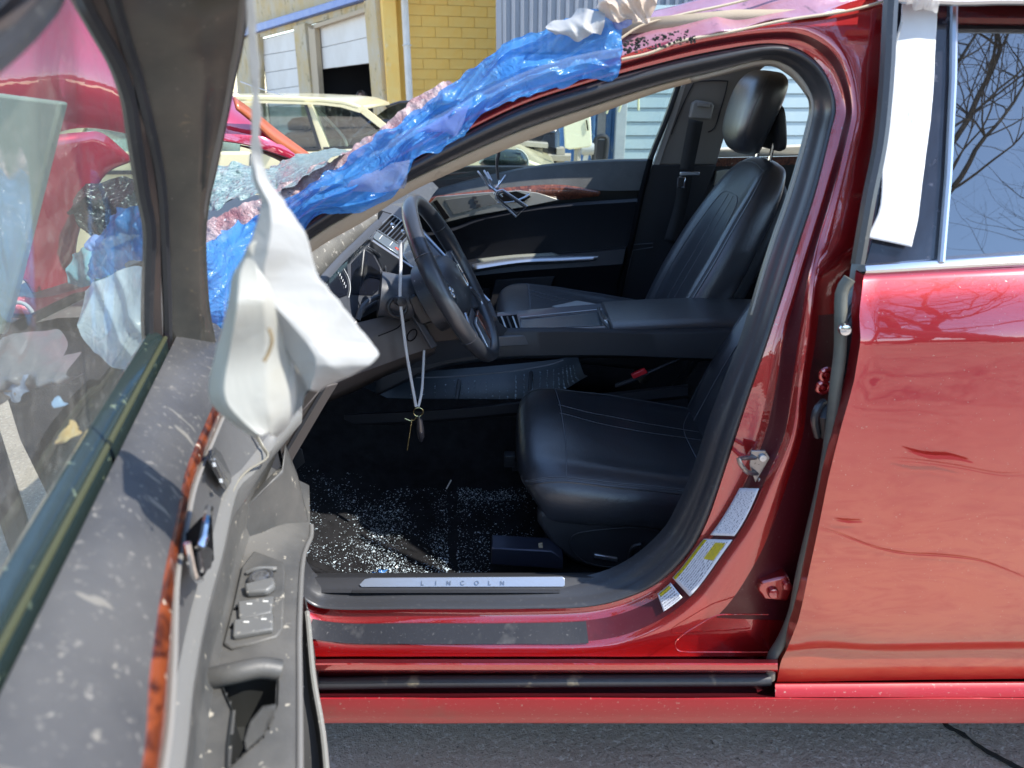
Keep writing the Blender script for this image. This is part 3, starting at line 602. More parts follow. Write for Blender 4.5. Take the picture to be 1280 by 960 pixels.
# ---- seats
def sgn(x): return -1 if x < 0 else 1
def sellipse(c, ax, th, w, h, bol=0, sag=0, n=3.2, seg=44, near_drop=0):
    out = []
    for j in range(seg):
        a = 2 * math.pi * j / seg; ca, sa = math.cos(a), math.sin(a)
        y = sgn(ca) * abs(ca) ** (2 / n); t = sgn(sa) * abs(sa) ** (2 / n); o = t * h
        if t > 0: o += (bol * abs(y) ** 5 * 1.0 * t - sag * (1 - y * y) * t + bol * 0.5 * math.exp(-((abs(y) - 0.78) / 0.13) ** 2) * t)
        out.append(c + ax * (y * w) + th * o)
    return out
def loftring(name, st, mat, parent, seg=44, cap=True, **k):
    m = len(st); keys = [s for s in st]; rows = []
    for i in range((m - 1) * 5 + 1):
        u = i / 5; v = [cr([Vector((*s[0],)) for s in keys], u), cr([Vector((s[1], s[2], s[3])) for s in keys], u), cr([Vector((s[4][0], s[4][1], s[4][2])) for s in keys], u)]
        rows.append(sellipse(v[0], Vector((0, 1, 0)), v[2].normalized(), max(0.004, v[1].x), max(0.004, v[1].y), v[1].z, 0.012 * min(1, v[1].z * 40), seg=seg))
    for r in rows:
        for j, p in enumerate(r): r[j] = p + Vector((0, 0, 1)) * nzv(p, 9, 0.0035)
    vs, fs = gridvf(rows, True); n = seg
    if cap: fs.append(tuple(range(n))[::-1]); fs.append(tuple((len(rows) - 1) * n + j for j in range(n)))
    ob = finish(name, vs, fs, mat, parent, **k); return ob, rows
def surfline(rows, pts, r, name, mat, parent, dirv, lift=0.0012, dash=False):
    # pts: list of (row fraction 0..1, ring fraction 0..1)
    out = []; m = len(rows) - 1; n = len(rows[0]); P2 = [Vector((a, b, 0)) for a, b in pts]
    for q in res(P2, 12 * len(P2)):
        i = max(0, min(m - 1e-4, q.x * m)); j = (q.y % 1) * n; i0, j0 = int(i), int(j)
        a = rows[i0][j0 % n].lerp(rows[i0][(j0 + 1) % n], j - j0); b = rows[i0 + 1][j0 % n].lerp(rows[i0 + 1][(j0 + 1) % n], j - j0)
        out.append(a.lerp(b, i - i0) + dirv * lift)
    return tube(name, out, r, mat, parent, seg=5)
def cushion(X0, yc, w=0.26, dz=0.0):
    T = Vector((0.12, 0, 1)).normalized()
    st = [((X0 - 0.005, yc, 0.475 + dz), 0.16, 0.045, 0.0, Vector((-0.9, 0, 1))), ((X0 + 0.012, yc, 0.485 + dz), w - 0.02, 0.082, 0.004, Vector((-0.45, 0, 1))),
          ((X0 + 0.05, yc, 0.492 + dz), w, 0.086, 0.010, Vector((-0.1, 0, 1))), ((X0 + 0.14, yc, 0.482 + dz), w + 0.004, 0.078, 0.022, T), ((X0 + 0.28, yc, 0.462 + dz), w, 0.070, 0.032, T),
          ((X0 + 0.42, yc, 0.442 + dz), w - 0.01, 0.066, 0.034, T), ((X0 + 0.56, yc, 0.425 + dz), w - 0.03, 0.06, 0.025, T)]
    ob, rows = loftring('seat_cushion', st, LEA, car)
    U = Vector((0, 0, 1)); dn = Vector((0, -1, 0.3)).normalized()
    # ring fraction: 0 = far edge(+Y), .25 = top centre, .5 = near edge
    for k, off in ((0, 0), (1, 0.006)):
        surfline(rows, [(0.10, 0.42 + off), (0.3, 0.415 + off), (0.6, 0.412 + off), (0.97, 0.41 + off)], 0.0009, 'seam', STI, ob, U)
    surfline(rows, [(0.10, 0.44), (0.3, 0.432), (0.6, 0.43), (0.97, 0.43)], 0.0018, 'piping', LEA, ob, U, 0.0005)
    surfline(rows, [(0.12, 0.11), (0.3, 0.115), (0.6, 0.12), (0.97, 0.12)], 0.0009, 'seam', STI, ob, U)
    surfline(rows, [(0.12, 0.085), (0.3, 0.095), (0.6, 0.10), (0.97, 0.10)], 0.0018, 'piping', LEA, ob, U, 0.0005)
    surfline(rows, [(0.385, 0.12), (0.40, 0.25), (0.385, 0.41)], 0.0014, 'seam', STI, ob, U)
    for v in (0.215, 0.235): surfline(rows, [(0.39, v), (0.6, v + 0.003), (0.97, v)], 0.0009, 'seam', STI, ob, U)
    surfline(rows, [(0.86, 0.12), (0.80, 0.25), (0.86, 0.385)], 0.0012, 'seam', STI, ob, U)
    surfline(rows, [(0.10, 0.40), (0.04, 0.42), (0.03, 0.52), (0.05, 0.6)], 0.0010, 'seam', STI, ob, dn)
    return ob
def backrest(X0, z0, yc, w=0.245, top=0.64):
    ln = Vector((0.42, 0, 0.90)).normalized(); Fd = Vector((-0.90, 0, 0.42)).normalized()
    def at(s, o=0): return Vector((X0, yc, z0)) + ln * s + Fd * o
    st = [(at(-0.20, -0.05), w - 0.03, 0.06, 0.01, Fd), (at(-0.05, -0.06), w - 0.0, 0.062, 0.035, Fd), (at(0.10, -0.06), w + 0.008, 0.065, 0.045, Fd), (at(0.25, -0.06), w + 0.002, 0.064, 0.042, Fd),
          (at(0.38, -0.058), w - 0.02, 0.060, 0.030, Fd), (at(0.47, -0.057), w - 0.045, 0.055, 0.014, Fd), (at(0.53, -0.058), w - 0.085, 0.048, 0.006, Fd), (at(0.565, -0.062), w - 0.13, 0.035, 0, Fd), (at(0.575, -0.065), 0.05, 0.012, 0, Fd)]
    ob, rows = loftring('seat_backrest', st, LEA, car)
    for v, rr in ((0.395, .0009), (0.402, .0009), (0.415, 0.0016), (0.105, .0009), (0.098, .0009), (0.085, 0.0016)):
        surfline(rows, [(0.12, v), (0.4, v + (0.004 if v > .25 else -0.004)), (0.62, v - (0.008 if v > .25 else -0.008)), (0.78, v - (0.01 if v > .25 else -0.01))], rr, 'seam', STI if rr < .001 else LEA, ob, Fd)
    for v in (0.175, 0.325): surfline(rows, [(0.1, v), (0.35, v), (0.52, v - (0.02 if v > .25 else -0.02)), (0.57, 0.25 + (v - 0.25) * 0.4), (0.58, 0.25)], 0.0014, 'seam', STI, ob, Fd)
    for v in (0.24, 0.26): surfline(rows, [(0.1, v), (0.57, v)], 0.0009, 'seam', STI, ob, Fd)
    surfline(rows, [(0.76, 0.10), (0.80, 0.25), (0.76, 0.40)], 0.0012, 'seam', STI, ob, Fd)
    # rear shell
    st2 = [(at(-0.18, -0.10), w - 0.05, 0.04, 0, Fd), (at(0.1, -0.115), w - 0.015, 0.045, 0, Fd), (at(0.35, -0.11), w - 0.03, 0.042, 0, Fd), (at(0.5, -0.10), w - 0.09, 0.03, 0, Fd), (at(0.54, -0.09), 0.06, 0.01, 0, Fd)]
    loftring('shell', st2, PLAS, ob, seg=28)
    return at
def headrest(at, yc):
    b = at(0.57, -0.07) + Vector((-0.076, 0, 0.014)); zt = Vector((0.10, 0, 1)).normalized(); Fh = Vector((-1, 0, 0.12)).normalized()
    def h(s, o): return b + zt * s + Fh * o
    st = [(h(0.012, 0.012), 0.05, 0.02, 0, Fh), (h(0.028, 0.020), 0.085, 0.040, 0, Fh), (h(0.07, 0.026), 0.112, 0.050, 0.004, Fh), (h(0.13, 0.018), 0.125, 0.056, 0.004, Fh), (h(0.19, 0.008), 0.130, 0.056, 0, Fh), (h(0.225, 0.000), 0.115, 0.048, 0, Fh), (h(0.245, -0.004), 0.075, 0.030, 0, Fh), (h(0.250, -0.004), 0.02, 0.008, 0, Fh)]
    hr, rows = loftring('headrest', st, LEA, car, seg=36)
    for v in (0.07, 0.43): surfline(rows, [(0.2, v), (0.5, v), (0.9, v)], 0.0010, 'seam', LEA, hr, Vector((0, -1 if v > .25 else 1, 0)), 0.0004)
    stb = [(h(0.035, -0.062), 0.085, 0.012, 0, Fh), (h(0.05, -0.066), 0.10, 0.020, 0, Fh), (h(0.10, -0.050), 0.105, 0.024, 0, Fh), (h(0.15, -0.036), 0.10, 0.018, 0, Fh), (h(0.17, -0.03), 0.06, 0.006, 0, Fh)]
    loftring('shell', stb, PLAS, hr, seg=24)
    for s in (-0.06, 0.06): tube('headrest_post', [b + Vector((0.045, s, -0.07)), b + Vector((0.055, s, 0.05))], 0.006, CHR, hr)
cushion(0.045, 1.555)
at = backrest(0.515, 0.56, 1.56); headrest(at, 1.56)
cushion(-0.02, 2.30, 0.25, 0.10)
at = backrest(0.50, 0.62, 2.285, 0.235); headrest(at, 2.285)
# rear bench behind, dark
box('rear_bench', (1.45, 2.0, 0.50), (0.55, 1.5, 0.42), LEA, car, bevel=0.05)
box('rear_bench_back', (1.78, 2.0, 0.85), (0.16, 1.5, 0.7), LEA, car, bevel=0.05)
# driver's seat valance, switches, rail
val = [(672,640),(672,655),(690,683),(715,703),(740,712),(790,716),(835,700),(870,668),(885,640)]
vb = MB(); vb.prism([P(x, y, 1.305) for x, y in val], (0, 0.05, 0)); vb_ = vb.build('seat_valance', PLAS, car, bevel=0.012)
tube('valance_crease', arc([P(x, y, 1.302) for x, y in ((850,672),(800,660),(735,664),(714,672),(716,688),(733,703),(765,709),(800,704))], 50), 0.0016, PLAS, vb_)
MB().prism([P(x, y, 1.300) for x, y in ((743,693),(772,698),(772,703),(742,698))], (0, 0.012, 0)).build('seat_switch', SIL, vb_, bevel=0.002)
tube('lumbar_switch', arc([P(786, 704, 1.30), P(790, 686, 1.285), P(800, 681, 1.283), P(803, 690, 1.29)], 12), 0.005, PLAS, vb_)
tube('recline_lever', arc([P(806, 692, 1.285), P(822, 685, 1.28), P(832, 686, 1.29)], 10), 0.005, SIL, vb_)
rl = MB(); rl.prism([P(x, y, 1.27) for x, y in ((614,685),(690,689),(704,700),(704,712),(614,706))], (0, 0.05, 0)); rl.build('seat_rail', M('blued_steel', (0.04, 0.045, 0.07), 0.35, 0.5), car, bevel=0.003)
box('seat_rail', (0.25, 1.75, 0.33), (0.5, 0.05, 0.05), PLAS, car)
box('rail_bracket', P(637, 574, 1.66), (0.03, 0.03, 0.035), PLAS, car, bevel=0.003)
box('seat_frame', (0.3, 1.55, 0.38), (0.44, 0.40, 0.07), PLAS, car)
# ---- centre console
def ctop(px, py): return PZ(px, py, 0.735)
arm = [ctop(x, y) for x, y in ((766,411),(930,404),(960,404))]
xa = arm[0].x; y0 = 1.79
def rbox(name, x0, x1, y0, y1, z0, z1, mat, parent, bev=0.01, **k):
    return box(name, ((x0 + x1) / 2, (y0 + y1) / 2, (z0 + z1) / 2), (x1 - x0, y1 - y0, z1 - z0), mat, parent, bevel=bev, **k)
xa = P(766, 411, 1.79).x
al = MB()
rowsA = []
for i in range(14):
    x = xa + 0.004 + i / 13 * 0.47; z = 0.728 + 0.012 * math.sin(i / 13 * 2.6)
    rowsA.append([Vector((x, Y, z + dz)) for Y, dz in ((1.795, -0.045), (1.79, -0.02), (1.793, -0.006), (1.803, 0.0), (1.85, 0.003), (1.93, 0.004), (2.0, 0.003), (2.045, 0), (2.055, -0.01), (2.055, -0.045))])
rowsA = [[Vector((xa, v.y, v.z - 0.006)) for v in rowsA[0]]] + rowsA
arml = grid('armrest_lid', rowsA, LEA, car, solid=0.004)
tube('seam', [r[3] + Vector((0, -0.002, -0.004)) for r in rowsA[1:]], 0.0008, STI, arml, seg=5)
tube('seam', [r[3] + Vector((0, 0.006, 0.0015)) for r in rowsA[1:]], 0.0008, STI, arml, seg=5)
box('lid_latch', Vector((xa - 0.010, 1.90, 0.722)), (0.018, 0.05, 0.012), CHR, car, bevel=0.002)
# console side body (near face) and top rails forward of the armrest
side_t = [(612,402),(660,398),(710,394),(764,389)]
cs = [res([P(x, y, 1.775) for x, y in ((470,462),(540,428),(590,414),(625,411),(690,410),(764,412),(850,412),(960,408))], 60),
      res([P(x, y, 1.768) for x, y in ((470,475),(540,440),(590,422),(625,417),(690,415),(764,416),(850,418),(960,414))], 60),
      res([P(x, y, 1.772) for x, y in ((470,490),(540,458),(590,448),(625,444),(690,442),(764,442),(850,445),(960,448))], 60),
      res([P(x, y, 1.80) for x, y in ((470,493),(540,461),(590,451),(625,447),(690,445),(764,445),(850,448),(960,452))], 60)]
grid('console_side', cs, M('console_side_grey', (0.042, 0.045, 0.052), 0.5, bump=(300, 0.3, 0.0006), specks=(200, 0.7, (0.1, 0.1, 0.1), 0.04)), car, solid=0.01)
tube('trim_line', [p + Vector((0, -0.002, 0)) for p in cs[2]], 0.0012, SIL if False else PLAS, car)
# top deck: silver tray cover with chrome rail
def deck(x, y, z=0.725): return PZ(x, y, z)
dk = MB(); dk.prism([deck(x, y) for x, y in ((650,398),(752,389),(754,407),(652,411))], (0, 0, -0.02)); dk.build('tray_cover', M('satin_tray', (0.16, 0.18, 0.20), 0.22, 0.6), car, bevel=0.002)
dk = MB(); dk.prism([deck(x, y, 0.722) for x, y in ((600,392),(762,378),(764,413),(612,421))], (0, 0, -0.03)); dk.build('console_deck', M('deck_grey', (0.09, 0.10, 0.12), 0.3, coat=0.5), car, bevel=0.003)
tube('deck_rail', [deck(646, 414, 0.728), deck(700, 412, 0.728), deck(756, 409, 0.728)], 0.0035, SIL, car)
tube('deck_rail', [deck(650, 397, 0.728), deck(700, 392, 0.728), deck(752, 387, 0.728)], 0.0025, SIL, car)
tube('lid_edge', arc([deck(748, 385, 0.732), deck(752, 398, 0.735), deck(762, 412, 0.73), P(768, 424, 1.775)], 14), 0.004, PLAS, car)
sw = MB(); sw.prism([deck(x, y, 0.727) for x, y in ((616,396),(646,393),(650,410),(622,414))], (0, 0, -0.01)); swo = sw.build('switch_panel', BLK, car)
for i in range(4):
    a = Vector((deck(620 + i * 7, 396, 0.731))); b2 = Vector((deck(626 + i * 7, 412, 0.731))); tube('switch_rib', [a, b2], 0.0028, SIL if i in (1, 3) else PLAS, swo)
tube('shift_knob_post', [deck(618, 402, 0.73), deck(619, 390, 0.75)], 0.006, PLAS, swo)
# lower storage shelf with glass crumbs, tunnel side
tunnel = [(430,516),(520,512),(600,506),(660,500),(720,495),(860,480)]
tr_ = [res([P(x, y - 0, 1.80) for x, y in tunnel], 30), res([P(x, y + 3, 1.775) for x, y in tunnel], 30), res([P(x, y + 14, 1.775) for x, y in tunnel], 30), res([P(x, y + 18, 1.79) for x, y in tunnel], 30), res([P(x, y + 90, 1.79) for x, y in tunnel], 30)]
grid('tunnel_side', tr_, M('tunnel_black', (0.022, 0.022, 0.026), 0.45), car)
sh = [res([P(x, y, Y) for x, y in q], 30) for q, Y in (([(450,512),(560,507),(620,502),(690,493),(735,470)], 1.80), ([(450,508),(560,503),(620,497),(690,487),(730,468)], 1.84), ([(450,489),(560,478),(620,473),(690,463),(724,452)], 1.98), ([(450,470),(560,462),(620,457),(690,450),(722,444)], 2.02))]
grid('storage_shelf', sh, M('shelf_black', (0.035, 0.045, 0.05), 0.35), car)
for xx in ((570, 505, 574, 476), (662, 498, 664, 466)):
    tube('shelf_divider', [P(xx[0], xx[1], 1.81), P(xx[2], xx[3], 1.97)], 0.006, PLAS, car)
tube('shelf_rim', arc([P(x, y, 1.78) for x, y in ((520,472),(560,471),(600,468),(640,464),(670,459),(690,455),(704,450))], 40), 0.0022, M('rim_grey', (0.12, 0.13, 0.15), 0.3), car)
mb = MB(); rr = random.Random(11)
def shard(c, s, rr):
    pts = [c + Vector((rr.uniform(-s, s), rr.uniform(-s, s), rr.uniform(-s * 0.3, s * 0.7))) for _ in range(4)]
    return (pts, [(0, 1, 2), (0, 2, 3), (0, 3, 1), (1, 3, 2)])
for i in range(1100):
    j = rr.uniform(4, 28); v = rr.random(); jj = int(j); k = 0 if v < 0.3 else 1; t = rr.random(); p = sh[k][jj].lerp(sh[k + 1][jj], t)
    if rr.random() < (0.25 + 0.75 * (j > 17)): mb.add(shard(p + Vector((0, -0.003, 0.004)), rr.uniform(0.0015, 0.0035), rr))
mb.build('glass_crumbs', SHARD, smooth=False, kind='stuff', label='glass crumbs scattered in the console storage shelf', cat='broken glass')
# glass crumbs on the carpet
mb = MB(); cnt = 0
while cnt < 7000:
    x = rr.uniform(370, 668); y = rr.uniform(568, 722); d = 0.0
    cl = noise.noise(Vector((x * 0.02, y * 0.03, 1)))
    if x < 560: d = 0.0 if y < 600 + 12 * cl + (0 if x > 430 else 25) else 0.75 * (0.35 + 0.65 * min(1, (x - 365) / 130)) * (0.55 + 0.45 * (y - 600) / 110)
    elif x < 572: d = 0.06
    else: d = (0.9 if y < 625 else 0.38) if y > 570 + (x < 600) * (600 - x) * 0.9 else 0
    if 640 < x and y > 600: d *= 0.7
    if x > 612 and y > 675: d = 0.0
    d *= max(0.05, 0.6 + 1.2 * cl)
    if rr.random() > d: continue
    p = PZ(x, y, 0.312)
    if p.y > 1.74: p.z += (p.y - 1.74) * 1.2
    if x < 400 and False: continue
    p.z += nzv((p.x, p.y, 0), 9, 0.006) + (0.0 if p.x > -0.35 else (-0.35 - p.x) * 0.55)
    mb.add(shard(p, rr.choice((0.0009, 0.0012, 0.0016, 0.0024)) * (1.7 if rr.random() < 0.10 else 1), rr)); cnt += 1
mb.build('glass_crumbs', SHARD, smooth=False, kind='stuff', label='shattered window glass strewn over the black driver footwell carpet', cat='broken glass')
mb = MB(); mb.add(shard(PZ(475, 715, 0.345), 0.018, rr)); mb.add(shard(PZ(480, 716, 0.35), 0.014, rr)); mb.add(shard(PZ(468, 717, 0.34), 0.012, rr))
mb.build('blue_film_scrap', BLUE, smooth=False, label='small blue plastic film scrap lying behind the sill plate', cat='scrap')
tube('straw', [PZ(558, 611, 0.32), PZ(564, 600, 0.335)], 0.0018, M('straw_white', (0.7, 0.68, 0.62), 0.5), label='short white straw bit standing among the carpet glass crumbs', cat='debris')
tri('loose_chip', [(673,681,1.28),(678,680,1.28),(679,687,1.28),(674,688,1.28)], 0.006, M('tan_chip', (0.45, 0.36, 0.24), 0.7), label='tiny tan chip resting on the seat rail end', cat='debris')
tri('white_paper_scrap', [(690,383,2.2),(722,376,2.25),(745,380,2.2),(738,386,2.15),(700,386,2.15)], 0.003, WPAP, label='crumpled white scrap lying on the passenger seat cushion', cat='scrap')
# ---- seat belt buckle
bk = tube('buckle_stalk', arc([P(770, 482, 1.80), P(790, 475, 1.785), P(812, 465, 1.775), P(850, 448, 1.79)], 16), [0.010] * 8 + [0.007] * 8, PLAS, car, flat=0.6)
MB().prism([P(x, y, 1.762) for x, y in ((789,469),(806,461),(810,466),(792,474))], (0, 0.012, 0)).build('buckle_button', M('buckle_red', (0.65, 0.02, 0.03), 0.3, spec=0.7), bk, bevel=0.002)
# ================================================================== DASHBOARD
def dp(px, py, Y): return P(px, py, Y)
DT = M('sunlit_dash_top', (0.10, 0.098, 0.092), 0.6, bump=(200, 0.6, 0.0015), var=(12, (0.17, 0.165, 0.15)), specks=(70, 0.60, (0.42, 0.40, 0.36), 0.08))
DG = M('dash_grey', (0.060, 0.066, 0.080), 0.42, bump=(300, 0.3, 0.0006), specks=(180, 0.69, (0.2, 0.2, 0.2), 0.05))
LOWD = M('knee_panel_grey', (0.085, 0.072, 0.068), 0.45, bump=(300, 0.3, 0.0006), specks=(140, 0.69, (0.2, 0.19, 0.18), 0.05))
lip = [(388,372,1.26),(405,348,1.32),(430,320,1.42),(452,299,1.53),(466,285,1.63),(476,276,1.70)]
lipA = [P(*q) for q in lip]
fwd = [(330,330,1.22),(370,306,1.30),(405,285,1.42),(430,272,1.55),(452,265,1.68),(474,262,1.78)]
mid = [(362,352,1.24),(388,328,1.31),(418,303,1.42),(441,285,1.54),(458,274,1.65),(472,268,1.73)]
rows = [res([P(*q) + Vector((-0.05, 0, -0.05)) for q in fwd], 30), res([P(*q) for q in fwd], 30), res([P(*q) for q in mid], 30), res([P(*q) + Vector((-0.008, 0, 0.004)) for q in lip], 30)]
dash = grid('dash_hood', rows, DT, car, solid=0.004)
rows = [rows[-1], res(lipA, 30), res([p + Vector((0.004, 0, -0.008)) for p in lipA], 30), res([p + Vector((-0.005, 0, -0.016)) for p in lipA], 30), res([p + Vector((-0.09, 0, -0.035)) for p in lipA], 30)]
grid('hood_lip', rows, DG, car)
# wide dash top running to the far side
rows = []
for X, z in ((-0.86, 0.955), (-0.70, 0.985), (-0.55, 1.0), (-0.44, 1.0), (-0.395, 0.995), (-0.375, 0.975)):
    rows.append([Vector((X + nzv((X, y, 0), 4, 0.006) + 0.10 * max(0, min(1, (y - 2.15) / 0.15)), y, z + nzv((X, y, 5), 5, 0.004))) for y in [1.72 + i * 0.04 for i in range(26)]])
grid('dash_top', rows, M('dash_top_far', (0.07, 0.075, 0.08), 0.5, bump=(120, 0.5, 0.002), specks=(60, 0.63, (0.3, 0.3, 0.3), 0.06)), car)
rows = []
for X, z in ((-0.86, 0.955), (-0.74, 0.98), (-0.60, 0.985)):
    rows.append([Vector((X, y, z)) for y in (1.10, 1.2, 1.4, 1.6, 1.75)])
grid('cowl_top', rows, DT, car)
# instrument cluster face
CF = Plane(P(440, 350, 1.50), (1, -0.1, 0.42))
def cf(x, y, o=0): return CF.at(x, y, o)
MB().prism([cf(x, y) for x, y in ((396,372),(425,330),(466,296),(480,300),(489,330),(488,352),(474,386),(440,404),(405,410),(385,400))], (-0.03, 0, 0)).build('gauge_cluster', DG, car)
MB().prism([cf(x, y, 0.002) for x, y in ((440,330),(455,312),(466,318),(475,335),(477,352),(474,362),(466,369),(440,368))], (-0.01, 0, 0)).build('gauge_screen', M('gauge_glass', (0.01, 0.012, 0.02), 0.08, coat=1, specks=(90, 0.69, (0.2, 0.25, 0.25), 0.03)), car)
MB().prism([cf(x, y, 0.002) for x, y in ((402,362),(420,338),(434,326),(436,368),(425,372),(400,372))], (-0.01, 0, 0)).build('gauge_screen', M('gauge_glass', (0, 0, 0)), car)
gm = M('gauge_marks', (0.55, 0.58, 0.6), 0.5)
for i in range(7):
    a = cf(421 + i * 1.8, 338 + i * 3.6, 0.004); tube('gauge_mark', [a, a + Vector((0, 0.006, 0.004))], 0.0008, gm, car, seg=4)
tube('gauge_ring', arc([cf(x, y, 0.004) for x, y in ((430,336),(436,348),(438,360),(436,372))], 14), 0.0008, gm, car, seg=5)
tube('cluster_trim', arc([cf(x, y, 0.006) for x, y in ((459,308),(468,314),(476,322),(481,332),(483,342))], 20), [0.002 + 0.003 * math.sin(math.pi * i / 19) for i in range(20)], SIL, car, flat=0.5)
tube('cluster_needle', [cf(463, 346, 0.004), cf(482, 348, 0.006)], 0.0008, PLAS, car, seg=5)
tube('cluster_rim', arc([cf(x, y, 0.010) for x, y in ((486,342),(484,356),(476,372),(462,382),(448,392))], 20), 0.006, DG, car)
# centre stack
p0 = P(462, 300, 1.70); p1 = P(622, 398, 1.74)
sl_ = (p1 - p0).normalized(); SP = Plane(p0, sl_.cross(Vector((0, 1, 0))) * -1)
if SP.n.x < 0: SP.n = -SP.n
def cs_(x, y, o=0): return SP.at(x, y, o)
MB().prism([cs_(x, y) for x, y in ((462,300),(480,262),(516,272),(560,322),(614,378),(622,398))], SP.n * -0.05).build('centre_stack', DG, car)
tube('stack_rail', [cs_(466, 301, 0.004), cs_(505, 327, 0.005), cs_(540, 350, 0.005), cs_(585, 378, 0.004)], 0.0045, SIL, car, flat=0.6)
tube('stack_rail', [cs_(522, 284, 0.004), cs_(560, 324, 0.004), cs_(612, 377, 0.004)], 0.004, SIL, car)
tch = MB(); tch.prism([cs_(x, y, 0.001) for x, y in ((470,290),(500,309),(497,319),(466,298))], SP.n * 0.003); tb = tch.build('touch_strip', M('touch_strip_grey', (0.16, 0.20, 0.24), 0.2, 0.3), car, bevel=0.001)
for a, b in (((474,299),(478,294)), ((487,307),(491,302))): tube('touch_mark', [cs_(*a, 0.005), cs_(*b, 0.005)], 0.0008, M('mark_white', (0.8, 0.8, 0.8), 0.5), tb)
disc('hazard_button', cs_(496, 311, 0.004), SP.n, 0.006, 0.002, M('hazard_red', (0.5, 0.05, 0.03), 0.4), tb)
MB().prism([cs_(x, y, 0.001) for x, y in ((505,304),(517,294),(548,334),(522,338),(503,322))], SP.n * 0.003).build('stack_screen', M('screen_pale', (0.20, 0.22, 0.20), 0.12, coat=1.0), car, bevel=0.001)
MB().prism([cs_(x, y, 0.004) for x, y in ((503,318),(522,312),(532,340),(519,342))], SP.n * 0.002).build('stack_screen', M('screen_dark', (0.02, 0.022, 0.026), 0.1, coat=1.0), car, bevel=0.001)
# air vents: recess frame, black back, slats along Y
vp = [(490,268),(471,287),(500,306),(518,286)]
vn = SP.n
vf = MB(); q = [cs_(x, y, 0.001) for x, y in vp]
vent = MB().prism(q, vn * 0.0015).build('air_vent', BLK, car)
q2 = [cs_(x, y, 0.004) for x, y in vp]
tube('vent_frame', [*q2, q2[0]], 0.0022, SIL, vent, seg=6)
for t in (0.14, 0.28, 0.42, 0.56, 0.70, 0.84):
    a = q2[1].lerp(q2[2], t); b = q2[0].lerp(q2[3], t); tube('slat', [a, b], 0.0022, PLAS if abs(t - .42) > .02 else SIL, vent, seg=6, flat=0.5)
for t in (0.3, 0.75):
    a = q2[0].lerp(q2[3], t).lerp(q2[1].lerp(q2[2], t), 0.5); disc('vent_knob', a + vn * 0.002, vn, 0.006, 0.006, CHR, vent)
# dash blank above the vents
MB().prism([cs_(x, y, 0.003) for x, y in ((474,262),(490,267),(518,284),(524,277),(500,258),(484,255))], SP.n * -0.03).build('vent_surround', M('vent_surround', (0.10, 0.11, 0.13), 0.35, 0.2), car)
# knee panel, column shroud
def patch(name, pts, mat, parent=car, ex=(-0.03, 0.04, 0.0), **k): return prism(name, [P(*p) for p in pts], ex, mat, parent, **k)
knee = grid('knee_panel', [res([P(*q) for q in t], 24) for t in (
    [(385,418,1.32),(430,408,1.36),(470,398,1.42),(505,392,1.47),(522,392,1.50)],
    [(380,450,1.30),(420,440,1.34),(465,425,1.40),(510,410,1.45),(532,405,1.48)],
    [(390,490,1.30),(425,475,1.34),(470,458,1.40),(520,440,1.45),(545,433,1.48)],
    [(395,500,1.34),(430,484,1.38),(470,466,1.43),(520,446,1.48),(543,437,1.50)],
    [(400,505,1.50),(440,490,1.55),(480,470,1.60),(525,450,1.65),(545,440,1.70)])], LOWD, car, solid=0.004)
ringtube('cap_ring', P(515, 419, 1.435), (0.7, -0.6, -0.25), 0.014, 0.0014, BLK, knee)
tube('panel_gap', arc([P(473, 420, 1.392), P(495, 411, 1.42), P(503, 404, 1.435), P(512, 400, 1.445)], 16), 0.0012, BLK, knee)
patch('panel_edge', [(514,392,1.45),(522,392,1.46),(548,432,1.47),(540,437,1.46)], DG, bevel=0.003)
patch('column_lower', [(524,406,1.52),(560,398,1.54),(600,410,1.58),(588,424,1.58),(545,428,1.54)], LOWD, bevel=0.004)
grid('dash_lower_infill', [res([P(*q) for q in t], 12) for t in ([(480,386,1.46),(540,390,1.56),(620,400,1.75)], [(500,440,1.60),(560,425,1.65),(640,415,1.78)], [(480,470,1.70),(560,450,1.74),(640,440,1.80)])], DG, car)  # dash grey surface filling between knee panel and console
col = [(P(486, 368, 1.47) + Vector((-0.02, 0, 0)), 0.058), (P(505, 372, 1.48), 0.056), (P(530, 366, 1.5), 0.050), (P(552, 362, 1.5), 0.042)]
tube('column_shroud', [c for c, r in col], [r for c, r in col], M('column_grey', (0.055, 0.06, 0.072), 0.38, bump=(250, 0.3, 0.0006), specks=(150, 0.68, (0.25, 0.25, 0.25), 0.05)), car, seg=20, flat=0.85)
patch('stalk_pod', [(512,374,1.425),(520,368,1.43),(545,390,1.45),(548,400,1.45),(527,406,1.44),(520,392,1.43)], PLAS, bevel=0.003)
for d in (0, 7, 14): tube('pod_rib', [P(524 + d, 376 + d * 0.5, 1.424), P(532 + d, 392 + d * 0.4, 1.43)], 0.0016, SIL if d == 7 else PLAS, car, seg=5)
disc('column_knob', P(499, 376, 1.405), (0.6, -1, 0.1), 0.011, 0.014, PLAS, car)
ringtube('column_knob_ring', P(497, 384, 1.42), (0.5, -1, 0.1), 0.020, 0.004, PLAS, car)
tube('cluster_curve', arc([P(447, 400, 1.40), P(453, 384, 1.42), P(465, 374, 1.45), P(480, 369, 1.47)], 16), 0.006, DG, car)
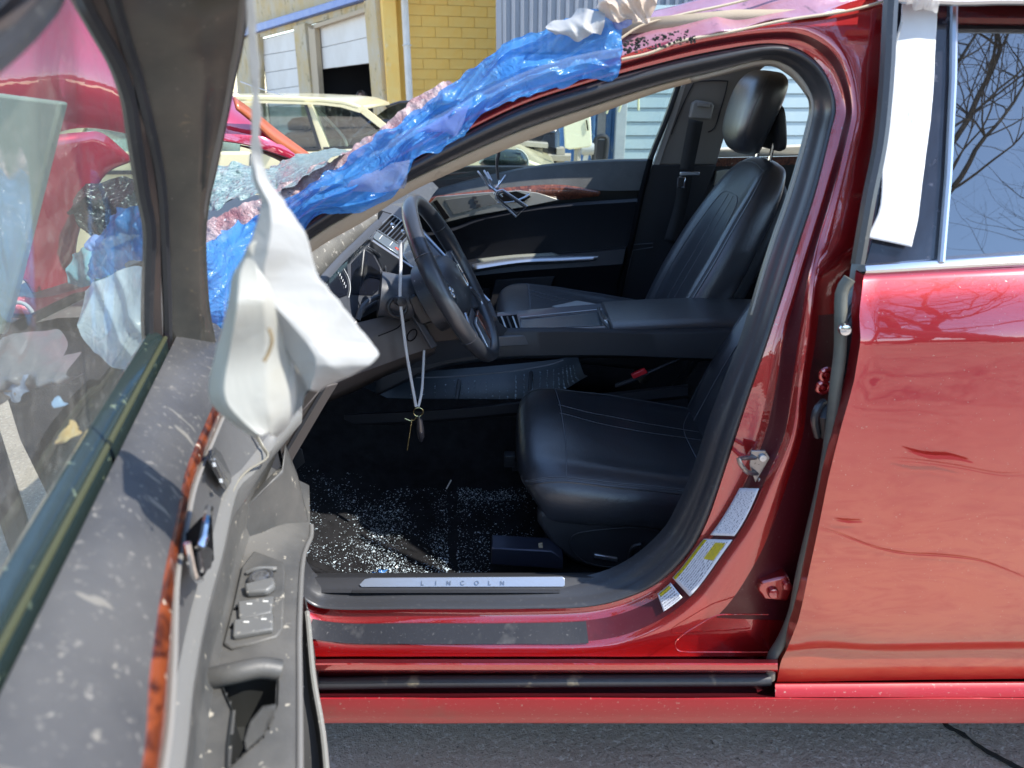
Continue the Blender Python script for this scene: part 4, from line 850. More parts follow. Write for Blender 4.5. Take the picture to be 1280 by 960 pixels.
# dash end panel by the hinge pillar
patch('dash_end_panel', [(330,560,1.24),(352,545,1.24),(404,483,1.28),(424,479,1.30),(405,508,1.30),(372,560,1.27),(364,582,1.25),(352,580,1.24)], M('end_panel_grey', (0.07, 0.062, 0.06), 0.5), ex=(-0.02, 0.02, 0), bevel=0.003)
patch('dash_end_edge', [(404,483,1.275),(409,482,1.275),(352,578,1.235),(348,577,1.235)], PLAS, ex=(0, 0.01, 0))
grid('hinge_pillar_trim', [[P(x, y, Y) for x, y in ((345,330),(345,440),(350,560),(372,660),(392,725))] for x0, Y in ((0, 1.13), (0, 1.22))] + [[P(x - 30, y, 1.6) for x, y in ((345,330),(345,440),(350,560),(372,660),(392,725))]], PLAS, car)
# brake pedal
pd = MB(); pd.prism([P(x, y, 1.5) for x, y in ((358,566),(378,560),(382,578),(366,592))], (-0.02, 0.01, 0)); pd.build('brake_pedal', RUB, car, bevel=0.003)
# ================================================================== STEERING WHEEL
WC = P(567, 349, 1.50); ph = math.radians(27); Wn = Vector((math.cos(ph), 0, math.sin(ph))); Wb = Vector((-math.sin(ph), 0, math.cos(ph))); Wy = Vector((0, 1, 0))
def wp(a, r, o=0): return WC + Wy * (math.cos(a) * r) + Wb * (math.sin(a) * r) + Wn * o
rows = []; RW = 0.183
for i in range(65):
    a = 2 * math.pi * i / 64; c = wp(a, RW); rad = (c - WC).normalized()
    rr1 = 0.0155 + 0.002 * math.exp(-((math.sin(a) - 0.35) / 0.2) ** 2)
    rows.append([c + (rad * math.cos(t) * rr1 * 0.9 + Wn * math.sin(t) * rr1 * 1.12) for t in [2 * math.pi * k / 14 for k in range(14)]])
whl = grid('steering_wheel', rows, M('wheel_leather', (0.032, 0.035, 0.042), 0.30, spec=0.8, bump=(180, 0.3, 0.0008), specks=(120, 0.70, (0.1, 0.1, 0.1), 0.05)), car, closed=True)
for a in (2.6, 3.65, 0.55, -0.5):
    c = wp(a, RW); rad = (c - WC).normalized(); tube('rim_seam', [c + (rad * math.cos(t) * 0.0152 + Wn * math.sin(t) * 0.0185) for t in [2 * math.pi * k / 16 for k in range(17)]], 0.0009, STI if False else LEA, whl, seg=5)
def wpoly(pts, name, mat, o0, o1, bev=0.004, par=None): # pts (y,b) in wheel plane metres
    return MB().prism([WC + Wy * a + Wb * b + Wn * o0 for a, b in pts], Wn * (o1 - o0)).build(name, mat, par or whl, bevel=bev)
# airbag cover: domed
rows = []
for k, (s, o) in enumerate(((1.04, -0.055), (1.04, -0.02), (1.0, -0.002), (0.86, 0.016), (0.62, 0.026), (0.3, 0.031), (0.01, 0.032))):
    rows.append([WC + Wy * (0.088 * s * sgn(math.cos(t)) * abs(math.cos(t)) ** 0.75) + Wb * (-0.012 + 0.072 * s * sgn(math.sin(t)) * abs(math.sin(t)) ** 0.75) + Wn * (o - 0.012) for t in [2 * math.pi * j / 36 for j in range(36)]])
cv = grid('airbag_cover', rows, M('airbag_grey', (0.035, 0.038, 0.045), 0.4, bump=(250, 0.4, 0.0008), specks=(80, 0.66, (0.25, 0.25, 0.25), 0.05)), whl, closed=True)
for sy in (-1, 1):
    wpoly([(sy * 0.07, 0.028), (sy * 0.165, 0.035), (sy * 0.172, 0.005), (sy * 0.165, -0.028), (sy * 0.07, -0.035)], 'spoke', DG, -0.018, 0.0)
    bz = wpoly([(sy * 0.098, 0.018), (sy * 0.14, 0.022), (sy * 0.146, 0.0), (sy * 0.138, -0.02), (sy * 0.098, -0.022)], 'button_pod', PLAS, 0.0, 0.006, 0.002)
    wpoly([(sy * 0.074, -0.045), (sy * 0.11, -0.05), (sy * 0.15, -0.085), (sy * 0.135, -0.115), (sy * 0.085, -0.10)], 'spoke', DG, -0.02, -0.004)
    tube('spoke_trim', arc([WC + Wy * (sy * a) + Wb * b + Wn * 0.006 for a, b in ((0.10, -0.055), (0.125, -0.08), (0.135, -0.105), (0.12, -0.13))], 12), 0.0035, SIL, whl)
wpoly([(-0.05, -0.085), (0.05, -0.085), (0.075, -0.165), (0.04, -0.178), (-0.04, -0.178), (-0.075, -0.165)], 'spoke', DG, -0.022, -0.004)
wpoly([(0.02, -0.10), (0.06, -0.10), (0.085, -0.158), (0.045, -0.168), (0.02, -0.165)], 'wood_inlay', WOOD, -0.003, 0.005, 0.002)
wpoly([(-0.03, -0.10), (0.012, -0.10), (0.012, -0.166), (-0.05, -0.166)], 'spoke_trim_plate', SIL, -0.003, 0.004, 0.002)
for yy, bb in ((-0.118, 0.008), (-0.118, -0.008), (-0.105, 0.0), (-0.13, 0.0)):
    disc('button', WC + Wy * yy + Wb * bb + Wn * 0.006, Wn, 0.005, 0.003, SIL, whl)
# emblem: upright four-pointed star in a thin rectangle frame
em = WC + Wb * 0.0 + Wn * 0.0215
fr = [em + Wy * a + Wb * b for a, b in ((-0.012, 0.024), (0.012, 0.024), (0.012, -0.024), (-0.012, -0.024), (-0.012, 0.024))]
MBx = MB(); MBx.tube(fr, 0.0018, 5)
MBx.prism([em + Wy * a + Wb * b for a, b in ((0, 0.021), (0.002, 0.002), (0.010, 0), (0.002, -0.002), (0, -0.021), (-0.002, -0.002), (-0.010, 0), (-0.002, 0.002))], Wn * 0.002)
MBx.build('emblem', CHR, whl, smooth=False)
tube('cover_trim', arc([WC + Wy * a + Wb * b + Wn * 0.012 for a, b in ((0.066, 0.045), (0.072, 0.02), (0.074, -0.005), (0.066, -0.03))], 14), 0.0018, SIL, whl)
# ================================================================== FAR SIDE
FY = 2.74
def frow(pts, dy=0): return [(x, y, Y + dy) for x, y, Y in pts]
FD = M('far_door_black', (0.014, 0.015, 0.019), 0.42, bump=(300, 0.3, 0.0008))
FDT = M('far_door_top', (0.055, 0.058, 0.060), 0.55, bump=(200, 0.5, 0.001), var=(10, (0.075, 0.08, 0.08)), specks=(150, 0.68, (0.2, 0.2, 0.2), 0.05))
rows = rowspx([[(470,262,2.80),(560,232,2.80),(640,212,2.80),(700,203,2.80),(760,199,2.80),(812,198,2.80)],
               [(470,262,2.765),(560,234,2.765),(640,214,2.765),(700,206,2.765),(760,202,2.765),(811,201,2.765)],
               [(470,272,2.745),(560,244,2.745),(640,228,2.745),(700,222,2.745),(760,222,2.745),(806,224,2.745)],
               [(470,280,2.730),(560,250,2.730),(640,236,2.730),(700,232,2.730),(750,238,2.735),(802,238,2.74)]], 40)
fdoor = grid('far_door_top', rows, FDT, car)
rows = rowspx([[(470,262,2.728),(530,248,2.728),(570,242,2.728),(640,234,2.728),(700,231,2.728),(750,239,2.733)],
               [(470,268,2.722),(530,254,2.722),(570,246,2.722),(640,240,2.722),(700,238,2.722),(751,242,2.73)],
               [(470,272,2.724),(530,258,2.724),(570,250,2.724),(640,250,2.724),(700,250,2.724),(748,245,2.732)]], 40)
grid('wood_strip', rows, WOOD2, fdoor, solid=0.002)
# silver handle plate with grey speaker mesh and chrome handle
plt = [(530,262,2.715),(545,246,2.715),(600,241,2.715),(650,238,2.715),(672,241,2.715),(700,250,2.718),(660,258,2.715),(590,270,2.715),(550,280,2.715)]
tri('handle_plate', plt, 0.006, M('plate_satin', (0.42, 0.42, 0.38), 0.3, 0.7), fdoor, bevel=0.002)
tri('speaker_mesh', [(556,250,2.711),(612,243,2.711),(622,254,2.711),(567,268,2.711)], 0.004, M('mesh_grey', (0.10, 0.105, 0.10), 0.5, bump=(600, 1, 0.001)), fdoor)
mw = MB()
for p in ((593,247),(595,252),(598,257)): mw.box(P(p[0], p[1], 2.707), (0.016, 0.003, 0.010))
mw.build('memory_switch', PLAS, fdoor)
tri('vent_mesh', [(541,252,2.711),(546,250,2.711),(562,272,2.711),(556,275,2.711)], 0.004, BLK, fdoor)
tri('handle_recess', [(620,244,2.710),(645,239,2.710),(664,246,2.710),(655,252,2.710),(626,254,2.710)], 0.003, BLK, fdoor)
tube('door_handle', arc([P(622, 253, 2.70), P(640, 252, 2.69), P(655, 247, 2.69), P(661, 243, 2.70)], 14), [0.004] * 7 + [0.009] * 7, CHR, fdoor, flat=0.5)
rows = rowspx([[(480,300,2.73),(560,285,2.73),(600,272,2.73),(660,260,2.73),(720,253,2.73),(799,248,2.73)],
               [(480,303,2.715),(560,290,2.715),(600,276,2.715),(660,264,2.715),(720,257,2.715),(798,252,2.715)],
               [(480,320,2.745),(560,305,2.745),(600,296,2.745),(660,290,2.745),(720,280,2.745),(793,275,2.745)],
               [(480,340,2.75),(560,330,2.75),(600,322,2.75),(660,318,2.75),(720,314,2.75),(784,308,2.75)],
               [(480,343,2.70),(560,333,2.70),(600,326,2.70),(660,321,2.70),(720,317,2.70),(782,311,2.70)],
               [(480,360,2.68),(560,350,2.68),(600,344,2.68),(660,338,2.68),(720,334,2.68),(778,330,2.68)],
               [(480,370,2.74),(560,362,2.74),(600,360,2.74),(660,358,2.74),(720,356,2.74),(772,352,2.74)],
               [(480,480,2.74),(560,480,2.74),(600,480,2.74),(660,480,2.74),(720,480,2.74),(758,480,2.74)]], 40)
grid('far_door_panel', rows, FD, car)
rows = rowspx([[(590,330,2.675),(650,322,2.675),(700,320,2.675),(748,320,2.675)], [(590,337,2.665),(650,328,2.665),(700,326,2.665),(745,324,2.67)], [(590,340,2.68),(650,331,2.68),(700,329,2.68),(742,326,2.68)]], 24)
grid('door_pull', rows, SIL, car, solid=0.003)
rows = rowspx([[(596,324,2.69),(640,319,2.69),(690,316,2.69)], [(600,329,2.675),(640,323,2.675),(700,319.5,2.675)]], 14)
grid('door_pull_top', rows, M('pull_pad', (0.20, 0.21, 0.18), 0.6), car, solid=0.003)
box('far_door_backing', (0.0, 2.84, 0.64), (1.3, 0.06, 0.80), FD, car)
tri('map_pocket', [(620,350,2.70),(694,345,2.70),(680,380,2.70),(655,420,2.70),(600,420,2.70)], 0.02, M('pocket_black', (0.02, 0.02, 0.024), 0.6), car, bevel=0.004)
tube('door_edge_seal', arc([P(814, 196, 2.73), P(803, 238, 2.72), P(790, 300, 2.72), P(775, 365, 2.72), P(755, 470, 2.72)], 30), 0.011, BLK, car)
tube('far_window_seal', arc([P(x, y, 2.72 + (200 - y) * -0.001) for x, y in ((813,198),(822,175),(833,148),(843,120),(848,104),(846,92),(830,88))], 24), 0.011, RUB, car)
# far B pillar
def fy(y): return 2.74 - 0.0011 * max(0, 205 - y)
tri('far_pillar_trim', [(x, y, fy(y)) for x, y in ((817,206),(826,180),(840,140),(852,108),(858,100),(905,86),(960,60),(960,80),(925,110),(900,190),(896,206))], 0.03, GTR, car, bevel=0.006)
tri('far_pillar_edge', [(x, y, fy(y) - 0.006) for x, y in ((817,206),(826,180),(840,140),(852,108),(857,106),(846,142),(832,182),(824,206))], 0.01, M('pale_edge', (0.45, 0.44, 0.42), 0.5), car)
tube('pillar_panel_line', arc([P(x, y, fy(y) - 0.004) for x, y in ((839,168),(852,135),(866,106),(872,102),(905,101),(909,106),(900,140),(893,160),(885,165)  )], 40), 0.0022, PLAS, car)
tri('far_pillar_lower', [(816,206,2.73),(896,206,2.73),(880,250,2.73),(850,330,2.73),(830,480,2.73),(758,480,2.73),(775,370,2.73),(790,308,2.73),(803,245,2.73)], 0.04, FD, car, bevel=0.004)
tube('pillar_lower_line', [P(788, 306, 2.722), P(816, 304, 2.722), P(816, 309, 2.722), P(791, 313, 2.722), P(776, 372, 2.722)], 0.002, M('line_grey', (0.06, 0.065, 0.08), 0.5), car)
ga = tri('belt_guide', [(866,128,2.62),(872,125,2.62),(890,128,2.62),(893,132,2.62),(889,150,2.62),(862,148,2.62)], 0.03, GTR, car, bevel=0.006)
tri('belt_adjuster', [(873,127,2.61),(888,129,2.61),(887,135,2.61),(872,133,2.61)], 0.01, GTR, ga, bevel=0.003)
blt = [(P(869, 150, 2.60), P(878, 153, 2.60)), (P(858, 185, 2.62), P(871, 186, 2.62)), (P(850, 212, 2.64), P(862, 215, 2.64))]
def belt(name, pr, n=20, th=0.0015, mat=None):
    a, b = res([q[0] for q in pr], n), res([q[1] for q in pr], n); return grid(name, [a, b], mat or M('belt_webbing', (0.018, 0.018, 0.02), 0.7, bump=(900, 0.6, 0.0005)), car, solid=th)
belt('seat_belt', [(P(861, 149, 2.60), P(879, 152, 2.60)), (P(855, 180, 2.62), P(873, 182, 2.62)), (P(849, 212, 2.64), P(866, 215, 2.64))])
belt('seat_belt', [(P(849, 219, 2.64), P(866, 219, 2.64)), (P(842, 260, 2.68), P(858, 262, 2.68)), (P(830, 300, 2.70), P(846, 305, 2.70))])
MB().box(P(862, 217, 2.63), (0.07, 0.012, 0.012)).build('belt_tongue', SIL, car, bevel=0.002)
q = [P(x, y, 2.62) for x, y in ((848,222),(856,222),(855,234),(847,234),(848,222))]; tube('belt_tongue', q, 0.004, CHR, car)
# far glass, rails, rear far door
tri('far_window', [(x, y, 2.79 - 0.0009 * (206 - y)) for x, y in ((545,226),(600,196),(650,170),(760,120),(850,84),(850,110),(813,206),(700,208),(640,214))], 0.003, GCLR, car)
tri('far_rear_sill', [(896,186,2.78),(1040,180,2.78),(1040,194,2.78),(893,197,2.78)], 0.05, M('pale_sill', (0.50, 0.49, 0.42), 0.6), car, bevel=0.006)
tri('far_rear_wood', [(890,198,2.765),(1040,195,2.765),(1040,205,2.765),(888,208,2.765)], 0.02, WOOD2, car)
tri('far_rear_door', [(886,204,2.78),(1100,204,2.78),(1100,480,2.78),(840,480,2.78)], 0.04, FD, car)
tri('rear_door_pull', [(896,214,2.74),(912,212,2.74),(905,222,2.74),(893,232,2.74)], 0.02, M('plate_satin', (0, 0, 0)), car)
for x in (0.72, ): pass
tube('far_roof_rail', arc([Vector((-0.62, 2.70, 1.04)), Vector((-0.3, 2.69, 1.18)), Vector((0.1, 2.67, 1.36)), Vector((0.5, 2.66, 1.43)), Vector((1.1, 2.66, 1.44)), Vector((1.9, 2.66, 1.38))], 30), 0.03, FAB, car)
grid('roof_panel', [[Vector((x, y, 1.425 + 0.04 * math.sin(math.pi * (y - 1.2) / 1.5) + (0 if x > 0.3 else -0.02) )) for y in (1.235, 1.5, 1.8, 2.1, 2.36)] for x in (0.12, 0.35, 0.8, 1.3, 2.0)], FAB, car, solid=0.02)
grid('roof_panel', [[Vector((x, y, 1.455)) for y in (2.36, 2.5, 2.66)] for x in (0.66, 1.3, 2.0)], FAB, car, solid=0.02)  # made-up roof gap ahead of this panel, shaped to let sun reach far door
box('rear_inner_wall', (1.55, 1.13, 0.75), (0.9, 0.04, 0.6), PLAS, car)
box('rear_bulkhead', (1.95, 1.95, 0.85), (0.04, 1.7, 0.9), PLAS, car)
box('underbody', (1.1, 1.92, 0.225), (4.1, 1.80, 0.05), BLK, car)
tube('belt_anchor', [P(962, 316, 2.0), P(972, 314, 1.95)], 0.006, CHR, car)
# passenger mirror outside
mr = [(P(600, 205, 3.0), 0.01), (P(606, 200, 3.0), 0.04), (P(625, 199, 3.0), 0.055), (P(650, 200, 3.0), 0.052), (P(660, 202, 3.0), 0.02)]
tube('far_mirror', [c for c, r in mr], [r for c, r in mr], M('mirror_shell', (0.03, 0.045, 0.04), 0.25, coat=0.6, specks=(50, 0.58, (0.10, 0.14, 0.10), 0.1)), car, seg=18, flat=0.75)
tube('mirror_rim', arc([P(645, 186, 2.96), P(654, 190, 2.96), P(660, 200, 2.96), P(659, 211, 2.96)], 12), 0.004, M('rim_pale', (0.5, 0.52, 0.45), 0.4), car)
#PART4
# ================================================================== OPEN FRONT DOOR
DA = Vector((-.467, .95, 0)); DD = Vector((.266, -.964, 0)).normalized(); DN = Vector((.964, .266, 0)).normalized()
def DL(s, o, z): return DA + DD * s + DN * o + Vector((0, 0, z))
def loc3(p): q = p - DA; return (q.dot(DD), q.dot(DN), p.z)
def PS(px, py, s):
    r = ray(px, py); t = (s - (CAMP - DA).dot(DD)) / r.dot(DD); return CAMP + r * t
def track(pts, n=60, s0=None, s1=0.99):
    q = [PZ(*p) for p in pts]; a = loc3(q[-1]); q.append(DL((a[0] + s1) / 2, a[1], a[2])); q.append(DL(s1, a[1], a[2]))
    if s0 is not None: b = loc3(q[0]); q.insert(0, DL(s0, b[1], b[2]))
    return arc(q, n)
def line(o, z, n=60, s0=-0.02, s1=0.99): return [DL(s0 + (s1 - s0) * i / (n - 1), o, z) for i in range(n)]
def resamp_s(tr, n=60, s0=-0.02, s1=0.99):  # resample a track on common s stations
    L = [loc3(p) for p in tr]; out = []
    for i in range(n):
        s = s0 + (s1 - s0) * i / (n - 1); k = 0
        while k < len(L) - 2 and L[k + 1][0] < s: k += 1
        a, b = L[k], L[k + 1]; t = max(0, min(1, (s - a[0]) / max(1e-6, b[0] - a[0]))); out.append(DL(s, a[1] + (b[1] - a[1]) * t, a[2] + (b[2] - a[2]) * t))
    return out
WL = resamp_s(track([(272,428,1.0),(278,470,.985),(265,510,.98),(235,580,.98),(222,640,.98),(205,720,.98),(187,840,.975),(177,960,.97)]))
WR = resamp_s(track([(300,430,.975),(290,490,.96),(278,520,.955),(245,600,.955),(232,660,.955),(220,720,.955),(215,840,.95),(203,960,.945)]))
RG = resamp_s(track([(372,520,.90),(345,545,.88),(310,590,.87),(290,610,.87),(270,690,.86),(250,760,.86),(232,850,.86),(218,960,.86)]))
AL = resamp_s(track([(320,640,.77),(300,690,.76),(285,760,.76),(262,850,.76),(245,960,.76)]))
AR = resamp_s(track([(388,670,.72),(377,700,.74),(372,780,.76),(372,860,.76),(372,960,.76)]))
PK = resamp_s(track([(380,745,.5),(385,775,.5),(392,850,.48),(408,960,.45)]))
def mixr(a, b, t, o=0, z=0): return [p.lerp(q, t) + DN * o + Vector((0, 0, z)) for p, q in zip(a, b)]
def shift(a, o=0, z=0): return [p + DN * o + Vector((0, 0, z)) for p in a]
dshell = MB()
vs, fs = gridvf([line(-0.070, 0.93), line(-0.090, 0.85), line(-0.095, 0.7), line(-0.085, 0.5), line(-0.055, 0.29), line(0.02, 0.285), line(0.03, 0.6), line(0.0, 0.985), line(-0.03, 0.97), line(-0.07, 0.93)]); dshell.add((vs, fs))
n60 = 60
dshell.f.append(tuple(i * n60 for i in range(9))); dshell.f.append(tuple(i * n60 + n60 - 1 for i in range(9)))
fdr = dshell.build('front_door', REDJ, car)
rows = [line(0.0015, 0.99), line(0.002, 1.020), line(0.006, 1.026), line(0.013, 1.024), mixr(line(0.013, 1.022), WL, 0.35, 0.004, 0.003), mixr(line(0.013, 1.022), WL, 0.75, 0.004, 0.002), WL, shift(WL, -0.004, -0.002)]
grid('upper_trim', rows, TRIM, fdr, sharp=60)
grid('wood_strip', [shift(WL, -0.004, -0.001), shift(WL, 0.0005, -0.002), mixr(WL, WR, 0.5, 0.003), shift(WR, 0, 0.001), shift(WR, -0.004, 0)], WOOD, fdr, sharp=80)
tube('chrome_line', shift(WR, 0.001, -0.001)[2:], 0.0022, M('pale_satin_line', (0.30, 0.285, 0.26), 0.4, 0.3), fdr, flat=0.7)
bw0 = shift(WR, -0.001, -0.002); bw = mixr(WR, RG, 0.35, -0.006); bw1 = mixr(WR, RG, 0.75, -0.006); bw2 = shift(RG, -0.006, 0.004)
grid('bowl_trim', [bw0, bw, bw1, bw2], MESHM, fdr)
grid('ridge_trim', [shift(RG, -0.008, 0.006), shift(RG, 0.000, 0.004), shift(RG, 0.006, -0.004), shift(RG, 0.004, -0.016), mixr(RG, AL, 0.4, -0.002)], M('ridge_grey', (0.15, 0.148, 0.14), 0.42, bump=(300, 0.4, 0.0006), specks=(60, 0.66, (0.34, 0.31, 0.26), 0.05)), fdr)
# armrest with a real pull cup opening
from bpy_extras.object_utils import world_to_camera_view as _w2c
def proj(p):
    q = Vector(p) - CAMP; fw = q.y * CT - q.z * ST; return (640 + F * q.x / fw, 480 - F * (q.y * ST + q.z * CT) / fw)
def inpoly(x, y, poly):
    c = False; j = len(poly) - 1
    for i in range(len(poly)):
        xi, yi = poly[i]; xj, yj = poly[j]
        if (yi > y) != (yj > y) and x < (xj - xi) * (y - yi) / (yj - yi) + xi: c = not c
        j = i
    return c
cup = [(277,850),(300,849),(325,844),(345,846),(346,862),(345,885),(338,905),(325,925),(308,940),(292,955),(286,962),(287,930),(292,890),(284,872)]
ALf, ARf = arc(mixr(RG, AL, 0.4, -0.002), 240), None
def fine(a, n=240): return res(a, n)
keys = [mixr(RG, AL, 0.4, -0.002), mixr(RG, AL, 0.85, 0.0), shift(AL, 0.006, 0.0), mixr(AL, AR, 0.5, 0, 0.002), mixr(AL, AR, 0.92, 0, 0.001), AR, shift(AR, -0.004, -0.012)]
rows = []
for a, b in zip(keys, keys[1:]):
    fa, fb = fine(a), fine(b)
    for k in range(8): rows.append([p.lerp(q, k / 8) for p, q in zip(fa, fb)])
rows.append(fine(keys[-1])); vs, fs = gridvf(rows)
keep = [f for f in fs if not inpoly(*proj(sum((vs[i] for i in f), Vector()) / 4), cup)]
armf = finish('armrest', vs, keep, TRIM2, fdr, sharp=60)
plA = Plane(DL(0.4, 0.09, 0.76), (0, 0, 1))
cupw = [plA.at(x, y) for x, y in cup]; cc = sum(cupw, Vector()) / len(cupw)
rows = [[p + (p - cc) * 0.10 + Vector((0, 0, 0.004)) for p in cupw], [p + (p - cc) * 0.01 + Vector((0, 0, 0.002)) for p in cupw], [p + Vector((0, 0, -0.02)) for p in cupw], [p.lerp(cc, 0.25) + Vector((0, 0, -0.055)) for p in cupw], [p.lerp(cc, 0.98) + Vector((0, 0, -0.06)) for p in cupw]]
grid('pull_cup', rows, M('cup_dark', (0.022, 0.023, 0.022), 0.5), fdr, closed=True)
tube('pull_bar', arc([plA.at(262, 848, 0.004), plA.at(290, 842, 0.012), plA.at(325, 835, 0.010), plA.at(350, 838, 0.002)], 16), 0.011, TRIM2, fdr, seg=12)
tri('cup_wall', [(327,887,0.40),(344,884,0.40),(343,898,0.39),(330,918,0.39),(308,938,0.385),(306,925,0.385),(312,905,0.39)], 0.003, TRIM2, fdr)
tube('armrest_edge', shift(AR, 0.002, 0.0)[7:], 0.0032, M('pale_edge_strip', (0.16, 0.155, 0.145), 0.45), fdr)
grid('pocket_wall', [shift(AR, -0.004, -0.012), shift(AR, -0.016, -0.03), [p + Vector((0, 0, 0.12)) - DN * 0.03 for p in PK], [p - DN * 0.035 - Vector((0, 0, 0.02)) for p in PK], [p - DN * 0.01 - Vector((0, 0, 0.02)) for p in PK], PK, shift(PK, 0.003, -0.01), line(0.115, 0.32), line(0.03, 0.29)], M('pocket_dark', (0.03, 0.03, 0.03), 0.6, specks=(60, 0.66, (0.3, 0.3, 0.28), 0.05)), fdr)
tube('pocket_lip', arc(shift(PK, 0.0, 0.004)[3:], 40), 0.0045, M('lip_grey', (0.20, 0.20, 0.185), 0.45, specks=(60, 0.64, (0.35, 0.33, 0.28), 0.05)), fdr)
# small plastic kick corner of the door trim by the hinges
tri('hinge_corner_trim', [(300,640,0.80),(330,612,0.82),(352,590,0.86),(356,560,0.88),(372,600,0.90),(388,662,0.90),(386,668,0.90),(378,676,0.90),(350,690,0.84),(315,700,0.80)], 0.02, TRIM2, fdr, ex=(-0.3, 1, 0), bevel=0.004)
BP = Plane(DL(0.3, 0.060, 0.9), DN)
def bpx(x, y, o=0): return BP.at(x, y, o)
cream = M('cream_edge', (0.24, 0.225, 0.18), 0.5)
tube('cream_edge', arc([PZ(318, 540, .905), PZ(328, 558, .885), PZ(334, 572, .88), PZ(310, 588, .875), PZ(297, 602, .87), PZ(290, 616, .868)], 24), 0.0026, cream, fdr, flat=0.6)
# memory switch
ms = MB(); ms.prism([bpx(x, y) for x, y in ((260,563),(265,560),(272,566),(285,594),(285,604),(279,612),(274,604),(258,575))], DN * 0.004); mso = ms.build('memory_switch', M('switch_black', (0.012, 0.014, 0.018), 0.25, coat=0.5), fdr, bevel=0.001)
for a in ((267, 581), (275.5, 601)): MB().prism([bpx(a[0] + dx, a[1] + dy, 0.005) for dx, dy in ((-2, -2.5), (1, -2.5), (2.2, 2.5), (-0.8, 2.5))], DN * 0.001).build('switch_mark', gm, mso, smooth=False)
tube('switch_bar', arc([bpx(268, 574, 0.006), bpx(274, 585, 0.006), bpx(280, 598, 0.006)], 8), 0.0011, SIL, mso)
# inner release handle
hd = MB(); hd.prism([bpx(x, y, 0.001) for x, y in ((232,667),(250,648),(262,640),(265,700),(248,726),(240,722),(233,690))], DN * 0.002); hdo = hd.build('handle_recess', BLK, fdr)
tube('release_handle', arc([bpx(261, 636, 0.010), bpx(258, 655, 0.016), bpx(253, 680, 0.016), bpx(247, 683, 0.010)], 16), 0.0042, CHR, hdo)
tube('handle_bezel', arc([bpx(234, 679, 0.006), bpx(238, 700, 0.006), bpx(243, 720, 0.006), bpx(250, 725, 0.006)], 16), 0.0032, CHR, hdo)
MB().prism([bpx(x, y, 0.004) for x, y in ((240,682),(252,684),(260,690),(256,712),(246,718),(243,700))], DN * 0.006).build('handle_pad', M('pad_chrome_dark', (0.06, 0.06, 0.065), 0.2, 0.6, specks=(90, 0.6, (0.4, 0.4, 0.38), 0.05)), hdo, bevel=0.002)
# window switches on the armrest
PT = Plane(DL(0.3, 0.09, 0.762), (0, 0, 1))
def pt(x, y, o=0): return PT.at(x, y, o)
pod = MB(); pod.prism([pt(x, y, -0.002) for x, y in ((318,692),(340,700),(354,705),(357,716),(356,740),(354,790),(346,800),(318,808),(290,814),(280,808),(292,760),(303,712))], (0, 0, 0.005)); podo = pod.build('switch_pod', TRIM2, fdr, bevel=0.002)
swm = M('window_switch_grey', (0.13, 0.13, 0.125), 0.4, specks=(120, 0.64, (0.34, 0.32, 0.28), 0.05))
for q in (((298,757),(343,750),(340,771),(300,780)), ((293,780),(342,772),(342,792),(292,801))):
    o = MB().prism([pt(x, y, 0.003) for x, y in q], (0, 0, 0.007)).build('window_switch', swm, podo, bevel=0.002)
    for k in (0.3, 0.75):
        a = Vector(pt(q[0][0] + (q[1][0] - q[0][0]) * k, q[0][1] + (q[1][1] - q[0][1]) * k, 0.011)); box('switch_mark', a, (0.006, 0.002, 0.001), WHT, o)
    tube('switch_gap', [pt(q[0][0], q[0][1] - 0.5, 0.0035), pt(q[1][0], q[1][1] - 0.5, 0.0035)], 0.0013, BLK, podo)
    disc('pod_hole', pt(q[0][0] - 3, q[0][1] + 4, 0.003), (0, 0, 1), 0.003, 0.0006, BLK, podo)
MB().prism([pt(x, y, 0.003) for x, y in ((306,737),(318,734),(343,728),(345,738),(335,746),(309,748))], (0, 0, 0.010)).build('mirror_switch', swm, podo, bevel=0.003)
kc = pt(326, 722, 0.008); ringtube('mirror_knob', kc, (0, 0, 1), 0.0125, 0.0028, M('knob_dark', (0.05, 0.05, 0.05), 0.3), podo, ry=0.014)
disc('mirror_knob', kc + Vector((0, 0, -0.003)), (0, 0, 1), 0.012, 0.006, M('knob_chrome', (0.35, 0.35, 0.35), 0.25, 0.8, specks=(90, 0.5, (0.1, 0.1, 0.1), 0.1)), podo)
tube('mirror_switch_cap', arc([pt(309, 716, 0.006), pt(322, 711, 0.010), pt(346, 711, 0.006)], 8), 0.003, swm, podo)
# belt seal along the window sill
GRN = M('belt_seal_rubber', (0.018, 0.030, 0.030), 0.25, coat=0.6, coat_r=0.1, spec=0.7, bump=(40, 0.4, 0.002), specks=(60, 0.62, (0.16, 0.20, 0.14), 0.1))
grid('belt_seal', [line(-0.024, 1.015, s0=0.10), line(-0.024, 1.040, s0=0.10), line(-0.018, 1.045, s0=0.10), line(-0.010, 1.040, s0=0.10), line(-0.002, 1.028, s0=0.10), line(-0.001, 1.0, s0=0.10)], GRN, fdr, sharp=70)
tube('belt_seal_lip', line(-0.003, 1.032, s0=0.10), 0.0028, M('olive_lip', (0.055, 0.06, 0.032), 0.45), fdr)
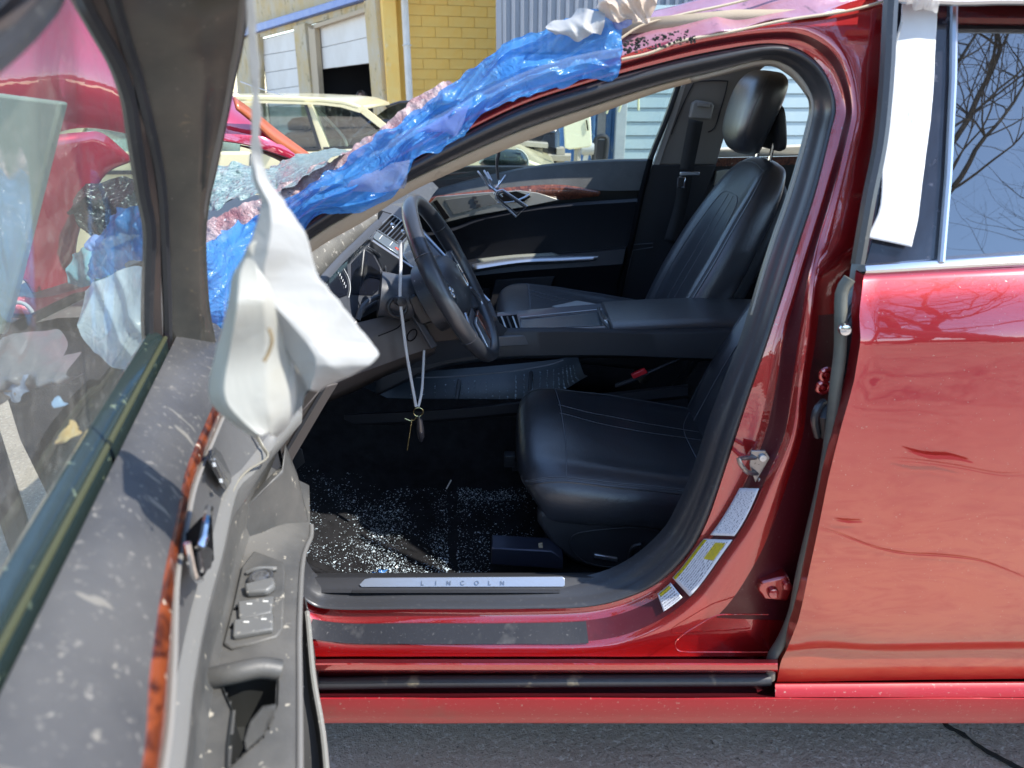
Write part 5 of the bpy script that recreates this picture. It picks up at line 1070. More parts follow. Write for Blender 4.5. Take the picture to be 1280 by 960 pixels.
# window frame
G = [(187,470,.08),(180,415,.11),(180,365,.13),(182,290,.16),(173,240,.19),(162,170,.24),(155,125,.26),(140,80,.29),(115,35,.33),(95,0,.36),(80,-28,.41),(66,-30,.47),(46,4,.54),(24,28,.58),(0,50,.62),(-90,115,.72),(-260,230,.84)]
G3 = arc([PS(*q) for q in G], 90)
tube('glass_run_seal', [p + DN * 0.004 for p in G3], 0.0075, RUB, fdr)
def offs(dx, dy, ds=0.0): return arc([PS(x + dx * (1 if y > -20 and x > 90 else -0.2) , y + dy * (1 if (x < 90 or y < 0) else 0.0), s - 0.0) for x, y, s in G], 90)
FRL = [(212,428,.08),(211,365,.11),(208,300,.14),(204,240,.175),(199,200,.20),(185,140,.245),(172,90,.27),(160,55,.30),(150,20,.33),(142,-10,.36),(128,-70,.42),(90,-110,.50),(40,-70,.56),(0,-30,.60),(-60,20,.66),(-180,90,.75),(-380,190,.86)]
FRR = [(270,428,.05),(262,380,.08),(258,300,.12),(263,250,.15),(270,220,.17),(285,150,.21),(295,100,.24),(304,60,.27),(310,20,.30),(314,-20,.33),(322,-110,.42),(250,-260,.50),(120,-260,.57),(40,-200,.62),(-60,-120,.68),(-240,-20,.76),(-520,80,.88)]
L3_, R3_ = arc([PS(*q) for q in FRL], 90), arc([PS(*q) for q in FRR], 90)
def mid3(a, b, t, o=0): return [p.lerp(q, t) + DN * o for p, q in zip(a, b)]
grid('frame_channel', [shift(G3, 0.004), mid3(G3, L3_, 0.35, 0.008), mid3(G3, L3_, 0.5, 0.006), mid3(G3, L3_, 0.62, -0.006)], M('frame_brown', (0.055, 0.045, 0.042), 0.35, bump=(40, 0.2, 0.002)), fdr)
grid('frame_flange', [mid3(G3, L3_, 0.60, -0.004), mid3(G3, L3_, 0.68, 0.004), mid3(G3, L3_, 0.80, 0.003)], M('flange_highlight', (0.62, 0.56, 0.50), 0.4, specks=(25, 0.6, (0.30, 0.22, 0.2), 0.15)), fdr)  # beige highlight along the frame put into this pale strip's colour
tube('frame_seal', mid3(G3, L3_, 0.90, 0.0), 0.0065, RUB, fdr)
fr = [mid3(L3_, R3_, t, 0.010 * math.sin(math.pi * t) + (0.004 if 0.35 < t < 0.5 else 0)) for t in (0, 0.06, 0.2, 0.4, 0.48, 0.56, 0.7, 0.86, 0.95, 1.0)]
fr.append([p - DN * 0.03 for p in R3_]); fr.insert(0, [p - DN * 0.015 for p in L3_])
grid('window_frame', fr, FRM, fdr, sharp=70)
tube('frame_edge_bead', [p - DN * 0.006 for p in R3_], 0.004, M('bead_grey', (0.16, 0.15, 0.14), 0.4), fdr)
grid('outer_frame', [[p - DN * 0.03 for p in R3_], [p - DN * 0.045 for p in mid3(L3_, R3_, 0.5)], [p - DN * 0.02 for p in mid3(L3_, R3_, 0.1)]], REDJ, fdr)
# front door glass
GL = [loc3(p) for p in G3]
def gtop(s):
    best = None
    for a, b in zip(GL, GL[1:]):
        if (a[0] - s) * (b[0] - s) <= 0 and abs(b[0] - a[0]) > 1e-6:
            t = (s - a[0]) / (b[0] - a[0]); z = a[2] + (b[2] - a[2]) * t
            if best is None or z > best[1]: best = (a[1] + (b[1] - a[1]) * t, z)
    return best or (GL[-1][1], GL[-1][2])
rows = []
for k in range(9):
    r = []
    for i in range(60):
        s = 0.085 + (0.84 - 0.085) * i / 59; o, z = gtop(max(s, 0.09)); zz = max(1.02, z + 0.003); t = k / 8; r.append(DL(s, -0.026 + (o + 0.026) * t, 1.01 + (zz - 1.01) * t))
    rows.append(r)
grid('door_glass', rows, GDOOR, fdr)
# hinges linking door and pillar
for z in (0.45, 0.78): box('door_hinge', DL(-0.03, -0.02, z) + Vector((0.0, 0.06, 0)), (0.05, 0.12, 0.05), REDJ, fdr, bevel=0.005)
# ================================================================== THINGS DRAPED ON OR HUNG FROM THE CAR
# blue plastic film over the windscreen pillar
bt = [(776,30,1.10),(757,14,1.12),(725,18,1.12),(690,34,1.11),(640,50,1.10),(610,70,1.08),(575,98,1.06),(545,120,1.05),(510,148,1.04),(470,172,1.03),(430,203,1.02),(387,232,1.01),(340,258,1.0),(300,278,.99),(262,302,.985),(252,320,.98)]
bb = [(772,96,1.13),(750,100,1.12),(727,101,1.12),(690,112,1.12),(640,126,1.11),(604,143,1.10),(584,166,1.10),(558,182,1.10),(520,199,1.10),(500,238,1.10),(455,264,1.09),(400,269,1.08),(372,300,1.07),(345,345,1.06),(318,427,1.04),(250,427,1.0)]
bt = fixY(bt[:-2], -0.05) + bt[-2:]; bb = fixY(bb[:-3], -0.04) + bb[-3:]
def film(name, top, bot, mat, n=120, m=26, amp=0.012, sc=11, bow=0.03, parent=None, edge=0.004, fold=0, **k):
    a, b = res([P(*q) for q in top], n), res([P(*q) for q in bot], n); rows = []
    for i in range(m):
        t = i / (m - 1); r = []
        for j in range(n):
            p = a[j].lerp(b[j], t); q = p * sc
            w = (1 - abs(noise.noise(q))) ** 4 * amp * 1.2 + noise.noise(q * 2.3 + Vector((3, 1, 7))) * amp * 0.5 + (1 - abs(noise.noise(Vector((q.x * 1.8 + q.z * 1.5, q.z * 0.5, 4))))) ** 4 * amp * 0.8
            if fold:
                uu = j / (n - 1) * fold; w = amp * (1.5 * (1 - abs(noise.noise(Vector((uu + t * 0.8, t * 2.6 - uu * 0.25, 2))))) ** 3 + 0.8 * (1 - abs(noise.noise(Vector((uu * 1.7 - t * 1.5, t * 4.0, 8))))) ** 5 + 0.35 * noise.noise(Vector((uu * 4, t * 5, 3))) + 0.9 * noise.noise(Vector((uu * 0.9, t * 0.8, 5))))
            p = p + Vector((0, -w - bow * math.sin(math.pi * t), 0))
            e = edge * (1 if i in (0, m - 1) else 0.3); p += Vector((noise.noise(q * 3), 0, noise.noise(q * 3 + Vector((9, 9, 9))))) * e * 2
            r.append(p)
        rows.append(r)
    return grid(name, rows, mat, parent, sharp=180, **k)
blue = film('plastic_film', bt, bb, BLUE, label='bright blue crinkled plastic film wrapped along the windscreen pillar of the red car', cat='plastic film', n=300, m=70, amp=0.011, sc=16, bow=0.014, fold=6.5, edge=0.004)
film('film_flap', fixY([(586,132,1.05),(560,140,1.045),(535,152,1.04),(520,163,1.04)], -.075), fixY([(575,165,1.07),(572,173,1.075),(555,168,1.07),(532,166,1.06)], -.07), sheetmat('violet_film', (0.30, 0.42, 0.80), 0.4, 0.3, 0.15, 0.55), 24, 8, 0.003, 12, 0.003, blue)
film('film_flap', fixY([(515,196,1.06),(495,205,1.05),(465,216,1.05),(440,222,1.05)], -.07), fixY([(508,232,1.07),(490,240,1.065),(455,240,1.06),(432,240,1.06)], -.065), sheetmat('violet_film2', (0.42, 0.50, 0.70), 0.4, 0.3, 0.15, 0.6), 30, 10, 0.004, 16, 0.004, blue)
film('plastic_wad', fixY([(757,12,1.09),(735,13,1.09),(715,18,1.09),(690,30,1.09),(680,36,1.09)], -.07), fixY([(752,40,1.085),(735,48,1.08),(722,52,1.08),(705,46,1.08),(683,40,1.08)], -.075), WPAP, 40, 14, 0.008, 16, 0.012, label='white plastic wad bunched on top of the blue film', cat='plastic')
film('plastic_wad', fixY([(826,-30,1.14),(800,-30,1.13),(770,-20,1.12),(748,-10,1.12),(744,10,1.12)], -.05), fixY([(812,26,1.13),(800,30,1.11),(785,28,1.10),(765,30,1.10),(750,18,1.10)], -.06), TAN, 60, 20, 0.016, 22, 0.02, label='tan crinkled plastic wad at the roof corner above the blue film', cat='plastic')
film('plastic_wad', fixY([(790,12,1.10),(775,14,1.09),(762,18,1.09)], -.06), fixY([(788,30,1.10),(775,38,1.09),(764,30,1.09)], -.065), sheetmat('slate_film', (0.25, 0.30, 0.55), 0.3, 0.2, 0.2), 20, 10, 0.006, 20, 0.008, label='small slate blue plastic fold between tan wad and blue film', cat='plastic')
# white paper strip on the rear door pillar
pw = [[(1128,-25),(1145,-25),(1172,-25)], [(1126,22),(1148,15),(1171,15)], [(1117,60),(1140,60),(1169,60)], [(1112,100),(1140,100),(1167,100)], [(1108,150),(1136,150),(1163,150)], [(1103,200),(1130,200),(1157,200)], [(1101,240),(1127,240),(1151,240)], [(1098,264),(1123,267),(1148,271)], [(1091,281),(1118,286),(1144,291)], [(1083,297),(1112,303),(1140,309)]]
rows = []
for i in range(60):
    u = i / 59 * (len(pw) - 1); r = []
    c3 = [cr([Vector((q[k][0], q[k][1], 0)) for q in pw], u) for k in range(3)]
    for j in range(24):
        v = j / 23 * 2; q = cr(c3, v); ed = 1.2 * noise.noise(Vector((q.y * 0.12, 3, 0))) * (1 if j == 0 else 0)
        p = P(q.x + ed, q.y, yg(q.y) - 0.010 - 0.002 * math.sin(math.pi * j / 23)); p.y += nzv(p, 14, 0.002) + nzv(p, 45, 0.0010)
        d = math.hypot(q.x - 1140, (q.y - 140) * 0.6); p.y += 0.003 * math.sin(q.x * 0.9 + q.y * 0.3) * math.exp(-(d / 12) ** 2); r.append(p)
    rows.append(r)
pap = grid('paper_strip', rows, WPAP2, label='long white paper strip taped down the dark pillar of the rear door', cat='paper', solid=0.0006, sharp=180)
if False: film('torn_corner', [(1104,264,1.062),(1096,276,1.055),(1087,286,1.045),(1083,296,1.04)], [(1124,303,1.055),(1112,306,1.05),(1098,304,1.045),(1082,299,1.038)], WPAP2, 20, 10, 0.002, 50, 0.001, pap, 0.002)
film('clear_tape', [(1172,-20,1.135),(1150,-20,1.13),(1124,-20,1.13)], [(1170,14,1.14),(1150,12,1.135),(1134,6,1.14)], sheetmat('clear_tape', (0.72, 0.70, 0.66), 0.2, 0.4, 0.12, 0.3), 24, 10, 0.004, 40, 0.004, pap)
tube('film_edge', arc([P(1127, 28, 1.14), P(1116, 70, 1.13), P(1112, 120, 1.12)], 14), 0.002, WPAP, pap)
# torn white plastic hanging from the door frame close to the camera
NECK = [(-20,308,316),(30,309,320),(60,311,322),(90,312,325),(115,316,323),(140,314,327),(165,315,324),(185,313,327),(205,313,329),(232,319,340),(252,326,358),(270,324,372),(285,320,382),(305,314,388),(325,306,393),(345,298,403),(372,300,426),(400,326,447),(425,346,468),(438,356,473),(450,364,468),(462,372,448),(476,380,418),(488,384,396)]
out = []
for i in range((len(NECK) - 1) * 6 + 1):
    q = cr([Vector(k) for k in NECK], i / 6); r = []
    for j in range(30):
        v = j / 29; x = q.y + (q.z - q.y) * v + (2.2 * noise.noise(Vector((q.x * 0.11, 4, 1))) if j > 26 and q.x > 330 else 0); y = q.x + 10 * (v - 0.3) * (1 if 250 < q.x < 440 else 0.2)
        f = min(1, max(0, (q.x - 190) / 120)); w = (q.z - q.y) / 881 * 0.5
        dep = 0.50 - f * 0.020 * (1 - abs(v - 0.30) / 0.70) - 0.012 * f * max(0, 1 - abs(q.x - 455) / 30) * v
        p = P(x + 1.5 * noise.noise(Vector((q.x * 0.06, j // 28 * 5.0, 1))), y, dep); e = Vector((p.x * 1.0, p.z * 0.5, 3))
        p.y += f * ((1 - abs(noise.noise(e * 9))) ** 6 * -0.004 + noise.noise(e * 26) * 0.0008); r.append(p)
    out.append(r)
hang = grid('torn_plastic', out, WPAP, label='torn white plastic sheet hanging from the open front door frame beside the steering wheel', cat='plastic sheet', solid=0.0007, sharp=32)
TG = [(306,312,328),(326,302,340),(345,291,350),(372,287,352),(400,281,358),(440,271,364),(480,262,370),(505,266,369),(525,286,364),(540,308,353),(547,322,345)]
out = []
for i in range((len(TG) - 1) * 6 + 1):
    q = cr([Vector(k) for k in TG], i / 6); r = []
    for j in range(34):
        v = j / 33; a = math.pi * v; x = q.y + (q.z - q.y) * v; dpt = (v / 0.16 if v < 0.16 else (1 - 0.35 * (v - 0.16) / 0.5 if v < 0.66 else 0.65 * (1 - v) / 0.34)) + (0.10 * math.sin(q.x * 0.05 + 1) if 0.05 < v < 0.95 else 0); f = min(1, max(0.12, (q.x - 318) / 60))
        p = P(x, q.x - 5 * math.sin(a) + (3 * noise.noise(Vector((v * 6, 1, 2))) if q.x > 500 else 0), 0.490 - f * 0.030 * dpt); e = Vector((p.x, p.z * 0.3, 7))
        p.y += (1 - abs(noise.noise(e * 16))) ** 7 * -0.003 + noise.noise(e * 40) * 0.0006; r.append(p)
    out.append(r)
film('inner_fold', [(322,352,.512),(360,352,.512),(398,362,.515)], [(330,532,.505),(352,534,.505),(374,510,.51),(388,480,.512)], sheetmat('shaded_inner', (0.34, 0.335, 0.31), 0.2, 0, 0.5), 24, 20, 0.003, 20, -0.01, hang)  # inner sheet greyed to paint the shade inside the rolled plastic
grid('rolled_tongue', out, sheetmat('ivory_plastic', (0.52, 0.52, 0.48), 0.35, 0.0, 0.45, 0, (16, 0.4, 0.004)), hang, solid=0.0007, sharp=32)
tube('stain', arc([P(336, 410, .438), P(340, 425, .437), P(336, 440, .437), P(330, 452, .436)], 10), 0.0012, M('brown_stain', (0.28, 0.2, 0.1), 0.8), hang, flat=0.3)
# key on a white cord tied to the column
kcol = M('white_cord', (0.62, 0.62, 0.62), 0.5)
key = thing('key_on_cord', P(520, 545, 1.40), 'car key on a white cord hanging from the steering column', 'key')
tube('cord', arc([P(500, 300, 1.44), P(501, 330, 1.43), P(500, 370, 1.40), P(503, 400, 1.395), P(508, 440, 1.395), P(515, 480, 1.40), P(520, 508, 1.40)], 40), 0.0034, kcol, key, seg=7)
tube('cord', arc([P(530, 438, 1.46), P(529, 460, 1.44), P(527, 490, 1.41), P(523, 508, 1.40)], 20), 0.0030, kcol, key, seg=7)
ringtube('key_ring', P(523, 515, 1.40), (0.2, -1, 0), 0.0105, 0.0011, M('brass', (0.7, 0.6, 0.3), 0.25, 1.0), key)
tube('wire_tie', arc([P(522, 519, 1.40), P(516, 526, 1.40), P(506, 523, 1.40)], 8), 0.0013, M('brass', (0, 0, 0)), key)
tube('wire_tie', arc([P(515, 524, 1.40), P(512, 543, 1.40), P(509, 563, 1.40)], 8), 0.0009, M('brass', (0, 0, 0)), key)
fb = [(P(523, 520, 1.40), .003), (P(524, 526, 1.40), .007), (P(525, 536, 1.40), .009), (P(526, 546, 1.40), .008), (P(526, 552, 1.40), .003)]
tube('key_fob', [c for c, r in fb], [r for c, r in fb], M('fob_gloss', (0.015, 0.015, 0.02), 0.12, coat=1.0), key, seg=12, flat=0.6)
# trinket hanging from the rear-view mirror
tk = thing('mirror_charm', P(628, 250, 2.0), 'metal wire charm dangling on a black cord in front of the far door', 'charm')
tube('charm_cord', arc([P(621, 176, 2.0), P(623, 190, 2.0), P(621, 205, 2.0), P(623, 224, 2.0)], 16), [0.0055] * 8 + [0.004] * 8, PLAS, tk)
mb = MB()
for a, b in (((597,214),(613,236)), ((605,213),(616,235)), ((609,215),(618,236)), ((632,219),(617,238)), ((611,232),(628,246)), ((606,228),(622,242)), ((625,226),(618,243))): mb.tube([P(*a, 2.0), P((a[0] + b[0]) / 2 + 1, (a[1] + b[1]) / 2, 1.99), P(*b, 2.0)], 0.003, 5)
mb.build('charm_wires', SIL, tk)
q = [(621,239),(628,237),(659,258),(645,271),(619,246),(621,239)]
tube('charm_frame', [P(*a, 1.99) for a in q], 0.0030, SIL, tk)
q = [(624,241),(629,240),(656,259),(646,268),(622,247),(624,241)]
tube('charm_frame', [P(*a, 1.985) for a in q], 0.0028, PLAS, tk)
#PART5
box('rearview_mirror', P(600, 135, 2.0), (0.03, 0.22, 0.06), PLAS, car, bevel=0.01)
# ================================================================== CRUMPLED FRONT OF THE RED CAR
cz = film('crazed_windscreen_edge', fixY([(560,100,1.10),(528,117,1.09),(480,158,1.07),(430,190,1.06),(387,213,1.05),(330,242,1.04),(258,276,1.03)], -.045), fixY([(578,112,1.08),(545,134,1.07),(505,164,1.06),(445,208,1.04),(395,242,1.03),(340,272,1.02),(258,312,1.0)], -.052), PNK, 140, 12, 0.0035, 26, 0.003, car, 0.004)
film('shattered_windscreen', [(262,208,1.30),(300,203,1.35),(330,207,1.35),(352,212,1.35)], [(256,262,1.14),(280,256,1.14),(310,246,1.14),(350,234,1.14)], CRK, 50, 20, 0.012, 18, 0.01, car)
film('shattered_windscreen', [(340,210,1.40),(365,196,1.45),(392,190,1.5),(420,184,1.5),(440,188,1.5)], [(352,240,1.12),(375,225,1.12),(400,208,1.12),(425,195,1.13),(440,192,1.15)], CRK, 50, 14, 0.012, 18, 0.01, car)
# windscreen opening lower edge / plastic cowl
box('cowl', (-0.92, 1.9, 0.93), (0.16, 1.5, 0.06), PLAS, car, bevel=0.01)
# buckled bonnet standing up
H0 = M('bonnet_paint', (0.50, 0.02, 0.06), 0.30, 0.4, 1.0, 0.03, coat_ior=2.3, bump=(5, 0.3, 0.006), bump2=(20, 0.06, 0.002))
hb = [[(-220,-160,1.40),(-40,-90,1.55),(120,-30,1.72),(220,50,1.82),(296,124,1.80),(330,150,1.79),(392,199,1.82)],
      [(-200,20,1.26),(-20,40,1.40),(110,60,1.58),(200,110,1.68),(290,150,1.72),(335,170,1.72),(390,203,1.79)],
      [(-160,180,1.20),(10,180,1.34),(100,160,1.48),(180,170,1.58),(290,178,1.66),(345,193,1.70),(386,208,1.76)]]
hb2 = [[(-160,180,1.20),(10,180,1.34),(60,170,1.42),(105,165,1.48),(130,168,1.52),(168,200,1.57)], [(-130,270,1.20),(10,260,1.32),(50,250,1.38),(90,240,1.44),(108,238,1.47),(128,222,1.52)], [(-100,330,1.20),(15,325,1.30),(45,325,1.35),(70,320,1.40),(92,310,1.43),(98,296,1.45)], [(-90,350,1.20),(18,345,1.29),(45,367,1.33),(70,366,1.37),(92,362,1.42),(98,358,1.44)]]
rows = rowspx(hb, 50); vsA, fsA = gridvf([[p + Vector((0, nzv(p, 3, 0.02), 0)) for p in r] for r in rows])
rowsB = rowspx(hb2, 50)
bon = finish('bonnet', vsA, fsA, H0, car, solid=0.004, sharp=60)
grid('bonnet_fold', [[p + Vector((0, nzv(p, 3, 0.012) - 0.003, 0)) for p in r] for r in [res([rowsB[k][j] for k in range(4)], 16) for j in range(50)]], H0, bon, solid=0.004)
lipm = M('orange_bonnet_lip', (0.50, 0.13, 0.05), 0.35, 0.3, 0.6, 0.1)
grid('bonnet_lip', rowspx([[(292,122,1.68),(320,142,1.72),(350,166,1.75),(393,197,1.79)], [(296,136,1.66),(322,158,1.70),(350,184,1.73),(384,206,1.77)]], 20), lipm, bon, solid=0.006)
grid('bonnet_underside', rowspx([[(300,182,1.69),(340,192,1.72),(365,200,1.75),(388,206,1.79)], [(312,184,1.72),(345,198,1.76),(372,213,1.79),(380,212,1.80)]], 20), M('bonnet_brown', (0.12, 0.05, 0.035), 0.5), bon, solid=0.004)
# fender, strut tower and engine bay lumps seen through the door glass
fend = M('dull_maroon', (0.10, 0.012, 0.02), 0.35, 0.3, 0.6, 0.15, specks=(60, 0.62, (0.2, 0.16, 0.15), 0.1))
grid('fender', rowspx([[(-60,372,1.2),(20,372,1.2),(60,372,1.22),(120,356,1.28),(200,345,1.3)], [(-60,392,1.17),(20,392,1.17),(60,394,1.19),(120,390,1.24),(200,392,1.26)], [(-60,430,1.19),(20,430,1.19),(60,436,1.2),(120,432,1.24),(200,430,1.25)]], 30), fend, car, solid=0.004)
film('crushed_bay_edge', [(-40,366,1.24),(20,370,1.24),(60,374,1.26),(110,362,1.30),(200,350,1.32)], [(-40,384,1.20),(20,388,1.20),(60,392,1.22),(110,380,1.26),(200,372,1.28)], M('black_plastic_crush', (0.015, 0.016, 0.018), 0.4), 60, 10, 0.012, 20, 0.02, car)
ringtube('hose_loop', P(25, 400, 1.15), (0.3, -1, 0.2), 0.022, 0.0035, M('pale_hose', (0.4, 0.42, 0.42), 0.3), car, ry=0.03)
film('crushed_bay', [(110,232,1.45),(140,224,1.45),(170,222,1.45),(215,232,1.40)], [(116,292,1.42),(135,298,1.40),(160,290,1.38),(215,300,1.34)], M('glittering_crush', (0.02, 0.03, 0.03), 0.3, bump=(90, 1.0, 0.01), specks=(110, 0.60, (0.5, 0.6, 0.55), 0.05)), 50, 24, 0.02, 16, 0.03, car)
film('bay_foam', [(98,318,1.36),(112,306,1.36),(135,308,1.36),(158,315,1.34)], [(100,352,1.34),(118,358,1.33),(140,352,1.32),(160,338,1.32)], sheetmat('teal_film', (0.25, 0.55, 0.66), 0.4, 0.3, 0.2, 0.1), 30, 16, 0.014, 20, 0.03, car)
film('wiper_arm', [(84,262,1.30),(100,250,1.30),(112,240,1.30)], [(90,270,1.30),(104,258,1.30),(116,246,1.30)], PLAS, 20, 5, 0.004, 20, 0.008, car)
film('plastic_film', [(150,262,1.20),(168,256,1.16),(190,256,1.12),(214,262,1.08),(214,300,1.06)], [(112,352,1.22),(130,345,1.20),(150,338,1.17),(180,320,1.12),(214,330,1.06)], BLUE, 70, 30, 0.016, 14, 0.02, label='blue plastic film bundle tucked into the crushed engine bay beyond the door glass', cat='plastic film')
film('plastic_wad', [(114,296,1.28),(122,292,1.28),(134,296,1.28)], [(116,312,1.27),(124,314,1.27),(134,308,1.27)], sheetmat('blue_white_bag', (0.25, 0.42, 0.8), 0.4, 0.3, 0.2), 20, 10, 0.008, 30, 0.015, label='small blue and white bag wad beside the crushed bonnet hinge', cat='plastic')
film('plastic_sheet', [(112,362,1.05),(130,352,1.04),(155,338,1.03),(180,330,1.02),(212,320,1.0)], [(122,436,.97),(140,448,.96),(160,455,.955),(185,450,.95),(212,440,.94)], PALEB, 50, 40, 0.016, 9, 0.02, label='pale translucent plastic sheet hanging over the front wheel arch', cat='plastic sheet')
# made-up panel standing in for the grey green reflection in the door glass
gp = tri('reflection_panel', [(-260,60,1.02),(-60,110,1.02),(76,128,1.02),(58,200,1.02),(38,280,1.02),(18,360,1.02),(0,425,1.02),(-60,520,1.02),(-260,520,1.02)], 0.02, M('grey_green_reflection', (0.24, 0.29, 0.25), 0.5, coat=0.2, coat_r=0.3, var=(2, (0.30, 0.36, 0.31))), label='added grey green panel standing for a reflection in the front door glass', cat='panel', bevel=0.004)
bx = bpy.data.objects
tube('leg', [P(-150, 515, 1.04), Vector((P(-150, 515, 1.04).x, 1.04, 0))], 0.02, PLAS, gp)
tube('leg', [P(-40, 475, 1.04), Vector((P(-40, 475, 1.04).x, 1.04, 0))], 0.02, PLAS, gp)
# junk on the ground beside the door
GRN2 = ASP
film('trash_bag', [(18,420,1.05),(50,402,1.05),(78,405,1.04),(100,425,1.0),(118,430,0.98)], [(10,470,.95),(30,480,.94),(60,478,.93),(90,470,.92),(118,460,.92)], M('grey_bag', (0.14, 0.14, 0.15), 0.3, bump=(30, 0.4, 0.006)), 50, 26, 0.03, 9, 0.05, label='slumped grey bag on the ground below the crushed front wing', cat='bag')
film('rag', [(-30,440,.98),(0,448,.97),(20,455,.96)], [(-30,500,.90),(0,512,.89),(34,482,.90)], M('brown_cloth', (0.26, 0.13, 0.08), 0.8, var=(20, (0.35, 0.25, 0.18))), 20, 14, 0.014, 20, 0.02, label='brown rag lying at the lower left beyond the door glass', cat='rag')
film('paper_scrap', [(8,478,.9),(24,466,.9),(38,462,.9)], [(20,500,.88),(30,498,.88),(36,486,.88)], sheetmat('lilac_card', (0.22, 0.26, 0.34), 0.1, 0, 0.5), 14, 8, 0.004, 30, 0.006, label='pale lilac card scrap resting against the brown rag', cat='scrap')
film('leaf', [(74,548,.62),(84,535,.63),(100,526,.64)], [(76,552,.62),(90,549,.62),(106,530,.64)], M('orange_leaf', (0.60, 0.33, 0.09), 0.6, var=(60, (0.7, 0.5, 0.25))), 14, 6, 0.003, 30, 0.004, label='dry orange leaf lying on the ground seen through the dusty door glass', cat='leaf')
film('paper_scrap', [(66,500,.7),(78,498,.7),(86,502,.7)], [(68,508,.69),(78,510,.69),(86,506,.69)], sheetmat('sky_scrap', (0.35, 0.50, 0.70), 0.1, 0, 0.5), 10, 5, 0.002, 30, 0.002, label='small sky blue scrap on the ground above the orange leaf', cat='scrap')
mb = MB(); rr = random.Random(23)
for i in range(2600):
    x = rr.uniform(-1.7, -0.45); y = rr.uniform(0.35, 1.5); s = rr.choice((0.004, 0.006, 0.009, 0.014))
    c = Vector((x, y, 0.01 + rr.random() * 0.01)); mb.add(shard(c, s, rr))
mb.build('rubble', M('rubble_grey', (0.14, 0.135, 0.12), 0.85, var=(6, (0.26, 0.24, 0.20))), smooth=False, kind='stuff', label='grit, bark and plastic fragments littering the ground by the open door', cat='debris')
# ================================================================== BEIGE WAGON
wy = 5.9; CRM = M('cream_car_paint', (0.74, 0.67, 0.42), 0.35, coat=0.8, coat_r=0.08, bump=(6, 0.1, 0.003), specks=(80, 0.68, (0.4, 0.34, 0.22), 0.05))
wag = thing('station_wagon', (P(300, 200, wy).x, wy + 0.8, -0.15), 'old cream station wagon parked side on behind the crushed bonnet', 'car')
def W(x, y, o=0): return P(x, y, wy + o)
def wpr(name, pts, th, mat, o=0, par=None, **k): return MB().prism([W(x, y, o) for x, y in pts], (0, th, 0)).build(name, mat, par or wag, **k)
wpr('lower_body', [(-60,192),(120,190),(300,190),(400,190),(480,183),(540,186),(650,196),(700,215),(700,330),(-60,330)], 1.55, CRM, 0, bevel=0.02)
rf = [(60,150),(90,130),(150,122),(240,119),(330,119),(400,122),(430,125),(452,133),(452,138),(428,131),(400,128),(330,126),(240,126),(150,128),(96,136),(70,156)]
wpr('roof', rf, 1.40, CRM, 0.08, bevel=0.01)
for o in (0.04, 1.42):
    wpr('pillar', [(452,132),(520,186),(508,186),(446,137)], 0.06, CRM, o)
    wpr('pillar', [(379,128),(388,128),(412,187),(399,188)], 0.06, CRM, o)
    wpr('pillar', [(306,127),(318,127),(318,190),(300,190)], 0.06, CRM, o)
    wpr('pillar', [(90,133),(120,130),(90,190),(50,190)], 0.06, CRM, o)
    wpr('drip_rail', [(70,156),(96,136),(150,128),(240,126),(330,126),(400,128),(428,131),(452,138),(450,141),(426,134),(400,131),(330,129),(240,129),(150,131),(98,139),(74,158)], 0.02, CRM, o - 0.03)
for pts in ([(398,188),(402,187),(384,131),(380,131)], [(320,130),(323,130),(323,188),(320,188)], [(320,186),(398,185),(398,188),(320,189)], [(404,184),(492,181),(494,184),(404,187)]):
    wpr('window_gasket', pts, 0.012, RUB, 0.03)
wpr('side_window', [(322,130),(380,130),(399,187),(322,188)], 0.006, MATS['old_car_glass'], 0.06)
wpr('side_window', [(388,131),(426,134),(444,140),(498,185),(410,187)], 0.006, MATS['old_car_glass'], 0.06)
wpr('side_window', [(110,132),(304,129),(300,190),(80,190)], 0.006, MATS['old_car_glass'], 0.06)
wpr('side_window', [(110,132),(430,134),(498,185),(80,190)], 0.006, MATS['old_car_glass'], 1.46)
grid('windscreen', [[W(452, 134, 0.1), W(452, 134, 1.4)], [W(520, 186, 0.1), W(520, 186, 1.4)]], MATS['old_car_glass'], wag, solid=0.005)
wpr('headrest', [(358,154),(364,148),(378,148),(384,156),(384,164),(358,164)], 0.3, PLAS, 0.3, bevel=0.03)
wpr('seat', [(352,166),(390,164),(398,190),(352,192)], 0.5, PLAS, 0.25, bevel=0.05)
wpr('dashboard', [(440,172),(470,166),(500,182),(500,192),(430,192)], 1.2, PLAS, 0.15, bevel=0.03)
wpr('door_handle', [(325,185),(342,184),(343,189),(325,190)], -0.03, RUB, -0.001)
wpr('door_gap', [(313,192),(315,192),(306,330),(304,330)], -0.003, RUB, 0.001)
wpr('body_moulding', [(-60,214),(300,212),(480,206),(480,210),(300,217),(-60,219)], -0.02, RUB, 0)
for x in (60, 590):
    c = W(x, 262, 0.12); c.z = 0.18; tube('wheel', [c + Vector((0, -0.1, 0)), c + Vector((0, 0.1, 0))], 0.31, RUB, wag, seg=28)
tube('aerial', [W(355, 120, 0.1), W(322, 110, 0.1), W(300, 102, 0.1)], 0.004, SIL, wag)
tube('hanging_strap', arc([W(395, 136, 0.3), W(410, 150, 0.3), W(430, 172, 0.3), W(434, 186, 0.3)], 10), 0.012, WHT, wag)
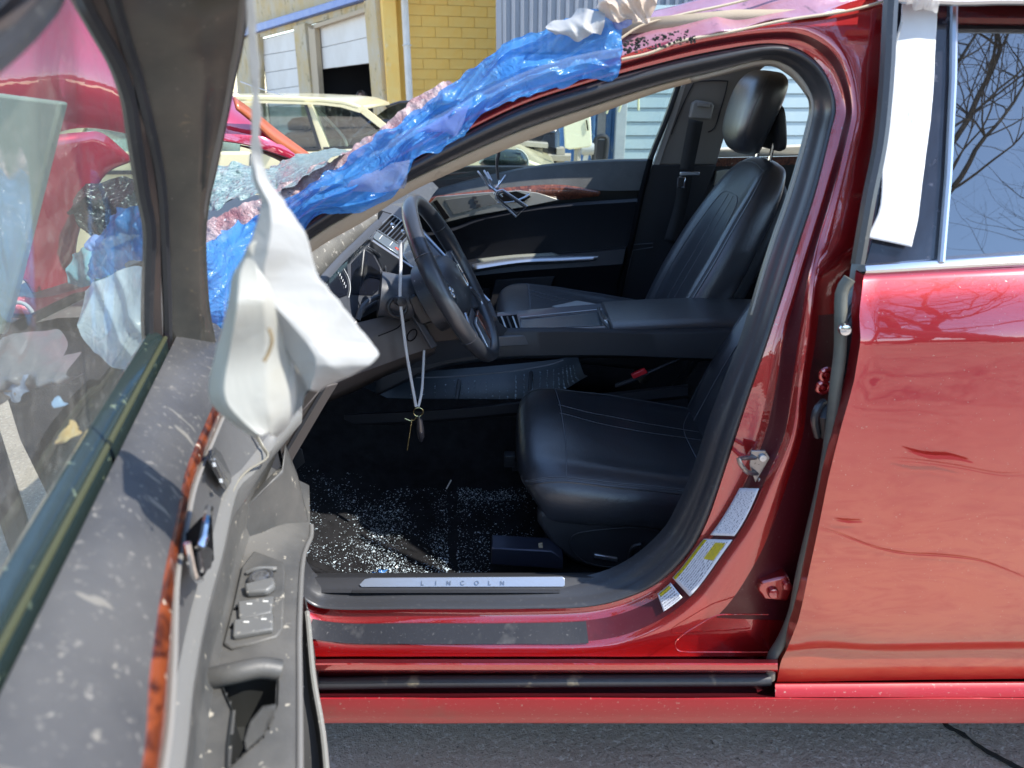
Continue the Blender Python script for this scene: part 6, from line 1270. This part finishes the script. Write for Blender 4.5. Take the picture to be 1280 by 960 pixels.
# dark car behind
dk_ = thing('parked_car', (P(520, 160, 7.6).x, 8.2, -0.2), 'dark car with a blue reflecting windscreen beside the yellow wall', 'car')
def DKp(x, y, o=0): return P(x, y, 7.4 + o)
def dpr(name, pts, th, mat, o=0, **k): return MB().prism([DKp(x, y, o) for x, y in pts], (0, th, 0)).build(name, mat, dk_, **k)
DKM = M('dark_car_paint', (0.02, 0.022, 0.03), 0.2, coat=1.0)
dpr('body', [(440,170),(462,150),(540,146),(620,150),(700,160),(700,260),(430,260)], 1.5, DKM, 0, bevel=0.05)
dpr('roof', [(480,132),(500,126),(560,124),(600,130),(600,134),(556,129),(500,130),(484,136)], 1.4, DKM, 0.05, bevel=0.02)
dpr('side_glass', [(466,148),(484,135),(500,130),(525,129),(518,138),(505,150)], 0.01, GREAR, 0.06)
dpr('pillar', [(518,150),(526,150),(538,128),(530,128)], 0.05, DKM, 0.04)
dpr('side_glass', [(526,150),(536,130),(600,132),(620,150)], 0.01, GREAR, 0.06)
for x in (470, 640):
    c = DKp(x, 205, 0.05); c.z = 0.08; tube('wheel', [c + Vector((0, -0.08, 0)), c + Vector((0, 0.1, 0))], 0.3, RUB, dk_, seg=24)
# ================================================================== YELLOW GARAGE
pc = P(500, 106, 12.0); YC = Vector((pc.x, 12.0, 0)); gd = Vector((-.50, .866, 0)).normalized()
gn = Vector((-gd.y, gd.x, 0)); gn = gn if gn.dot(Vector((0, 0, 0)) - YC) > 0 else -gn
GP = Plane(YC, gn)
def Gp(x, y, o=0): return GP.at(x, y, o)
gar = thing('garage_building', (YC.x - 1.5, 13.5, -0.45), 'yellow block garage with two white sectional doors, one half open', 'building')
YW = M('weathered_yellow_wall', (0.52, 0.38, 0.17), 0.85, bump=(20, 0.5, 0.01), var=(1.6, (0.50, 0.44, 0.32)), specks=(4, 0.58, (0.30, 0.24, 0.13), 0.1), specks2=(9, 0.62, (0.55, 0.42, 0.12), 0.1))
YB = M('yellow_block', (0.90, 0.52, 0.10), 0.8, bump=(40, 0.5, 0.006), var=(1.4, (0.88, 0.62, 0.20)), specks=(2.3, 0.58, (0.80, 0.68, 0.42), 0.15), specks2=(5, 0.62, (0.62, 0.40, 0.10), 0.12))
def gpr(name, pts, th, mat, o=0, par=None, **k): return MB().prism([Gp(x, y, o) for x, y in pts], gn * th).build(name, mat, par or gar, **k)
gpr('upper_wall', [(150,93-8),(320,36),(466,-7),(500,-16),(500,-120),(150,-80)], -0.3, YW, 0)
gpr('fascia', [(150,90),(320,33),(465,-9),(466,0),(320,43),(150,98)], 0.18, M('blue_fascia', (0.10, 0.18, 0.48), 0.5, bump=(12, 0.3, 0.006), var=(3, (0.16, 0.24, 0.5))), 0, bevel=0.01)
gpr('lintel', [(150,98),(320,43),(466,1),(468,10),(320,49),(150,102)], 0.06, YW, 0)
for pts in ([(300,52),(329,44),(337,240),(310,240)], [(376,33),(390,29),(410,240),(394,240)], [(466,2),(480,-4),(500,240),(486,240)], [(150,98),(180,90),(200,240),(170,240)]):
    gpr('pilaster', pts, 0.16, YW, -0.02, bevel=0.01)
gpr('door_frame', [(391,33),(399,31),(414,240),(406,240)], 0.10, M('tan_frame', (0.45, 0.36, 0.24), 0.7), 0)
gpr('door_frame', [(391,33),(466,9),(467,14),(395,37)], 0.10, MATS['tan_frame'], 0)
GDW = M('dusty_door_white', (0.60, 0.57, 0.52), 0.6, bump=(6, 0.2, 0.004), var=(1.2, (0.68, 0.66, 0.62)), specks=(5, 0.66, (0.42, 0.38, 0.32), 0.1))
def sect(xl0, xr0, xl1, xr1, ys_):
    for a, b in zip(ys_, ys_[1:]):
        (yl0, yr0), (yl1, yr1) = a, b
        f = lambda xl, xr, y0, y1: None
        def xa(y, x0, x1, ya, yb): return x0 + (x1 - x0) * (y - ya) / (yb - ya)
        q = [(xa(yl0, xl0, xl1, ys_[0][0], ys_[-1][0]), yl0 + 0.5), (xa(yr0, xr0, xr1, ys_[0][1], ys_[-1][1]), yr0 + 0.5), (xa(yr1, xr0, xr1, ys_[0][1], ys_[-1][1]), yr1), (xa(yl1, xl0, xl1, ys_[0][0], ys_[-1][0]), yl1)]
        gpr('door_section', q, 0.04, GDW, -0.06, bevel=0.006)
sect(329, 376, 345, 395, [(49.5,37),(69,61),(91,83.5),(113,106),(134,128),(160,152),(200,190)])
sect(399, 466, 404, 471.5, [(32.5,15),(60,45),(86.5,78)])
gpr('door_backing', [(327,49),(378,36),(396,240),(345,240)], -0.03, BLK, -0.08)
ins = MB(); q = [Gp(399, 33, -0.1), Gp(470, 12, -0.1), Gp(486, 240, -0.1), Gp(412, 240, -0.1)]
dk3 = [p - gn * 5 + gd * 0 for p in q]; ins.add((q + dk3, [(0, 1, 5, 4), (1, 2, 6, 5), (2, 3, 7, 6), (3, 0, 4, 7), (4, 5, 6, 7)])); ins.build('garage_interior', M('garage_dark', (0.02, 0.02, 0.025), 0.9), gar)
# yellow block wall facing right of the corner (blocks one by one)
wn = Vector((gd.y, -gd.x, 0)).normalized(); w2 = Vector((0.94, 0.34, 0)).normalized(); wn2 = Vector((0.34, -0.94, 0)).normalized()
P0 = Gp(487, 60, 0.02); P0.z = 0
# narrow yellow return, recess, downpipe
WP = Plane(Vector((P0.x, P0.y, 0)), wn2)
zb = -0.45
def col2(x0, x1, o, th, name, mat, z1=4.2, **k):
    a, b = WP.at(x0, 100, o), WP.at(x1, 100, o); return MB().prism([Vector((a.x, a.y, zb)), Vector((b.x, b.y, zb)), Vector((b.x, b.y, z1)), Vector((a.x, a.y, z1))], -wn2 * th).build(name, mat, gar, **k)
col2(484, 500, 0.0, 0.3, 'corner_return', YB)
col2(498, 625, -0.12, 0.3, 'mortar_wall', M('yellow_mortar', (0.82, 0.52, 0.12), 0.9))
me0 = None; bl = 0.44; bh = 0.155; a = WP.at(513, 100, -0.115); xlen = (WP.at(621, 100, -0.115) - a).length
nrow = int((3.7 - zb) / bh); blockmesh = None; cntb = 0
for r_ in range(nrow):
    x = -(bl / 2 if r_ % 2 else 0)
    while x < xlen:
        x0, x1 = max(0, x), min(xlen, x + bl)
        if x1 - x0 > 0.08:
            c = Vector((a.x, a.y, 0)) + w2 * ((x0 + x1) / 2) + Vector((0, 0, zb + (r_ + 0.5) * bh)); full = abs(x1 - x0 - bl) < 1e-4
            if full and blockmesh is not None:
                o = bpy.data.objects.new('block', blockmesh); COL.objects.link(o); o.parent = gar; o.location = c - Vector((0, 0, (bh - 0.007) / 2)) - ORG[gar.name] - wn2 * random.uniform(0, 0.004)
            else:
                R = Matrix((w2, -wn2, Vector((0, 0, 1)))).transposed()
                o = box('block', c, (x1 - x0 - 0.007, 0.04, bh - 0.007), YB, gar, R=R, smooth=False)
                if full: blockmesh = o.data
            cntb += 1
        x += bl
dpp = thing('downpipe', WP.at(506, 106, 0.12), 'white downpipe fixed on the yellow block wall', 'pipe')
pa = WP.at(505.5, 0, 0.10); q = Vector((pa.x, pa.y, zb)); tube('pipe', [q, Vector((q.x, q.y, 4.2))], 0.055, WHT, dpp, seg=14)
for z in (0.6, 1.9, 3.2): ringtube('bracket', Vector((q.x, q.y, z)), (0, 0, 1), 0.062, 0.010, WHT, dpp)
# person in the garage doorway
pp = Gp(452, 125, -0.35); ppz = proj  # standing well inside
hc = CAMP + ray(452.5, 125) * ((pp.y) / ray(452.5, 125).y)
per = thing('person', (hc.x, hc.y, -0.45), 'person in a dark hooded jacket standing inside the half open garage doorway', 'person')
HZ = hc.z; sc_ = (HZ + 0.45) / 1.62
JK = M('dark_jacket', (0.03, 0.032, 0.04), 0.8); SKN = M('skin', (0.50, 0.30, 0.22), 0.5); HOOD = M('grey_hood', (0.16, 0.13, 0.12), 0.85)
def skin_person():
    me = bpy.data.meshes.new('person_body'); s = sc_
    J = {'pel': (0, 0, .95), 'w': (0, 0, 1.10), 'ch': (0, 0, 1.32), 'nk': (0, 0, 1.46), 'hd': (0, -.02, 1.60), 'ls': (-.19, 0, 1.40), 'le': (-.25, .02, 1.13), 'lw': (-.16, -.18, 1.02), 'rs': (.19, 0, 1.40), 're': (.25, .02, 1.13), 'rw': (.16, -.18, 1.02), 'lh': (-.10, 0, .90), 'lk': (-.12, -.02, .50), 'la': (-.13, .02, .08), 'lt': (-.13, -.14, .03), 'rh': (.10, 0, .90), 'rk': (.12, -.02, .50), 'ra': (.13, .02, .08), 'rt': (.13, -.14, .03)}
    Rr = {'pel': .14, 'w': .13, 'ch': .16, 'nk': .065, 'hd': .095, 'ls': .085, 'le': .058, 'lw': .04, 'rs': .085, 're': .058, 'rw': .04, 'lh': .10, 'lk': .07, 'la': .05, 'lt': .04, 'rh': .10, 'rk': .07, 'ra': .05, 'rt': .04}
    Ed = [('pel', 'w'), ('w', 'ch'), ('ch', 'nk'), ('nk', 'hd'), ('ch', 'ls'), ('ls', 'le'), ('le', 'lw'), ('ch', 'rs'), ('rs', 're'), ('re', 'rw'), ('pel', 'lh'), ('lh', 'lk'), ('lk', 'la'), ('la', 'lt'), ('pel', 'rh'), ('rh', 'rk'), ('rk', 'ra'), ('ra', 'rt')]
    ks = list(J); me.from_pydata([Vector(J[k]) * s for k in ks], [(ks.index(a), ks.index(b)) for a, b in Ed], []); me.materials.append(JK)
    o = bpy.data.objects.new('jacket_and_trousers', me); COL.objects.link(o); o.parent = per
    md = o.modifiers.new('skin', 'SKIN')
    for i, k in enumerate(ks): me.skin_vertices[0].data[i].radius = (Rr[k] * s, Rr[k] * s)
    me.skin_vertices[0].data[0].use_root = True
    sb_ = o.modifiers.new('sub', 'SUBSURF'); sb_.levels = 2; sb_.render_levels = 2
    return o
skin_person()
hz = hc
rows = []
for (dz, rx, ry, oy) in ((-.14, .05, .05, 0), (-.11, .075, .085, -.01), (-.05, .085, .10, -.012), (.02, .092, .108, 0), (.08, .08, .095, .01), (.12, .05, .06, .012), (.135, .01, .01, .012)):
    rows.append([hz + Vector((rx * math.cos(t) * 0.92, ry * math.sin(t) * 0.92 + oy - 0.03, dz)) for t in [2 * math.pi * k / 18 for k in range(18)]])
hd_ = grid('face', rows, SKN, per, closed=True)
tube('nose', [hz + Vector((0, -.125, .0)), hz + Vector((0, -.145, -.03))], [.008, .014], SKN, hd_)
for s in (-.03, .03): disc('eye', hz + Vector((s, -.122, .01)), (0, -1, 0), .010, .003, BLK, hd_)
tube('mouth', [hz + Vector((-.025, -.122, -.065)), hz + Vector((.025, -.122, -.065))], .005, M('lip', (0.35, 0.12, 0.1), .5), hd_)
rows = []
for (dz, rx, ry) in ((-.17, .14, .13), (-.12, .115, .12), (-.04, .112, .122), (.04, .115, .125), (.10, .10, .11), (.15, .06, .07), (.17, .01, .01)):
    rows.append([hz + Vector((rx * math.sin(t), 0.015 + ry * math.cos(t), dz)) for t in [-2.35 + 4.7 * k / 18 for k in range(19)]])
grid('hood', rows, HOOD, per, solid=0.012)
# ================================================================== METAL CLAD BUILDING
mb_ = thing('metal_shed', (4, 11, -0.45), 'metal clad shed with grey ribbed upper cladding and a blue ribbed lower wall', 'building')
SY = 11.0; GRC = M('grey_cladding', (0.20, 0.225, 0.27), 0.45, 0.2, bump=(3, 0.1, 0.01), var=(0.6, (0.24, 0.26, 0.30))); BLC = M('blue_cladding', (0.07, 0.20, 0.42), 0.5, bump=(4, 0.2, 0.01), var=(1.5, (0.14, 0.28, 0.50)), specks=(6, 0.62, (0.35, 0.45, 0.52), 0.1))
def ribs(name, x0, x1, Y, z0, z1, pitch, dep, mat, par):
    pts = []; x = x0; k = 0
    while x < x1:
        for dx, dy in ((0, 0), (pitch * .55, 0), (pitch * .65, -dep), (pitch * .90, -dep), (pitch * 1.0, 0)):
            pts.append((x + dx, Y + dy))
        x += pitch
    rows = [[Vector((a, b, z0)) for a, b in pts], [Vector((a, b, z1)) for a, b in pts]]
    return grid(name, rows, mat, par, solid=0.01, smooth=False)
xg = P(621, 20, SY).x
ribs('upper_cladding', xg, xg + 12, SY, 1.75, 6.0, 0.125, 0.03, GRC, mb_)
ribs('lower_cladding', P(626, 60, SY - 0.1).x, P(781, 150, SY - 0.1).x, SY - 0.1, -0.45, 1.72, 0.23, 0.04, BLC, mb_)
box('wall_core', (xg + 6, SY + 0.6, 2.7), (12, 1.1, 6.4), GRC, mb_)
box('corner_flashing', (xg + 0.03, SY - 0.02, 3.8), (0.08, 0.08, 4.2), GRC, mb_)
# white siding door with separate boards
x0_, x1_ = P(783, 150, SY - 0.3).x, P(1100, 150, SY - 0.3).x
SID = M('pale_teal_siding', (0.30, 0.41, 0.45), 0.5, bump=(8, 0.2, 0.004), var=(1.5, (0.36, 0.46, 0.48)))
box('siding_back', ((x0_ + x1_) / 2, SY - 0.22, 0.9), (x1_ - x0_, 0.04, 2.7), M('shadow_grey', (0.12, 0.16, 0.17), 0.8), mb_)
sm = None
for k in range(15):
    z = -0.45 + k * 0.185; c = Vector(((x0_ + x1_) / 2, SY - 0.27, z + 0.09))
    R = Matrix.Rotation(math.radians(-6), 3, 'X')
    if sm is None: o = box('siding_board', c, (x1_ - x0_, 0.022, 0.176), SID, mb_, R=R, smooth=False); sm = o
    else: o = sm.copy(); COL.objects.link(o); o.location.z = sm.location.z + k * 0.185
box('grey_post', (P(776, 150, SY - 0.35).x, SY - 0.35, 0.9), (0.15, 0.12, 2.7), M('post_grey', (0.30, 0.35, 0.36), 0.7, var=(3, (0.4, 0.44, 0.44))), mb_, bevel=0.01)
box('grey_post', (P(752, 150, SY - 0.25).x, SY - 0.25, 0.9), (0.12, 0.08, 2.7), M('rust_grey', (0.22, 0.20, 0.18), 0.8, var=(8, (0.3, 0.3, 0.28))), mb_, bevel=0.01)
for k, (x, y0, y1) in enumerate(((798,118,138),(777,125,140),(762,125,142))):
    tube('hanging_rope', arc([P(x, 90, 10.2), P(x, y0, 10.2), P(x - 4, y1, 10.2)] if k else [P(798, 90, 10.2), P(798, 120, 10.2), P(798, 138, 10.2)], 10), 0.016, M('yellow_rope', (0.62, 0.62, 0.36), 0.7), mb_)
# junk pile beyond the far door window
ag = thing('pallet_stack', (P(675, 200, 7.5).x, 7.5, -0.3), 'weathered wooden pallets and boards stacked before the blue wall', 'pallets')
PW = M('weathered_wood', (0.30, 0.27, 0.22), 0.85, bump=(40, 0.5, 0.004), var=(5, (0.42, 0.38, 0.31)))
rr = random.Random(9)
pcx = P(672, 200, 7.5).x
for k in range(9):
    z = -0.25 + k * 0.115; o = box('board', (pcx + rr.uniform(-.05, .05), 7.4 + rr.uniform(-.1, .1), z), (0.62 + rr.uniform(-.1, .15), 0.3, 0.05), PW, ag, R=Matrix.Rotation(rr.uniform(-.12, .12), 3, 'Z') @ Matrix.Rotation(rr.uniform(-.05, .05), 3, 'Y'), smooth=False)
    for dx in (-.22, 0, .22): box('board', (pcx + dx, 7.4, z + 0.055), (0.08, 0.26, 0.06), PW, ag, smooth=False)
box('board', (pcx - .12, 7.3, 0.80), (0.42, 0.2, 0.04), PW, ag, R=Matrix.Rotation(0.08, 3, 'Y'), smooth=False)
cb = box('crate', (P(705, 200, 7.3).x, 7.3, 0.32), (0.34, 0.4, 0.5), M('cardboard', (0.30, 0.24, 0.18), 0.8, var=(10, (0.38, 0.33, 0.26))), label='brown battered carton beside the pallet stack', cat='box', bevel=0.01)
box('stand', (P(705, 200, 7.3).x, 7.3, -0.12), (0.3, 0.36, 0.38), PW, cb)
# hanging cream panel
CRMP = M('cream_panel', (0.80, 0.78, 0.55), 0.5, bump=(6, 0.1, 0.003))
hp = prism('cream_panel', [P(x, y, 6.5) for x, y in ((704,146),(707,140),(734,136),(738,140),(740,181),(737,184),(712,187),(706,185))], (0, 0.03, 0), CRMP, bevel=0.01, label='cream plastic panel standing on edge against the junk beyond the far window', cat='panel')
tube('slot', [P(733, 150, 6.49), P(735, 163, 6.49)], 0.006, BLK, hp)
tube('stand', [P(722, 184, 6.55), Vector((P(722, 184, 6.55).x, 6.55, -0.2))], 0.03, PW, hp)
# small generator / engine standing there
gen = thing('hand_truck', (P(745, 200, 7.0).x, 7.0, -0.3), 'grey metal machine with a dark looped handle next to the grey post', 'machine')
tube('handle', arc([P(742, 205, 7), P(744, 178, 7), P(748, 171, 7), P(757, 171, 7), P(759, 178, 7), P(756, 205, 7)], 24), 0.022, PLAS, gen)
box('plate', P(751, 190, 7.02), (0.10, 0.03, 0.22), RUB, gen, bevel=0.01)
tube('drum', [P(727, 186, 7), P(742, 186, 7)], 0.055, M('machine_grey', (0.45, 0.46, 0.45), 0.5), gen, seg=16)
tri('leg', [(731,190,7),(737,190,7),(733,206,7),(728,206,7)], 0.05, WHT, gen); tri('leg', [(737,190,7),(741,190,7),(748,206,7),(742,206,7)], 0.05, WHT, gen)
tube('post', [P(740, 200, 7.03), Vector((P(740, 200, 7).x, 7.03, -0.25))], 0.04, PLAS, gen); box('foot', (P(740, 200, 7).x, 7.0, -0.24), (0.4, 0.4, 0.06), PLAS, gen, bevel=0.01)
# rubble pile at the left of the far window
rows = []
for i in range(14):
    r = []
    for j in range(30):
        x = P(470, 215, 5.5).x + j / 29 * 1.4; y = 5.0 + i / 13 * 1.2; h = math.sin(math.pi * i / 13) * (0.55 + 0.2 * math.sin(j * 0.7)); r.append(Vector((x, y, -0.2 + h + abs(nzv((x, y, 0), 5, 0.25)))))
    rows.append(r)
grid('scrap_heap', rows, M('scrap_mix', (0.22, 0.22, 0.20), 0.6, bump=(30, 1, 0.02), var=(14, (0.5, 0.5, 0.46)), specks=(20, 0.6, (0.08, 0.10, 0.10), 0.05)), label='heap of broken scrap and glass seen past the far side mirror', cat='scrap heap', kind='stuff', smooth=False)
# ================================================================== BARE TREES behind the camera (mirrored in the rear window)
BARK = M('bark', (0.13, 0.11, 0.09), 0.9, bump=(30, 0.8, 0.01), var=(4, (0.20, 0.17, 0.14)))
def tree(name, base, h, r0, seed, lean, label):
    rr = random.Random(seed); t = thing(name, base, label, 'tree', 'bare trees behind the photographer'); tr = MB(); tw = MB()
    def grow(p, d, L, r, lv):
        n = 7; pts = [p]; rs = [r]
        for i in range(n):
            d = (d + Vector((rr.uniform(-1, 1), rr.uniform(-1, 1), rr.uniform(-.5, .9))) * (0.10 + 0.03 * lv)).normalized(); p = p + d * (L / n); pts.append(p); rs.append(r * (1 - 0.42 * (i + 1) / n))
        (tr if lv < 2 else tw).tube(pts, rs, 8 if lv < 2 else 4)
        if lv >= 5 or r < 0.003: return
        kk = (3 if lv == 0 else 4)
        for k in range(kk):
            i = rr.randint(3, n); q = pts[i]; ax = Vector((rr.uniform(-1, 1), rr.uniform(-1, 1), rr.uniform(-.4, .8))).normalized(); nd = (d * 0.62 + ax * 0.85).normalized()
            grow(q, nd, L * rr.uniform(.55, .8), rs[i] * rr.uniform(.45, .72), lv + 1)
        grow(p, (d + Vector((rr.uniform(-.3, .3), rr.uniform(-.3, .3), 0.1))).normalized(), L * .8, rs[-1] * .92, lv + 1)
    grow(Vector(base), Vector(lean).normalized(), h, r0, 0)
    tr.build('trunk', BARK, t); tw.build('crown', BARK, t)
tree('bare_tree', (6.3, -6.6, 0), 4.4, 0.50, 12, (-0.42, 0.0, 1), 'large bare leafless tree leaning to the left, mirrored in the rear side window')
tree('bare_tree', (4.9, -7.8, 0), 5.0, 0.20, 5, (0.1, 0, 1), 'slim bare tree farther away, mirrored lower in the rear side window')
tree('bare_tree', (-2.5, -14, 0), 3.4, 0.22, 31, (0, 0, 1), 'bare tree standing well behind the photographer, mirrored in the red paint')
# hedge-like dark scrub line behind the camera
rows = []
for i in range(5):
    rows.append([Vector((-40 + j * 0.9, -22 + 0.8 * math.sin(j * 0.5) - i * 0.6, [0, 1.6, 2.6, 1.8, 0][i] * (1 + 0.35 * noise.noise(Vector((j * 0.35, i, 2)))) )) for j in range(90)])
grid('scrub', rows, M('dry_scrub', (0.10, 0.085, 0.06), 0.95, bump=(3, 1, 0.3)), kind='stuff', label='far line of dry brown scrub behind the yard', cat='scrub')
